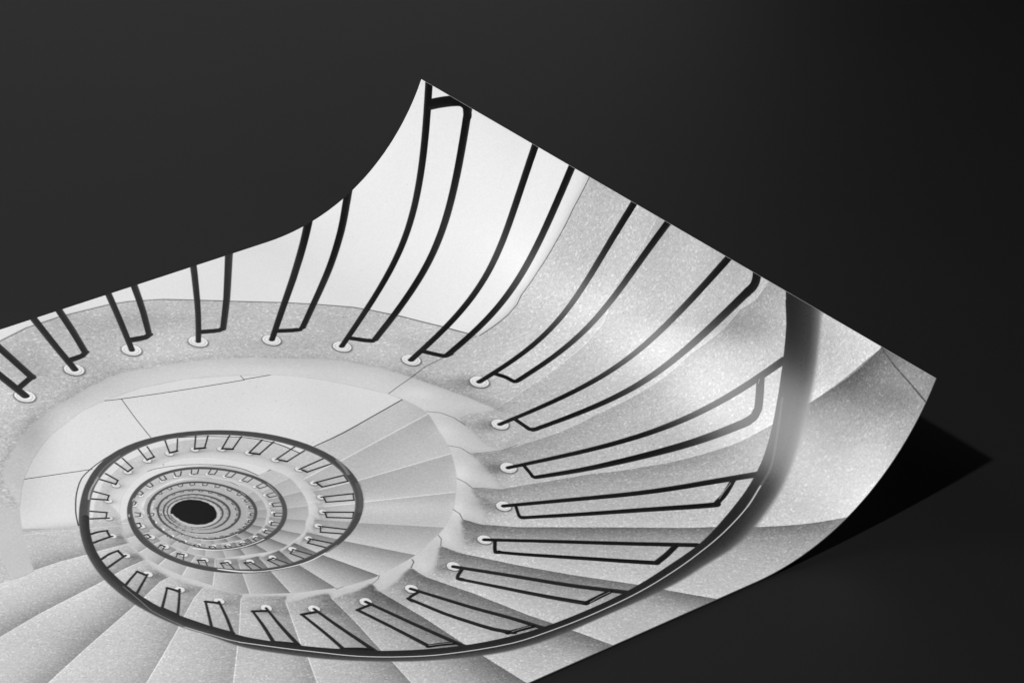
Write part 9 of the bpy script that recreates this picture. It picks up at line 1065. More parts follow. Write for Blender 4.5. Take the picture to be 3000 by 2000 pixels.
B -0.0967 | 1338.6,339.8 0.3,0.6 -0.3,0.3
B -0.17 | 1161.6,152.8 0.3,0.2 -0.4,0.6
B -0.0436 | 1316.3,443.5 0.3,0.6 -0.2,0.2
B -0.173 | 1231.8,230.1 0.4,0.5 -0.4,0.6
B -0.0768 | 1287.4,-260.8 0.3,0.5 -0.3,0.4
B -0.172 | 1224.6,-201.2 0.2,0.2 -0.4,0.7
B -0.14 | 1264.3,77 0.3,0.5 -0.5,0.7
B -0.0912 | 1458.1,225.3 0.3,0.9 -0.2,0.2
B -0.0548 | 1434.5,163.6 0.3,0.9 -0.4,0.3
B -0.089 | 1364.5,-276.3 0.4,0.9 -0.3,0.4
B -0.114 | 1356.1,-223.5 0.3,0.6 -0.3,0.3
B -0.173 | 1211.2,-89.6 0.5,0.5 -0.4,0.6
B -0.169 | 1133.9,-118.6 0.4,0.3 -0.6,1
B -0.173 | 1245.6,167.1 0.5,0.6 -0.4,0.6
B -0.0956 | 1449.7,331.9 0.3,0.7 -0.2,0.2
B -0.0648 | 1404.6,305.3 0.2,0.5 -0.2,0.2
B -0.156 | 1274,-270.7 0.3,0.5 -0.2,0.4
B -0.0424 | 1267.5,31.7 0.4,0.5 -0.3,0.4
B -0.161 | 1022.6,166.3 0.2,0.2 -0.4,0.6
B -0.0552 | 1479.9,-14.9 0.4,1 -0.3,0.2
B -0.122 | 1235.2,11.9 0.2,0.2 -0.4,0.7
B -0.118 | 1249.8,-121.9 0.2,0.3 -0.2,0.4
B -0.13 | 1194.1,179.7 0.3,0.2 -0.4,0.6
B -0.0846 | 1211.4,-234.9 0.4,0.5 -0.3,0.6
B -0.155 | 1367.8,75.5 0.4,0.8 -0.4,0.5
B -0.106 | 1384.6,-92.2 0.3,0.7 -0.3,0.3
B -0.166 | 1239.1,306.2 0.4,0.5 -0.3,0.3
B -0.114 | 1421.4,118.3 0.3,0.8 -0.3,0.3
B -0.0387 | 1438.1,3.3 0.2,0.6 -0.3,0.3
R -1 |
B -0.06 | 762.4,90.9 30.6,22.8 -24,44.8
B -0.05 | 951.6,101.9 55.7,41.6 -13.5,23
B -0.04 | 1033.5,239.7 68.6,51.2 -11.6,18.2
B -0.04 | 1168.8,329.8 26.8,21.5 -12.3,17.8
B -0.08 | 1168,456.2 23.1,18.1 -10.5,14.7
B -0.08 | 1132.2,555.3 16.4,12.2 -8.3,11.4
B -0.12 | 1084.4,634.7 12.8,9.5 -9.7,13.3
B -0.1 | 1029.5,690.2 11,8.2 -8.4,11.6
B -0.05 | 982.7,735 18.5,13.8 -10.1,14.1
B -0.05 | 913.8,785.7 15.1,11.2 -9.6,13.6
B -0.06 | 841.8,797.7 17.8,13.3 -9.2,13.3
B -0.08 | 768.7,767.4 23.6,17.6 -5.6,8.6
B -0.08 | 721.4,732.2 26.6,19.8 -4.8,7.6
B -0.12 | 1455.2,958.9 17.7,38.8 -18.2,12.3
B -0.13 | 1376.8,928 24.4,47.7 -36.4,33.4
B -0.05 | 866.2,60.3 90.2,67.3 -25.8,46.1
B -0.04 | 704.8,241.5 19.6,14.6 -58.6,108.3
B -0.03 | 976.5,250.7 118.9,88.7 -9.8,15.8
B -0.1 | 1436.9,711.9 24.9,56.4 -17.3,13.1
B -0.03 | 1472.6,833.2 12.2,27.9 -27.3,17.8
B -0.02 | 1385.4,402.8 20.3,44.7 -22,21.7
B 0.05 | 1382.6,957.3 22.2,43.5 -19.7,17.3
B -0.02 | 1233.3,983.5 22.4,26.1 -19.3,22
B -0.04 | 1398.4,595.8 34.3,75.3 -14.1,12.6
B 0 | 1297.9,665.2 37.1,62 -22.3,25.9
B -0.03 | 1389.2,731.7 16.9,35 -20.6,18.7
B 0.05 | 1417.8,888.5 10.1,21.3 -19.9,15.8
B 0.02 | 602.7,570.5 60.1,44.8 -19.5,34.5
B -0.03 | 702,229.6 19.7,14.7 -72.8,135.1
S 0.24 58 1 | 1404.6,856.6 1426.8,869.3 1446.5,881.1 1473,895.3 1499.2,911.5 1532.2,932
L 2.2 2.2 0.86 0.6 1.2 | 1405.1,856.1 1427.5,868.7 1447.3,880.6 1473.8,894.8 1500,911.1
F 0.74 0.4 1 0.5 | 558.1,337.1 598.5,387.3 589.7,406.3 577.8,433.7 567,464.2 557.9,490 551.8,508.2 540.8,510.6 521.8,509.7 530.1,482.6 537.5,455.8 526.6,398.4
L 0.7 0.7 0.55 0.6 0.5 | 551.8,508.2 540.8,510.6 521.8,509.7
F 0.72 1.3 0 0.5 | 526.1,425.6 537.6,450.5 531.2,472.8 525.9,495.6 522.1,509.1 510.2,507.6 486.2,502.8
L 1.6 1.6 0.28 0.8 0.8 | 1499.2,911.5 1488.8,938.6 1480,970.3 1471.4,999.1
D 1 | 732.6,176.2 730.2,179.4 727.1,181.3 723.7,181.6 720.3,180.4 717.2,177.8 714.8,173.9 713.2,169.3 712.7,164.3 713.2,159.5 714.7,155.3 717.1,152 720.2,150.1 723.6,149.8 727,151 730.1,153.7 732.6,157.5 734.2,162.2 734.7,167.2 734.2,172
D 1 | 812,155 809.5,158.1 806.4,159.9 803.1,160.2 799.7,159 796.7,156.4 794.3,152.7 792.8,148.1 792.3,143.2 792.9,138.5 794.5,134.3 796.9,131.1 800,129.3 803.4,128.9 806.8,130.1 809.8,132.8 812.2,136.6 813.7,141.1 814.2,146.1 813.6,150.8
D 1 | 893.2,154.7 890.7,157.9 887.6,159.7 884.2,160.1 880.8,159 877.9,156.5 875.6,152.8 874.2,148.3 873.8,143.4 874.5,138.6 876.2,134.4 878.7,131.2 881.9,129.3 885.3,128.8 888.7,130 891.6,132.5 893.9,136.3 895.3,140.8 895.7,145.7 895,150.5
D 1 | 970.8,186 968.3,189 965.3,190.7 962,191 958.7,189.8 955.8,187.3 953.6,183.7 952.2,179.3 951.8,174.6 952.5,170.1 954.2,166.2 956.7,163.2 959.8,161.4 963.1,161.1 966.4,162.3 969.3,164.9 971.6,168.5 972.9,172.9 973.3,177.6 972.5,182.1
D 1 | 1046.5,237.6 1044,240.5 1041,242.1 1037.7,242.4 1034.5,241.3 1031.8,238.9 1029.7,235.5 1028.4,231.3 1028.2,226.9 1029,222.5 1030.7,218.7 1033.2,215.8 1036.2,214.1 1039.5,213.8 1042.7,214.9 1045.5,217.3 1047.6,220.8 1048.8,225 1049,229.5 1048.2,233.8
D 1 | 1108.3,304.4 1105.8,307.2 1102.7,308.8 1099.5,309.1 1096.3,308 1093.5,305.6 1091.5,302.2 1090.3,298.1 1090.1,293.7 1090.9,289.4 1092.7,285.7 1095.2,282.8 1098.3,281.2 1101.6,280.9 1104.8,282.1 1107.6,284.5 1109.6,287.9 1110.8,292 1111,296.4 1110.1,300.7
D 1 | 1158.5,383.7 1155.9,386.6 1152.7,388.2 1149.3,388.5 1146.1,387.4 1143.3,385 1141.3,381.6 1140.2,377.5 1140.1,373.1 1141,368.8 1142.9,365 1145.6,362.1 1148.8,360.5 1152.1,360.2 1155.4,361.3 1158.2,363.6 1160.2,367.1 1161.3,371.2 1161.4,375.7 1160.5,380
B -0.14 | 1177,464.8 13.7,11 -10,13.8
D 1 | 1194.5,478.5 1191.9,481.1 1188.8,482.6 1185.5,482.7 1182.3,481.5 1179.6,479.1 1177.6,475.7 1176.5,471.6 1176.5,467.2 1177.5,462.9 1179.5,459.1 1182.2,456.4 1185.4,454.8 1188.7,454.6 1191.9,455.9 1194.5,458.5 1196.4,462.1 1197.4,466.3 1197.4,470.7 1196.4,474.9
B -0.14 | 1138.2,561 12.5,9.3 -8.8,12.1
D 1 | 1155.2,572.7 1152.7,575.2 1149.8,576.6 1146.8,576.9 1143.9,575.9 1141.4,573.8 1139.6,570.9 1138.7,567.3 1138.6,563.4 1139.6,559.7 1141.3,556.4 1143.8,553.9 1146.7,552.4 1149.7,552.2 1152.6,553.1 1155.1,555.2 1156.9,558.2 1157.9,561.8 1157.9,565.7 1156.9,569.4
B -0.14 | 1088.5,645.7 11.6,8.6 -8.4,11.5
D 1 | 1104.7,656.8 1102.4,659.1 1099.6,660.5 1096.8,660.8 1094,660 1091.7,658.1 1090.1,655.4 1089.2,652 1089.2,648.4 1090.1,644.9 1091.8,641.7 1094.1,639.4 1096.9,638 1099.7,637.7 1102.5,638.5 1104.8,640.4 1106.5,643.2 1107.3,646.5 1107.3,650.2 1106.4,653.7
B -0.14 | 1035.5,708.8 10.5,7.8 -7.5,10.3
D 1 | 1050.8,719 1048.7,721.2 1046.3,722.4 1043.7,722.7 1041.3,721.9 1039.2,720.2 1037.7,717.7 1036.9,714.7 1036.9,711.5 1037.6,708.3 1039.2,705.5 1041.2,703.4 1043.7,702.2 1046.3,701.9 1048.7,702.6 1050.8,704.3 1052.4,706.8 1053.2,709.8 1053.2,713.1 1052.4,716.3
B -0.14 | 977.6,751.9 9.7,7.2 -6.7,9.3
D 1 | 992.3,761.6 990.4,763.5 988.2,764.6 985.9,764.8 983.6,764 981.7,762.5 980.3,760.2 979.5,757.5 979.4,754.5 980.1,751.6 981.4,749.1 983.3,747.2 985.5,746.1 987.9,745.9 990.1,746.6 992.1,748.2 993.5,750.5 994.3,753.2 994.3,756.2 993.6,759.1
B -0.14 | 919,774.4 9.3,6.9 -6.1,8.6
D 1 | 933.4,783.8 931.7,785.5 929.6,786.5 927.4,786.7 925.3,786 923.4,784.5 922.1,782.3 921.3,779.7 921.2,776.9 921.7,774.2 922.9,771.9 924.7,770.1 926.7,769.1 928.9,768.9 931.1,769.7 932.9,771.2 934.3,773.3 935.1,775.9 935.2,778.7 934.6,781.4
B -0.14 | 864.3,788 8.6,6.4 -5.6,8
D 1 | 870.7,791.4 869.1,793 867.2,793.9 865.2,794.1 863.2,793.4 861.5,792.1 860.2,790.1 859.5,787.6 859.4,785.1 859.9,782.5 861,780.4 862.5,778.7 864.4,777.8 866.4,777.6 868.4,778.2 870.1,779.6 871.4,781.7 872.2,784.1 872.3,786.7 871.8,789.2
B -0.14 | 810.5,778.8 8.2,6.1 -5.1,7.6
D 1 | 816.6,782 815.2,783.5 813.4,784.4 811.5,784.5 809.7,783.8 808,782.5 806.8,780.6 806,778.3 805.9,775.8 806.3,773.4 807.3,771.4 808.7,769.8 810.5,769 812.4,768.8 814.3,769.5 815.9,770.8 817.2,772.7 817.9,775.1 818.1,777.5 817.6,779.9
B -0.14 | 758.2,756.6 7.8,5.8 -4.6,7.1
D 1 | 764.1,759.4 762.8,760.9 761.1,761.7 759.4,761.8 757.6,761.2 756.1,759.9 754.9,758.1 754.1,755.9 753.9,753.6 754.3,751.3 755.2,749.4 756.5,747.9 758.2,747.1 759.9,747 761.7,747.6 763.2,748.9 764.4,750.7 765.2,752.9 765.4,755.2 765,757.5
B -0.14 | 717.5,724.4 7.4,5.5 -4.6,7.2
D 1 | 723.1,727 721.8,728.5 720.2,729.3 718.5,729.5 716.8,729 715.4,727.8 714.2,726.1 713.6,724 713.4,721.7 713.8,719.5 714.7,717.5 715.9,716 717.5,715.1 719.2,714.9 720.9,715.5 722.4,716.7 723.5,718.4 724.2,720.5 724.4,722.8 724,725
B -0.14 | 689.3,687.3 7.1,5.3 -3.9,6.4
D 1 | 688.9,685.2 687.7,686.5 686.3,687.3 684.7,687.3 683.1,686.8 681.7,685.6 680.6,683.9 679.9,682 679.7,679.8 679.9,677.8 680.7,676 681.8,674.7 683.2,674 684.8,673.9 686.4,674.5 687.8,675.7 688.9,677.3 689.6,679.3 689.9,681.4 689.6,683.5
B -0.14 | 666.5,642.6 6.9,5.1 -3.8,6.3
D 1 | 665.9,640.3 664.8,641.6 663.4,642.3 661.9,642.4 660.4,641.9 659,640.7 657.9,639.1 657.2,637.2 657,635.1 657.2,633.1 657.9,631.4 659,630.1 660.4,629.4 661.9,629.3 663.4,629.8 664.8,630.9 665.9,632.6 666.6,634.5 666.8,636.6 666.6,638.6
B -0.14 | 653.7,596.2 6.6,4.9 -3.6,6.2
D 1 | 652.9,593.7 651.8,595 650.5,595.7 649,595.8 647.5,595.3 646.2,594.2 645.2,592.6 644.5,590.7 644.3,588.7 644.5,586.8 645.2,585.1 646.2,583.8 647.6,583.1 649,582.9 650.5,583.5 651.8,584.6 652.9,586.1 653.5,588 653.8,590.1 653.5,592
B -0.14 | 652.7,549.6 6.1,4.6 -3.1,5.4
D 1 | 651.5,546.7 650.5,547.8 649.4,548.4 648.1,548.4 646.7,547.9 645.5,546.9 644.6,545.5 643.9,543.8 643.7,541.9 643.8,540.2 644.4,538.7 645.3,537.6 646.5,537 647.8,537 649.1,537.5 650.3,538.6 651.3,540 651.9,541.7 652.2,543.5 652,545.2
B -0.14 | 660.6,506.7 5.3,3.9 -2.9,5
D 1 | 658.9,503.1 658.1,504.1 657,504.7 655.9,504.8 654.7,504.4 653.6,503.5 652.8,502.3 652.3,500.7 652.1,499.1 652.3,497.5 652.8,496.2 653.6,495.1 654.7,494.5 655.8,494.4 657,494.9 658.1,495.7 658.9,497 659.4,498.5 659.6,500.2 659.4,501.7
T 0.1 0.1 0.6 | 753.4,128.9 746.7,132.8 740,136.6 733.3,140.4 726.6,144.1 | 5.1 5.1 5.1 5.1 5.1
T 0.12 0.14 0.6 | 755.7,-47.7 755.5,-29.4 755.4,-11.3 755.2,6.7 755,24.6 754.8,42.4 754.4,60.5 754,78.5 753.5,96.4 753.1,114.2 752.6,131.9 | 5.7 5.6 5.5 5.5 5.4 5.3 5.2 5.1 5.0 5.0 4.9
T 0.12 0.14 0.6 | 724.4,166.3 723.9,140.6 723.2,114.7 722.5,88.6 722.5,61.6 723,34 723.3,15.5 | 5.2 5.3 5.4 5.4 5.4 5.4 5.5
T 0.1 0.1 0.6 | 836.4,115.3 833.3,117.3 830.2,119.3 827.3,120.5 821.5,121.2 815.8,121.2 810.1,121.2 | 4.4 4.4 4.6 5.5 6.0 6.1 6.1
T 0.12 0.14 0.6 | 869.8,-41.8 863.5,-9.7 856.9,22.2 850.2,53.7 842.8,85.1 835.2,116.1 | 5.1 5.0 4.8 4.7 4.5 4.4
T 0.12 0.14 0.6 | 804,145.9 807.9,117 811.9,87.8 816.2,58 820.8,27.7 825.4,-3 830.2,-34.2 831.8,-44.6 | 4.4 4.5 4.6 4.7 4.8 5.0 5.1 5.2
T 0.1 0.1 0.6 | 922.3,124.2 919.5,125.3 916.7,126.4 914.1,126.8 908,125.7 902.2,124 896.3,122.2 | 5.0 5.0 5.4 6.3 6.6 6.7 6.7
T 0.12 0.14 0.6 | 983.1,-31.4 970.8,3.2 958.1,37.3 944.9,70.8 930.9,103.7 921.6,125.4 | 4.9 4.7 4.5 4.3 4.1 3.9
T 0.12 0.14 0.6 | 884.9,145.7 896,113.6 907.1,81.1 918.1,48.1 929.1,14.6 940.1,-19.4 943.8,-30.8 | 3.8 3.9 4.1 4.2 4.4 4.5 4.7
T 0.1 0.1 0.6 | 1005.8,165.5 1003.2,166.2 1000.7,167 998.4,167 991.7,164.4 985.2,161 978.8,157.6 | 4.3 4.3 4.6 5.4 5.5 5.5 5.5
T 0.12 0.14 0.6 | 1133.6,-26.4 1112.4,5.9 1091.8,37.8 1071.5,69.2 1051.5,99.9 1031.1,129.5 1011,158.4 1004.3,167.9 | 5.5 5.2 5.0 4.8 4.6 4.4 4.2 4.0
T 0.12 0.14 0.6 | 962.8,176.3 980.8,146.7 998.6,116.3 1016.1,85 1033.4,53 1050.9,20.3 1068.3,-13 1074.1,-24.3 | 3.5 3.7 3.8 4.0 4.2 4.4 4.6 4.8
T 0.03 0.1 0.6 | 1089.9,221.7 1086.8,223.8 1083.7,225.8 1081.2,226.4 1072.6,222.8 1064.6,217.7 1056.6,212.6 | 3.1 3.1 3.5 4.9 5.1 5.1 5.1
T 0.05 0.14 0.6 | 1329.4,-17.2 1312.6,-0.9 1295.5,16.5 1278.1,35 1259.9,53.9 1240.8,73.1 1220.9,93.2 1199.9,114.2 1177.6,136.3 1154.5,159.2 1131.7,181.5 1109.2,203.4 1087.1,224.9 | 6.7 6.3 6.0 5.7 5.5 5.3 5.1 4.9 4.7 4.5 4.4 4.2 4.1
T 0.05 0.14 0.6 | 1039.4,227.7 1060.2,204.5 1081.3,181 1102.8,157.3 1124.6,133.3 1146.8,108.8 1169,83.4 1191.2,58 1212.1,34.2 1231.9,11.5 1250.8,-10.2 1263,-24.1 | 3.9 4.1 4.3 4.5 4.7 4.9 5.0 5.3 5.5 5.8 6.1 6.3
T 0.03 0.1 0.6 | 1148.6,302.3 1145.1,303.9 1141.7,305.5 1139,305.5 1132.8,299.8 1127.5,292.5 1122.1,285.3 | 3.4 3.4 3.8 5.0 4.9 4.8 4.8
T 0.05 0.14 0.6 | 1514.7,105.2 1498.7,109.8 1482.8,114.7 1467,120.5 1451.3,126.9 1435.7,134.1 1420.2,141.8 1404.6,150 1388.9,158.7 1373.1,167.7 1357.2,177 1341,186.3 1324.5,195.7 1307.7,205.2 1290.4,214.7 1272.6,224.4 1254.2,234.5 1235.2,245.3 1215.4,257.1 1194.7,270.2 1172.8,284.9 1150.6,300.2 1143.3,305.2 | 8.3 8.2 8.0 7.7 7.5 7.2 7.0 6.7 6.5 6.3 6.2 6.0 5.9 5.7 5.6 5.5 5.4 5.2 5.0 4.8 4.7 4.5 4.5
T 0.05 0.14 0.6 | 1100.7,294.1 1122.4,277.5 1144.4,260.5 1166.6,243.2 1188.8,225.9 1210,210.1 1230.1,195.8 1249.4,182.5 1267.9,170 1285.7,158 1302.9,146.3 1319.6,134.7 1335.8,123.2 1351.6,111.9 1367.1,100.6 1382.4,89.6 1397.5,78.9 1412.6,68.5 1427.6,58.4 1442.7,48.8 1457.8,39.6 1473,31.1 1488.4,23.3 1503.9,16.4 1519.5,9.5 | 3.8 3.9 4.0 4.1 4.3 4.4 4.6 4.8 4.9 5.1 5.2 5.3 5.5 5.6 5.8 6.0 6.2 6.5 6.7 7.0 7.2 7.5 7.8 8.1 8.2
T 0.03 0.1 0.6 | 1197.8,392.6 1195.1,392.6 1192.3,392.6 1190,391.9 1187.5,389.2 1185.5,385.8 1183.6,382.2 1180.7,376.8 1177.9,371.4 1175,366 | 4.1 4.1 4.3 4.7 4.5 4.4 4.4 4.4 4.5 4.5
T 0.05 0.14 0.6 | 1522.9,336.8 1506.6,335.6 1490.3,334.3 1474.1,333.9 1458.1,334.2 1442.1,335.3 1426.2,337.1 1410.4,339.5 1394.5,342.4 1378.5,345.7 1362.5,349.3 1346.4,353 1330.1,356.8 1313.6,360.6 1296.9,364.4 1279.9,368.2 1262.5,372.1 1244.7,376.4 1226.4,381.3 1207.4,387.1 1194.2,391.8 | 6.8 6.8 6.7 6.6 6.5 6.4 6.3 6.1 6.0 5.9 5.8 5.7 5.6 5.5 5.4 5.4 5.3 5.2 5.1 5.0 4.8
T 0.05 0.14 0.6 | 1150.7,374.4 1171.9,363.9 1192.9,353.9 1212.9,345.4 1232,338 1250.4,331.4 1268.3,325.2 1285.7,319.3 1302.7,313.4 1319.4,307.5 1335.7,301.4 1351.8,295.1 1367.8,288.8 1383.5,282.7 1399.3,276.8 1415,271.5 1430.7,266.9 1446.4,263.1 1462.3,260.2 1478.3,258.2 1494.5,257.3 1510.8,257.1 1521.6,257 | 4.3 4.4 4.6 4.7 4.9 5.0 5.1 5.2 5.2 5.3 5.4 5.5 5.7 5.8 6.0 6.2 6.4 6.5 6.7 6.8 7.0 7.0 7.1
T 0.03 0.1 0.6 | 1226.4,500.1 1223.8,499.8 1221.1,499.6 1219.3,498.3 1218.1,494 1217.6,488.6 1217,483.4 1215.6,478.2 1214,473.2 1212.4,468.1 | 3.5 3.5 3.7 3.5 3.0 2.9 3.1 3.3 3.3 3.3
T 0.05 0.14 0.6 | 1525.6,538 1509.7,532 1493.8,525.9 1478,520.4 1462.2,515.8 1446.6,512.2 1430.9,509.4 1415.3,507.4 1399.8,506 1384.2,505 1368.6,504.2 1353,503.5 1337.4,502.7 1321.7,501.8 1305.9,500.9 1290,499.9 1273.9,499.1 1257.6,498.5 1240.8,498.5 1223.4,499.5 | 5.7 5.6 5.5 5.5 5.5 5.4 5.4 5.3 5.2 5.1 5.0 4.9 4.8 4.7 4.7 4.6 4.5 4.5 4.4 4.3
T 0.05 0.14 0.6 | 1187.1,468.7 1205.7,465.3 1223.5,463.2 1240.7,461.8 1257.5,460.8 1273.9,460.1 1290.2,459.2 1306.2,458.3 1322.2,457.1 1338,455.7 1353.7,454.1 1369.4,452.6 1385,451.2 1400.5,450.3 1416.1,449.8 1431.7,450.1 1447.3,451.2 1462.9,453.3 1478.7,456.3 1494.6,460.3 1510.5,464.9 1526.4,469.6 | 4.0 4.1 4.2 4.3 4.4 4.5 4.5 4.6 4.7 4.8 4.9 5.0 5.1 5.3 5.4 5.5 5.6 5.7 5.7 5.8 5.8 5.9
T 0.03 0.1 0.6 | 1175.9,599.2 1173.8,598 1171.7,596.8 1170.2,595 1169.5,592.1 1169.5,588.6 1169.5,585.1 1169.4,579.4 1169.4,573.6 1169.4,567.7 | 4.1 4.1 4.1 3.8 3.2 3.0 3.0 3.0 3.0 3.0
T 0.05 0.14 0.6 | 1476.5,692 1461.8,684.8 1447.3,678.2 1432.8,672 1418.3,666.3 1403.9,661 1389.5,656 1375.1,651.3 1360.7,646.8 1346.3,642.5 1332,638.2 1317.7,633.7 1303.4,629.2 1289.2,624.5 1274.9,619.8 1260.5,615.3 1245.9,610.9 1231,607 1215.7,603.7 1199.9,601 1183.6,599.3 1172.3,598.7 | 6.0 5.9 5.8 5.8 5.7 5.6 5.5 5.4 5.3 5.2 5.1 5.1 5.0 4.9 4.8 4.7 4.7 4.6 4.4 4.3 4.2 4.0
T 0.05 0.14 0.6 | 1148.2,564.5 1165.9,563.8 1183.6,563.2 1200.7,563.5 1217.1,564.7 1233,566.7 1248.5,569.3 1263.6,572.4 1278.5,575.8 1293.3,579.4 1308,583 1322.6,586.6 1337.2,590.2 1351.8,593.7 1366.5,597.2 1381.1,600.8 1395.8,604.7 1410.6,608.8 1425.3,613.4 1440.1,618.3 1454.9,623.7 1469.8,629.6 1484.8,636.1 1499.9,643.3 1515,650.7 1520.1,653.1 | 3.5 3.7 3.8 4.0 4.1 4.2 4.3 4.3 4.4 4.5 4.5 4.6 4.6 4.7 4.8 4.9 4.9 5.0 5.1 5.2 5.2 5.2 5.3 5.3 5.4 5.5
T 0.03 0.1 0.6 | 1114.4,686.5 1112.6,685.3 1110.8,684 1109.8,682.2 1109.9,679.6 1110.8,676.4 1111.7,673.3 1112.9,667.8 1114.1,662.2 1115.4,656.7 | 3.6 3.6 3.5 2.9 2.3 2.2 2.2 2.3 2.3 2.3
T 0.05 0.14 0.6 | 1345.5,798.2 1333,789.8 1320.4,781.6 1307.8,773.6 1295.2,765.7 1282.6,757.8 1269.9,750.1 1257.2,742.5 1244.2,735.3 1231,728.5 1217.4,722.2 1203.5,716.4 1189.1,711.3 1174.2,706.9 1159.3,702.4 1144.8,697.4 1130.5,692.2 1116.3,686.8 1111.6,685 | 6.4 6.3 6.3 6.2 6.1 6.0 6.0 5.9 5.8 5.7 5.6 5.5 5.3 5.2 4.9 4.7 4.4 4.1 3.8
T 0.05 0.14 0.6 | 1098.4,649.1 1113.3,653.1 1128.3,657 1143.4,661 1158.5,664.8 1173.8,668.6 1188.9,672.6 1203.5,677.2 1217.7,682.5 1231.6,688.1 1245.2,694.1 1258.6,700.4 1272,706.9 1285.2,713.4 1298.4,720.1 1311.6,726.8 1324.8,733.5 1338,740.3 1351.2,747.1 1364.5,754 1377.8,761 1391.2,768.1 1404.6,775.5 1418,783.1 1427,788.4 | 3.4 3.6 3.8 4.0 4.2 4.4 4.5 4.5 4.6 4.6 4.7 4.7 4.7 4.8 4.8 4.9 4.9 5.0 5.0 5.1 5.1 5.2 5.2 5.3 5.3
T 0.03 0.1 0.6 | 1049.7,745.9 1048.5,744.3 1047.2,742.6 1046.8,740.6 1047.6,737.6 1049.2,734.3 1050.9,730.9 1052.5,727.6 1054.2,724.3 1055.9,721 | 3.3 3.3 3.1 2.4 2.0 1.9 1.9 1.9 1.9 1.9
T 0.05 0.14 0.6 | 1236.4,862.7 1225.2,853.5 1213.9,844.4 1202.4,835.7 1190.5,827.4 1178.1,819.7 1165.4,812.5 1152.6,805.3 1139.9,798.1 1127.2,791 1114.5,783.8 1101.8,776.5 1089.3,769.2 1076.8,761.8 1064.3,754.3 1051.9,746.9 1047.7,744.4 | 4.6 4.6 4.7 4.7 4.7 4.7 4.6 4.5 4.3 4.2 4.1 3.9 3.8 3.7 3.5 3.4 3.3
T 0.05 0.14 0.6 | 1045.5,712.1 1058.4,718.7 1071.3,725.3 1084.2,731.9 1097.2,738.5 1110.2,745.1 1123.1,751.7 1136.1,758.4 1149.2,765 1162.3,771.6 1175.5,778 1188.7,784.4 1201.5,791.3 1214.1,798.6 1226.4,806.2 1238.4,814.1 1250.2,822.4 1261.7,831.3 1272.9,840.6 1283.7,850.3 1294.4,860.5 1297.9,863.9 | 3.4 3.5 3.7 3.8 3.9 4.1 4.2 4.3 4.5 4.6 4.7 4.7 4.7 4.7 4.6 4.6 4.6 4.6 4.5 4.5 4.5 4.5
T 0.03 0.1 0.6 | 984.5,784.8 983.5,783.8 982.5,782.7 982.5,781.4 985.6,776.3 989.8,770.8 993.9,765.3 | 3.9 3.9 3.6 2.3 2.2 2.2 2.2
T 0.05 0.14 0.6 | 1112.3,906.8 1101.9,897.4 1091.6,887.8 1081.3,878.2 1071.1,868.4 1060.9,858.7 1050.6,849 1040.3,839.3 1030,829.6 1019.7,819.9 1009.4,810.2 999.2,800.3 989.3,790 982.8,783 | 4.2 4.1 4.0 3.9 3.8 3.7 3.6 3.5 3.4 3.3 3.2 3.1 3.0 2.9
T 0.05 0.14 0.6 | 986.9,755.3 997.9,764.4 1009,773.4 1020.1,782.5 1031.2,791.5 1042.2,800.6 1053.2,809.7 1064.2,818.8 1075.1,828 1086.1,837.1 1097.1,846.2 1108.1,855.2 1119.1,864.3 1130.2,873.2 1141.3,882.2 1152.3,891.1 1163.4,900 1170.8,905.9 | 3.0 3.1 3.1 3.2 3.3 3.4 3.5 3.5 3.6 3.7 3.8 3.8 3.9 4.0 4.1 4.1 4.2 4.3
T 0.1 0.1 0.6 | 920.8,805 919.6,802.7 918.4,800.4 918.7,798.2 922.2,794.8 927.1,791.5 932.1,788.2 | 3.2 3.2 2.9 2.0 2.2 2.3 2.3
T 0.12 0.14 0.6 | 1001.8,921.7 993.2,910.4 984.6,898.9 976.2,887.3 968,875.4 959.8,863.4 951.7,851.2 943.6,839.1 935.4,826.9 927.2,814.7 919,802.4 | 4.0 3.8 3.7 3.5 3.4 3.2 3.1 3.0 2.8 2.7 2.6
T 0.12 0.14 0.6 | 927.8,778.4 936.8,789.9 945.7,801.4 954.6,812.9 963.5,824.4 972.3,835.9 981,847.5 989.7,859.1 998.4,870.6 1007.2,881.9 1016.2,892.9 1025.5,903.7 1034.8,914.3 1044.1,924.9 1053.4,935.5 | 3.0 3.1 3.2 3.2 3.3 3.4 3.4 3.5 3.6 3.7 3.7 3.8 3.9 4.0 4.0
T 0.1 0.1 0.6 | 869.3,795.5 863.3,796.5 857.4,797.6 852.8,799.5 852.3,801.3 853,803.9 853.8,806.5 | 2.3 2.3 2.2 1.8 2.1 2.4 2.4
T 0.12 0.14 0.6 | 852.4,799.1 857.4,814.6 862.3,830 867.4,845.2 873.3,859.5 879.6,873.4 885.9,887.2 892.6,900.5 900.8,912.1 907.2,918.7 | 2.3 2.4 2.5 2.6 2.8 2.9 3.0 3.2 3.4 3.6
T 0.12 0.14 0.6 | 865.3,785.5 872,799.6 878.7,813.7 885.3,827.7 891.9,841.6 898.6,855.3 905.7,868.6 912.9,881.7 919.9,894.9 926.5,908.5 932.8,922.2 937,931.3 | 2.4 2.5 2.6 2.7 2.8 2.9 3.0 3.1 3.1 3.2 3.3 3.3
T 0.1 0.1 0.6 | 796.1,784.1 800,784.1 803.9,784.2 807.9,784.2 811.8,784.3 | 2.2 2.2 2.2 2.2 2.2
T 0.12 0.14 0.6 | 819.6,885.1 817.2,874.6 814.9,864 812.5,853.3 810.1,842.7 807.7,832 805.4,822.4 803.1,812.9 800.8,803.3 798.4,793.7 796.1,784.1 | 2.7 2.7 2.6 2.5 2.5 2.4 2.4 2.3 2.3 2.2 2.1
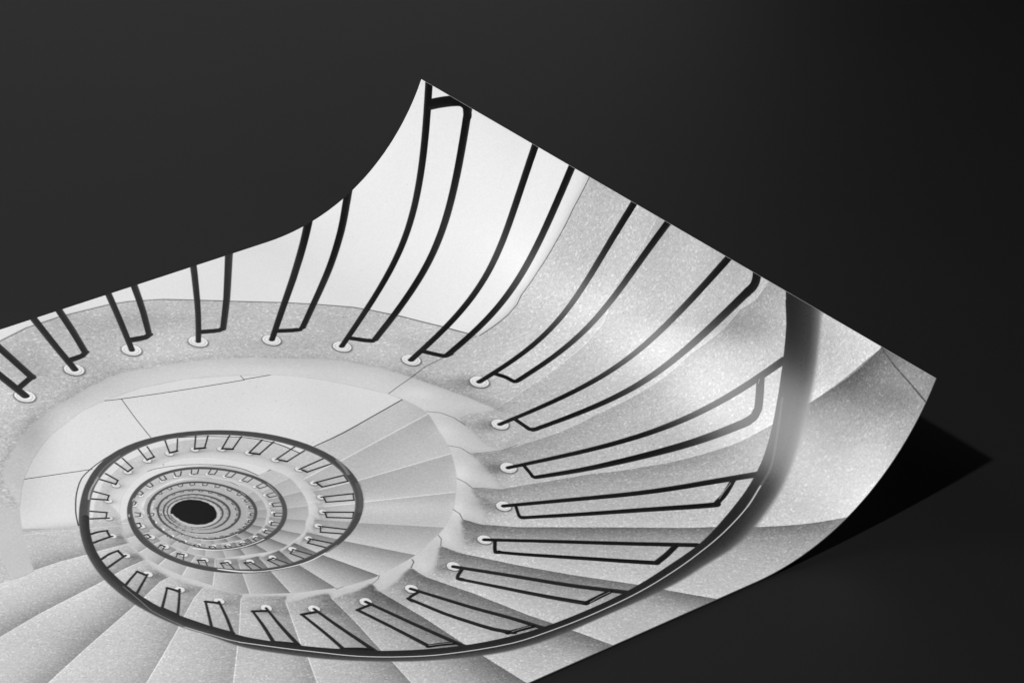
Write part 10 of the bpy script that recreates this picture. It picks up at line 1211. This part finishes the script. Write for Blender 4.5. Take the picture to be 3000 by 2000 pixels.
T 0.12 0.14 0.6 | 812,776.7 815.6,789.7 819.1,802.6 822.7,815.5 826.2,828.3 829.8,841 833.8,854.4 837.8,867.8 841.7,881.1 845.7,894.3 849.7,907.5 | 2.2 2.3 2.4 2.5 2.5 2.6 2.7 2.8 2.9 3.0 3.1
T 0.1 0.1 0.6 | 743.3,755.5 747.2,756.8 751.1,758.1 755.1,759.5 759,760.8 | 2.3 2.3 2.3 2.3 2.3
T 0.12 0.14 0.6 | 744.1,836.3 744.2,829.3 744.3,822.2 744.4,815.2 744.5,808.2 744.4,801.1 744.3,792 744.1,782.9 743.8,773.8 743.5,764.7 743.3,755.5 | 2.3 2.3 2.2 2.2 2.1 2.1 2.0 2.0 1.9 1.8 1.8
T 0.12 0.14 0.6 | 759.6,754.4 760.2,762.5 760.8,770.6 761.3,778.7 761.9,786.7 762.6,794.7 763.8,807.5 765.1,820.2 766.5,832.8 767.8,845.3 769.1,857.8 | 1.8 1.9 2.0 2.1 2.2 2.3 2.3 2.4 2.5 2.6 2.7
T 0.1 0.1 0.6 | 703.8,718.7 707.2,720.8 710.6,723 714,725.1 717.4,727.3 | 2.1 2.1 2.1 2.1 2.1
T 0.12 0.14 0.6 | 691.2,781.3 692.6,775.2 694.1,769 695.5,762.9 697,756.7 698.3,750.5 699.6,744.1 700.7,737.6 701.9,731.1 703,724.7 704.1,718.2 | 2.4 2.3 2.2 2.1 2.1 2.0 1.9 1.8 1.7 1.6 1.5
T 0.12 0.14 0.6 | 718.9,722.2 717.7,730.7 716.5,739.1 715.2,747.5 714.1,755.8 713.1,764.1 712.3,771.9 711.6,779.6 711,787.3 710.4,794.9 709.7,802.6 | 1.5 1.6 1.7 1.8 2.0 2.1 2.2 2.3 2.4 2.5 2.6
T 0.1 0.1 0.6 | 672.7,672.4 675.2,675.2 677.8,678 680.4,680.8 682.9,683.7 | 2.1 2.1 2.1 2.1 2.1
T 0.12 0.14 0.6 | 652.8,717.9 654.9,713.2 657,708.4 659.1,703.7 661.2,698.9 663.3,694.1 665.2,689.7 667.1,685.2 669.1,680.8 671,676.3 673,671.9 | 1.9 1.8 1.8 1.7 1.7 1.6 1.6 1.5 1.5 1.4 1.4
T 0.12 0.14 0.6 | 684.4,681.2 682.7,687.2 680.9,693.1 679.2,699.1 677.4,705 675.6,710.9 673.6,716.9 671.5,723 669.4,729 667.3,735 665.3,740.9 | 1.5 1.5 1.6 1.6 1.7 1.7 1.8 1.8 1.9 1.9 2.0
T 0.1 0.1 0.6 | 652.6,624.8 654.5,628.3 656.3,631.8 658.1,635.3 659.9,638.8 | 1.9 1.9 1.9 1.9 1.9
T 0.12 0.14 0.6 | 628.3,655.3 630.9,652.1 633.5,648.9 636.1,645.7 638.7,642.5 641.4,639.3 643.6,636.4 645.9,633.5 648.1,630.6 650.4,627.7 652.6,624.8 | 1.8 1.8 1.7 1.7 1.6 1.6 1.5 1.5 1.4 1.4 1.3
T 0.12 0.14 0.6 | 662.2,635.3 659.7,639.4 657.1,643.5 654.6,647.6 652,651.6 649.4,655.6 646.5,660.1 643.5,664.6 640.5,669 637.5,673.4 634.5,677.8 | 1.3 1.3 1.4 1.4 1.5 1.5 1.6 1.6 1.7 1.7 1.8
T 0.1 0.1 0.6 | 642.2,577.4 643.3,580.4 644.4,583.4 645.5,586.4 646.5,589.4 | 1.8 1.8 1.8 1.8 1.8
T 0.12 0.14 0.6 | 619.2,592.8 621.2,591.4 623.3,590 625.3,588.6 627.3,587.2 629.3,585.8 632,584.1 634.7,582.4 637.4,580.7 640.1,579 642.8,577.3 | 2.0 2.0 1.9 1.8 1.8 1.7 1.7 1.6 1.6 1.5 1.4
T 0.12 0.14 0.6 | 648.5,589.5 645.9,591.9 643.3,594.2 640.8,596.5 638.2,598.8 635.6,601.1 632.7,603.7 629.7,606.3 626.8,609 623.9,611.6 620.9,614.2 | 1.4 1.4 1.5 1.5 1.6 1.6 1.7 1.7 1.8 1.8 1.9
T 0.1 0.1 0.6 | 645.7,528.9 645.6,531.9 645.6,535 645.5,538.1 645.4,541.1 | 1.6 1.6 1.6 1.6 1.6
T 0.12 0.14 0.6 | 623.2,532.7 625.4,532 627.6,531.2 629.8,530.4 632,529.7 634.2,529.2 636.6,528.9 639.1,528.8 641.4,528.8 643.8,528.8 646.2,528.7 | 2.1 2.0 2.0 1.9 1.9 2.0 2.0 1.9 1.9 1.8 1.7
T 0.12 0.14 0.6 | 648.1,542.3 645.6,543.2 643.1,543.9 640.5,544.7 638,545.6 635.5,546.4 632.5,547.4 629.6,548.4 626.7,549.5 623.7,550.5 620.8,551.6 | 1.6 1.7 1.7 1.8 1.8 1.8 1.9 1.9 2.0 2.0 2.1
T 0.1 0.1 0.6 | 656,485.9 655.4,488.7 654.7,491.5 654.1,494.3 653.5,497.1 | 1.3 1.3 1.3 1.3 1.3
T 0.12 0.14 0.6 | 639.1,481.6 640.6,481.7 642.2,481.8 643.8,481.9 645.3,482.1 646.8,482.3 648.8,482.9 650.8,483.7 652.7,484.5 654.6,485.3 656.6,486 | 2.2 2.1 2.0 2.0 2.0 1.9 1.9 1.8 1.8 1.7 1.6
T 0.12 0.14 0.6 | 654.9,499.5 652.9,499.3 650.8,499.1 648.7,498.9 646.6,498.8 644.5,498.7 642.2,498.6 639.8,498.6 637.5,498.6 635.1,498.7 632.7,498.7 | 1.7 1.7 1.8 1.8 1.9 1.9 1.9 2.0 2.0 2.1 2.1
T 0.06 0.09 0.6 | 1510.5,115 1508.1,108 1505.7,101.1 1503.2,94.2 1500.7,87.3 1498,80.4 1495.2,73.6 1492.2,66.9 1489.2,60.3 1486,53.8 1483.2,48.3 1480.3,43 1477.4,37.6 | 7.3 7.3 7.3 7.3 7.3 7.4 7.4 7.5 7.6 7.6 7.7 7.8 7.8
T 0.06 0.09 0.6 | 1496.3,78 1497.8,83.1 1499.4,88.3 1500.3,93.3 1500.4,97.3 1500,101.3 1498.9,104.5 1495.9,108.2 1492.2,111.2 1488.6,114.3 | 5.7 5.7 5.7 5.7 5.9 6.3 7.3 7.9 8.1 8.0
T 0.06 0.09 0.6 | 1520.1,684.5 1514.4,687.8 1508.7,691 1503,694 1500.2,695.3 1497.4,696.4 1494.4,697.1 1491.6,697.5 1488.8,697.4 1485.9,696.9 1482.6,695.7 1479.4,693.9 1476.1,692.2 | 6.8 6.8 6.8 6.9 6.9 6.9 6.9 6.8 6.7 6.5 6.2 6.1 6.2
T 0.06 0.09 0.6 | 1396.8,773.5 1393.1,776.3 1389.4,779.2 1385.6,782.1 1379.2,787.1 1372.7,792.1 1366.2,796.8 1364,798 1361.7,798.7 1359.4,799.3 1357,799.9 1354.7,800.3 1352.4,800.2 1348.3,798.7 1344.2,796.7 1340.1,794.8 | 5.7 5.6 5.6 5.6 5.6 5.5 5.6 5.8 6.0 6.0 6.0 6.2 6.3 6.3 6.3 6.3
T 0.06 0.09 0.6 | 1235.5,860.8 1241.5,859.4 1247.5,858 1253.4,856.3 1260.4,853.4 1267.3,850.2 1274.1,847.1 | 4.0 4.0 3.9 3.8 3.7 3.7 3.7
T 0.06 0.09 0.6 | 1112.9,906.1 1118.9,904.5 1125,902.8 1131.1,900.8 1137.3,898.4 1143.6,895.8 1149.9,893.1 | 4.2 4.2 4.2 4.0 3.9 3.9 3.9
T 0.06 0.09 0.6 | 1001.9,921.5 1007.1,921.3 1012.3,921 1017.5,920.7 1023.9,920.3 1030.2,919.9 1036.6,919.4 | 3.5 3.5 3.5 3.5 3.5 3.5 3.5
T 0.06 0.09 0.6 | 901.1,915.3 905.1,916.3 909.2,917.3 913.4,918.2 918.8,919.4 924.2,920.5 929.7,921.6 | 3.3 3.3 3.3 3.3 3.3 3.3 3.3
T 0.06 0.09 0.6 | 819.1,884.8 823.1,886.4 827.2,888 831.1,889.7 835.5,891.9 839.8,894.2 844.1,896.4 | 3.1 3.1 3.1 3.1 3.1 3.1 3.1
T 0.06 0.09 0.6 | 742.6,834.4 746.8,837.3 751.1,840.3 755.3,843.4 759.3,846.6 763.3,850.1 767.2,853.5 | 2.8 2.8 2.8 2.8 2.8 2.8 2.8
T 0.06 0.09 0.6 | 690.5,780.1 693.7,783.1 696.8,786 699.9,789.1 703.1,792.6 706.3,796.2 709.4,799.9 | 2.9 2.9 2.9 2.9 2.9 2.9 2.9
T 0.06 0.09 0.6 | 652,716 654.3,720.4 656.6,724.8 658.9,729.2 661.1,733.3 663.4,737.3 665.7,741.3 | 2.0 2.0 2.0 2.0 2.1 2.1 2.1
T 0.06 0.09 0.6 | 628.5,654.2 629.7,657.9 630.9,661.6 632.1,665.3 633.3,669 634.5,672.8 635.6,676.6 | 1.7 1.7 1.7 1.7 1.7 1.7 1.7
L 0.5 0.5 0.75 0.8 0.3 | 1270.2,847.6 1255,852.5 1244.5,857
L 0.5 0.5 0.75 0.8 0.3 | 1036,920.2 1020.7,920.5 1006.7,923
L 0.5 0.5 0.75 0.8 0.3 | 906,916.5 918,917.9 927.8,920.2
L 0.5 0.5 0.75 0.8 0.3 | 820.3,884.1 831.7,888.9 843,894.9
L 0.5 0.5 0.75 0.8 0.3 | 1395,773 1390,775.4
H 0.16 0.24 1.2 1 | 1549.7,734.5 1528.7,755.5 1508.8,776 1478.8,791.8 1449.2,806.3 1422,820.3 1396.6,833.9 1372.4,847 1349.3,859.6 1326.7,871.4 1303.5,881.9 1279.7,891 1256.1,899 1233.3,906.6 1211.2,913.7 1189.1,919.8 1166.8,924.6 1145.1,928.9 1124.4,933.1 1104,936.7 1083.7,939.3 1063.5,941 1043.6,942.1 1024.3,942.6 1005.4,942.7 987.1,942.7 969.4,942.5 952.1,942 935.1,940.7 918.2,938.6 901.5,935.4 885,931.3 868.9,926 853,919.6 837.7,912.5 822.9,904.8 808.7,896.8 795.1,888.4 782.2,879.6 769.8,870.6 758.1,861.2 746.9,851.6 736.4,842.1 726.4,832.7 717.1,823.3 708.2,813.8 699.9,804.2 692.1,794.9 684.7,785.8 677.8,777.1 671.2,768.4 665.2,759.2 660,749.2 655.4,739 651.1,729.4 646.9,720.5 642.9,712.2 639.1,704.3 635.5,696.6 632.2,689.1 629.2,681.5 626.5,674.1 624.1,666.8 622,659.5 620.1,652.4 618.5,645.3 617.1,638.4 616,631.7 615,625 614.2,618.6 613.5,612.3 613,606.2 612.6,600.2 612.3,594.4 612.1,588.7 611.9,583.2 611.9,577.8 612.1,572.6 612.3,567.4 612.6,562.4 613,557.4 613.4,552.6 614,547.9 614.6,543.3 615.3,538.8 616.1,534.3 616.9,530 617.8,525.7 618.8,521.6 619.8,517.5 620.8,513.5 621.9,509.6 623.1,505.7 624.3,501.9 625.5,498.2 626.8,494.5 628.1,490.9 629.5,487.3 630.9,483.8 632.3,480.3 633.8,476.9 635.3,473.5 636.8,470.2 638.3,466.9 639.9,463.6 641.6,460.3 643.2,457.1 644.9,453.9 646.6,450.7 648.4,447.5 | 9.5 22.3 30.8 27.4 26.1 25.2 23.9 22.5 21.5 21.0 20.9 21.1 21.3 21.1 20.2 18.4 16.4 15.5 15.4 14.8 13.6 12.3 11.3 10.7 10.5 10.5 10.8 11.2 11.7 12.2 12.6 12.7 12.3 11.8 11.4 11.1 10.9 10.6 10.3 10.0 10.0 10.1 10.3 10.3 10.1 9.8 9.7 9.7 9.8 9.8 9.6 9.2 8.8 8.3 8.1 8.1 8.3 8.5 8.6 8.6 8.4 8.2 8.0 7.9 7.8 7.8 7.9 7.9 7.8 7.8 7.7 7.6 7.6 7.5 7.4 7.3 7.2 7.1 7.0 6.9 6.7 6.6 6.5 6.4 6.3 6.2 6.1 6.1 6.0 6.0 5.9 5.9 5.9 5.8 5.8 5.8 5.8 5.8 5.8 5.8 5.8 5.9 5.9 5.9 5.9 5.9 5.9 6.0 6.0 6.0
L 3.12 3.12 0.42 0.575 2.5 | 1390.7,817.3 1380.2,824.1 1369.8,831.3 1359.2,838.7 1348.6,846.2 1339.8,852.5 1330.9,859 1321.9,865.2 1312.7,871 1306.8,873.8 1300.7,876 1294.5,878 1288.2,880.1 1280.6,882.9 1272.8,885.9 1265,888.9 1257.1,892.2
L 1.12 1.12 0.84 1 0.6 | 1288.2,880.1 1280.6,883 1272.8,886.2 1265,889.4 1257.1,892.2 1247.5,895.2 1237.7,898.1 1227.8,900.9 1217.7,903.8 1208.1,906.6 1198.3,909.3 1188.3,912.2 1178.1,915.1 1163.2,919.3 1148.5,923.3 1134,926.9 1119.8,930 1104.1,933 1088.6,935.7 1073.4,937.9 1058.4,939.6 1042.5,940.8 1026.9,941.6 1011.5,942 996.4,942.2 983.6,942.1 971,941.8 958.5,941.1 946.3,940.2 932.7,939.1 919.2,937.8 906.1,936 893.5,933.3 875.9,927.9 858.8,921.6 842.1,914.7 825.7,907.3 815.4,902.2 805.4,896.4 795.6,890.3 786.1,883.9 776.7,877.3 767.5,870.4 758.5,863.2 749.8,855.7 741.4,847.6 733.2,839.1 725.3,830.4 717.2,821.7 711.2,815.1 705.2,808.6 699.2,801.9 693.3,795.2 685.4,786.1 677.6,776.9 669.8,767.6 662,758.4
L 1.25 1.25 0.75 0.92 0.6 | 662.2,758 660.5,755.6 658.8,753.1 657.1,750.6 655.5,748.1 653.8,745.2 652.2,742.3 650.7,739.3 649.1,736.4 646.7,732 644.3,727.6 641.8,723.2 639.5,718.7 637.1,714.2 634.8,709.6 632.5,705 630.2,700.4
L 0.75 0.75 0.6 0.69 0.5 | 630.2,700.4 626.9,688.9 623.3,677.4 620,665.7 617.3,653.5 616.6,646.8 616.5,639.5 616.6,632 616.5,624.6 616.2,616.9 615.9,609.2 615.6,601.5 615.2,593.8
"""

PROUGH = .27
SPEC = 1.0
TAB = .0095
TROUGH = .44
TSPEC = .32
KEYS = .18
KEYR = 3.0 * 25 / (math.pi / 4 * KEYS ** 2)
BOXA = ((-.46, 1.18, 1.19), (.2, .25, .08), .72, .74, 4.1)
BOXB = ((1.6, 4.2, 1.02), (.2, 1.2, 0), 3.2, 1.15, .44)
AMB = .004


def ink_density(lin, uu, vv):
    """display tone of the print -> reflectance of the ink"""
    return np.clip(lin * 1.0, .004, .92)


# ------------------------------------------------------------------ sheet shape
def profile(n=160):
    s = np.linspace(0, CURL, n + 1)
    k = np.interp(s, np.linspace(0, CURL, len(BEND)), BEND)
    th = np.concatenate([[0], np.cumsum((k[1:] + k[:-1]) / 2 * CURL / n)])
    tm = (th[1:] + th[:-1]) / 2
    x = np.concatenate([[0], np.cumsum(np.cos(tm) * CURL / n)])
    z = np.concatenate([[0], np.cumsum(np.sin(tm) * CURL / n)])
    return s, x, z, th


PS, PX, PZ, PT = profile()


def sheet_point(u, v, off=0.0):
    """print units (u along 0..1500, v down 0..1000) to metres, off = along the normal"""
    s = np.asarray(u, float) / 1000 + CURL - LENGTH
    f = s < 0
    th = np.where(f, 0, np.interp(s, PS, PT))
    x = np.where(f, s, np.interp(s, PS, PX)) - np.sin(th) * off
    z = np.where(f, 0, np.interp(s, PS, PZ)) + np.cos(th) * off
    y = 1 - np.asarray(v, float) / 1000
    return np.stack(np.broadcast_arrays(x * W, y * W, (z + LIFT) * W), -1)


def grid_mesh(name, P, flip=False):
    nv, nu = P.shape[:2]
    me = bpy.data.meshes.new(name)
    me.vertices.add(nv * nu)
    me.vertices.foreach_set('co', P.reshape(-1).astype(np.float32))
    i = (np.arange(nv - 1)[:, None] * nu + np.arange(nu - 1)[None]).ravel()
    q = np.stack([i, i + nu, i + nu + 1, i + 1], 1)
    if flip: q = q[:, ::-1]
    nf = len(q)
    me.loops.add(nf * 4); me.polygons.add(nf)
    me.loops.foreach_set('vertex_index', np.ascontiguousarray(q).ravel().astype(np.int32))
    me.polygons.foreach_set('loop_start', np.arange(0, nf * 4, 4, dtype=np.int32))
    me.polygons.foreach_set('use_smooth', np.ones(nf, bool))
    me.update(calc_edges=True)
    return me


def link(name, me, mat, parent=None):
    o = bpy.data.objects.new(name, me)
    bpy.context.scene.collection.objects.link(o)
    if mat: me.materials.append(mat)
    if parent: o.parent = parent
    return o


def new_mat(name):
    m = bpy.data.materials.new(name); m.use_nodes = True
    return m, m.node_tree.nodes, m.node_tree.links, m.node_tree.nodes['Principled BSDF']


# ------------------------------------------------------------------ materials
ink, n, l, b = new_mat('printed_photo_paper')
at = n.new('ShaderNodeAttribute'); at.attribute_name = 'ink'
l.new(at.outputs['Fac'], b.inputs['Base Color'])
b.inputs['Roughness'].default_value = PROUGH
b.inputs['Specular IOR Level'].default_value = SPEC
tc = n.new('ShaderNodeTexCoord'); no = n.new('ShaderNodeTexNoise'); no.inputs['Scale'].default_value = 900; no.inputs['Detail'].default_value = 3
bp = n.new('ShaderNodeBump'); bp.inputs['Strength'].default_value = .06; bp.inputs['Distance'].default_value = .0003
l.new(tc.outputs['Object'], no.inputs['Vector']); l.new(no.outputs['Fac'], bp.inputs['Height']); l.new(bp.outputs['Normal'], b.inputs['Normal'])

white, n, l, b = new_mat('paper_white')
no = n.new('ShaderNodeTexNoise'); no.inputs['Scale'].default_value = 60
rp = n.new('ShaderNodeValToRGB'); rp.color_ramp.elements[0].color = (.70, .70, .70, 1); rp.color_ramp.elements[1].color = (.80, .80, .80, 1)
l.new(no.outputs['Fac'], rp.inputs['Fac']); l.new(rp.outputs['Color'], b.inputs['Base Color']); b.inputs['Roughness'].default_value = .6

table, n, l, b = new_mat('dark_matt_table')
tc = n.new('ShaderNodeTexCoord')
no = n.new('ShaderNodeTexNoise'); no.inputs['Scale'].default_value = 420; no.inputs['Detail'].default_value = 5
n2 = n.new('ShaderNodeTexNoise'); n2.inputs['Scale'].default_value = 3; n2.inputs['Detail'].default_value = 2
mx = n.new('ShaderNodeMath'); mx.operation = 'MULTIPLY_ADD'; mx.inputs[1].default_value = .35
rp = n.new('ShaderNodeValToRGB'); e = rp.color_ramp.elements
e[0].position = .3; e[0].color = (TAB * .9,) * 3 + (1,); e[1].position = 1.0; e[1].color = (TAB * 1.1,) * 3 + (1,)
l.new(tc.outputs['Object'], no.inputs['Vector']); l.new(tc.outputs['Object'], n2.inputs['Vector'])
l.new(no.outputs['Fac'], mx.inputs[0]); l.new(n2.outputs['Fac'], mx.inputs[2]); l.new(mx.outputs['Value'], rp.inputs['Fac'])
l.new(rp.outputs['Color'], b.inputs['Base Color'])
b.inputs['Roughness'].default_value = TROUGH
b.inputs['Specular IOR Level'].default_value = TSPEC

# ------------------------------------------------------------------ the print
tones = paint_print(PRINT)
lin = np.where(tones <= .04045, tones / 12.92, ((tones + .055) / 1.055) ** 2.4)
uu = np.arange(NU) / RES + U0; vv = np.arange(NV) / RES + V0
alb = ink_density(lin, uu, vv)

uc = np.linspace(0, U0, 200)[:-1]                       # the far end of the sheet, out of frame, is coarser
ua = np.concatenate([uc, uu])
A = np.concatenate([alb[:, ((U0 - uc) * RES).astype(int)], alb], 1)
P = sheet_point(ua[None, :], vv[:, None])
me = grid_mesh('printed_face', P)
a = me.attributes.new('ink', 'FLOAT', 'POINT')
a.data.foreach_set('value', np.ascontiguousarray(A, dtype=np.float32).ravel())

root = bpy.data.objects.new('curled_photo_print', None)
bpy.context.scene.collection.objects.link(root)
root.location = (0, 0, 0)
root['label'] = 'black and white spiral staircase photo print curling up from the dark table'
root['category'] = 'photo print'
face = link('printed_face', me, ink, root)

# blank back and cut edges of the sheet
ub = np.concatenate([np.linspace(0, 1500 - CURL * 1000, 8)[:-1], np.linspace(1500 - CURL * 1000, 1500, 90)])
vb = np.linspace(0, 1000, 5)
back = sheet_point(ub[None, :], vb[:, None], -THICK)
bm_v = [tuple(p) for p in back.reshape(-1, 3)]
nu = len(ub); nb = len(vb)
fs = [(j * nu + i, j * nu + i + 1, (j + 1) * nu + i + 1, (j + 1) * nu + i) for j in range(nb - 1) for i in range(nu - 1)]


def wall(U, V, flip):
    base = len(bm_v); m = len(U)
    for off in (-THICK, -.00003):
        bm_v.extend(tuple(p) for p in sheet_point(U, V, off))
    for i in range(m - 1):
        q = (base + i, base + i + 1, base + m + i + 1, base + m + i)
        fs.append(q[::-1] if flip else q)


wall(ub, np.full(nu, 0.), True); wall(ub, np.full(nu, 1000.), False)
wall(np.full(nb, 1500.), vb, True); wall(np.full(nb, 0.), vb, False)
mb = bpy.data.meshes.new('paper_back'); mb.from_pydata(bm_v, [], fs); mb.update()
link('paper_back', mb, white, root)

# ------------------------------------------------------------------ table top
mt = bpy.data.meshes.new('table_top')
mt.from_pydata([(-40, -40, 0), (40, -40, 0), (40, 40, 0), (-40, 40, 0)], [], [(0, 1, 2, 3)])
tab = link('table_top', mt, table)
tab['kind'] = 'structure'


# ------------------------------------------------------------------ lamps
def lamp(name, pos, tgt, sx, sy, radiance, shape='RECTANGLE'):
    d = bpy.data.lights.new(name, 'AREA'); d.shape = shape
    d.size = sx * W
    if shape in ('RECTANGLE', 'ELLIPSE'): d.size_y = sy * W
    area = sx * W * (sy * W if shape == 'RECTANGLE' else sx * W) * (1 if shape == 'RECTANGLE' else math.pi / 4)
    d.energy = radiance * area * math.pi      # Blender area lamp: W = radiance * pi * area
    o = bpy.data.objects.new(name, d); bpy.context.scene.collection.objects.link(o)
    p = np.array(pos) * W; t = np.array(tgt) * W
    o.location = p
    from mathutils import Vector
    o.rotation_euler = Vector(t - p).to_track_quat('-Z', 'Y').to_euler()
    return o


corner = np.array([PX[-1], 0, PZ[-1]])                 # the raised near corner and the tip of its shadow
kd = corner - np.array(TIP); kd = kd / np.linalg.norm(kd)
lamp('key_lamp', corner + kd * 5, corner + np.array([-.2, .4, -.1]), KEYS, KEYS, KEYR, 'DISK')
lamp('strip_softbox', *BOXA)
lamp('back_softbox', *BOXB)

wd = bpy.data.worlds.new('World'); bpy.context.scene.world = wd; wd.use_nodes = True
wd.node_tree.nodes['Background'].inputs[0].default_value = (.5, .5, .5, 1)
wd.node_tree.nodes['Background'].inputs[1].default_value = AMB

# ------------------------------------------------------------------ camera
from mathutils import Matrix
cd = bpy.data.cameras.new('camera'); cam = bpy.data.objects.new('camera', cd)
bpy.context.scene.collection.objects.link(cam)
r, dn, fw = CAM_AXES
M = Matrix(((r[0], -dn[0], -fw[0], CAM_POS[0] * W), (r[1], -dn[1], -fw[1], CAM_POS[1] * W), (r[2], -dn[2], -fw[2], (CAM_POS[2] + LIFT) * W), (0, 0, 0, 1)))
cam.matrix_world = M
cd.sensor_fit = 'HORIZONTAL'; cd.sensor_width = 36; cd.lens = CAM_F * 36 / 3000
cd.clip_start = .05; cd.clip_end = 100
sc = bpy.context.scene
sc.camera = cam
sc.cycles.caustics_reflective = False; sc.cycles.caustics_refractive = False
sc.view_settings.view_transform = 'Standard'; sc.view_settings.look = 'None'
sc.view_settings.exposure = 0; sc.view_settings.gamma = 1
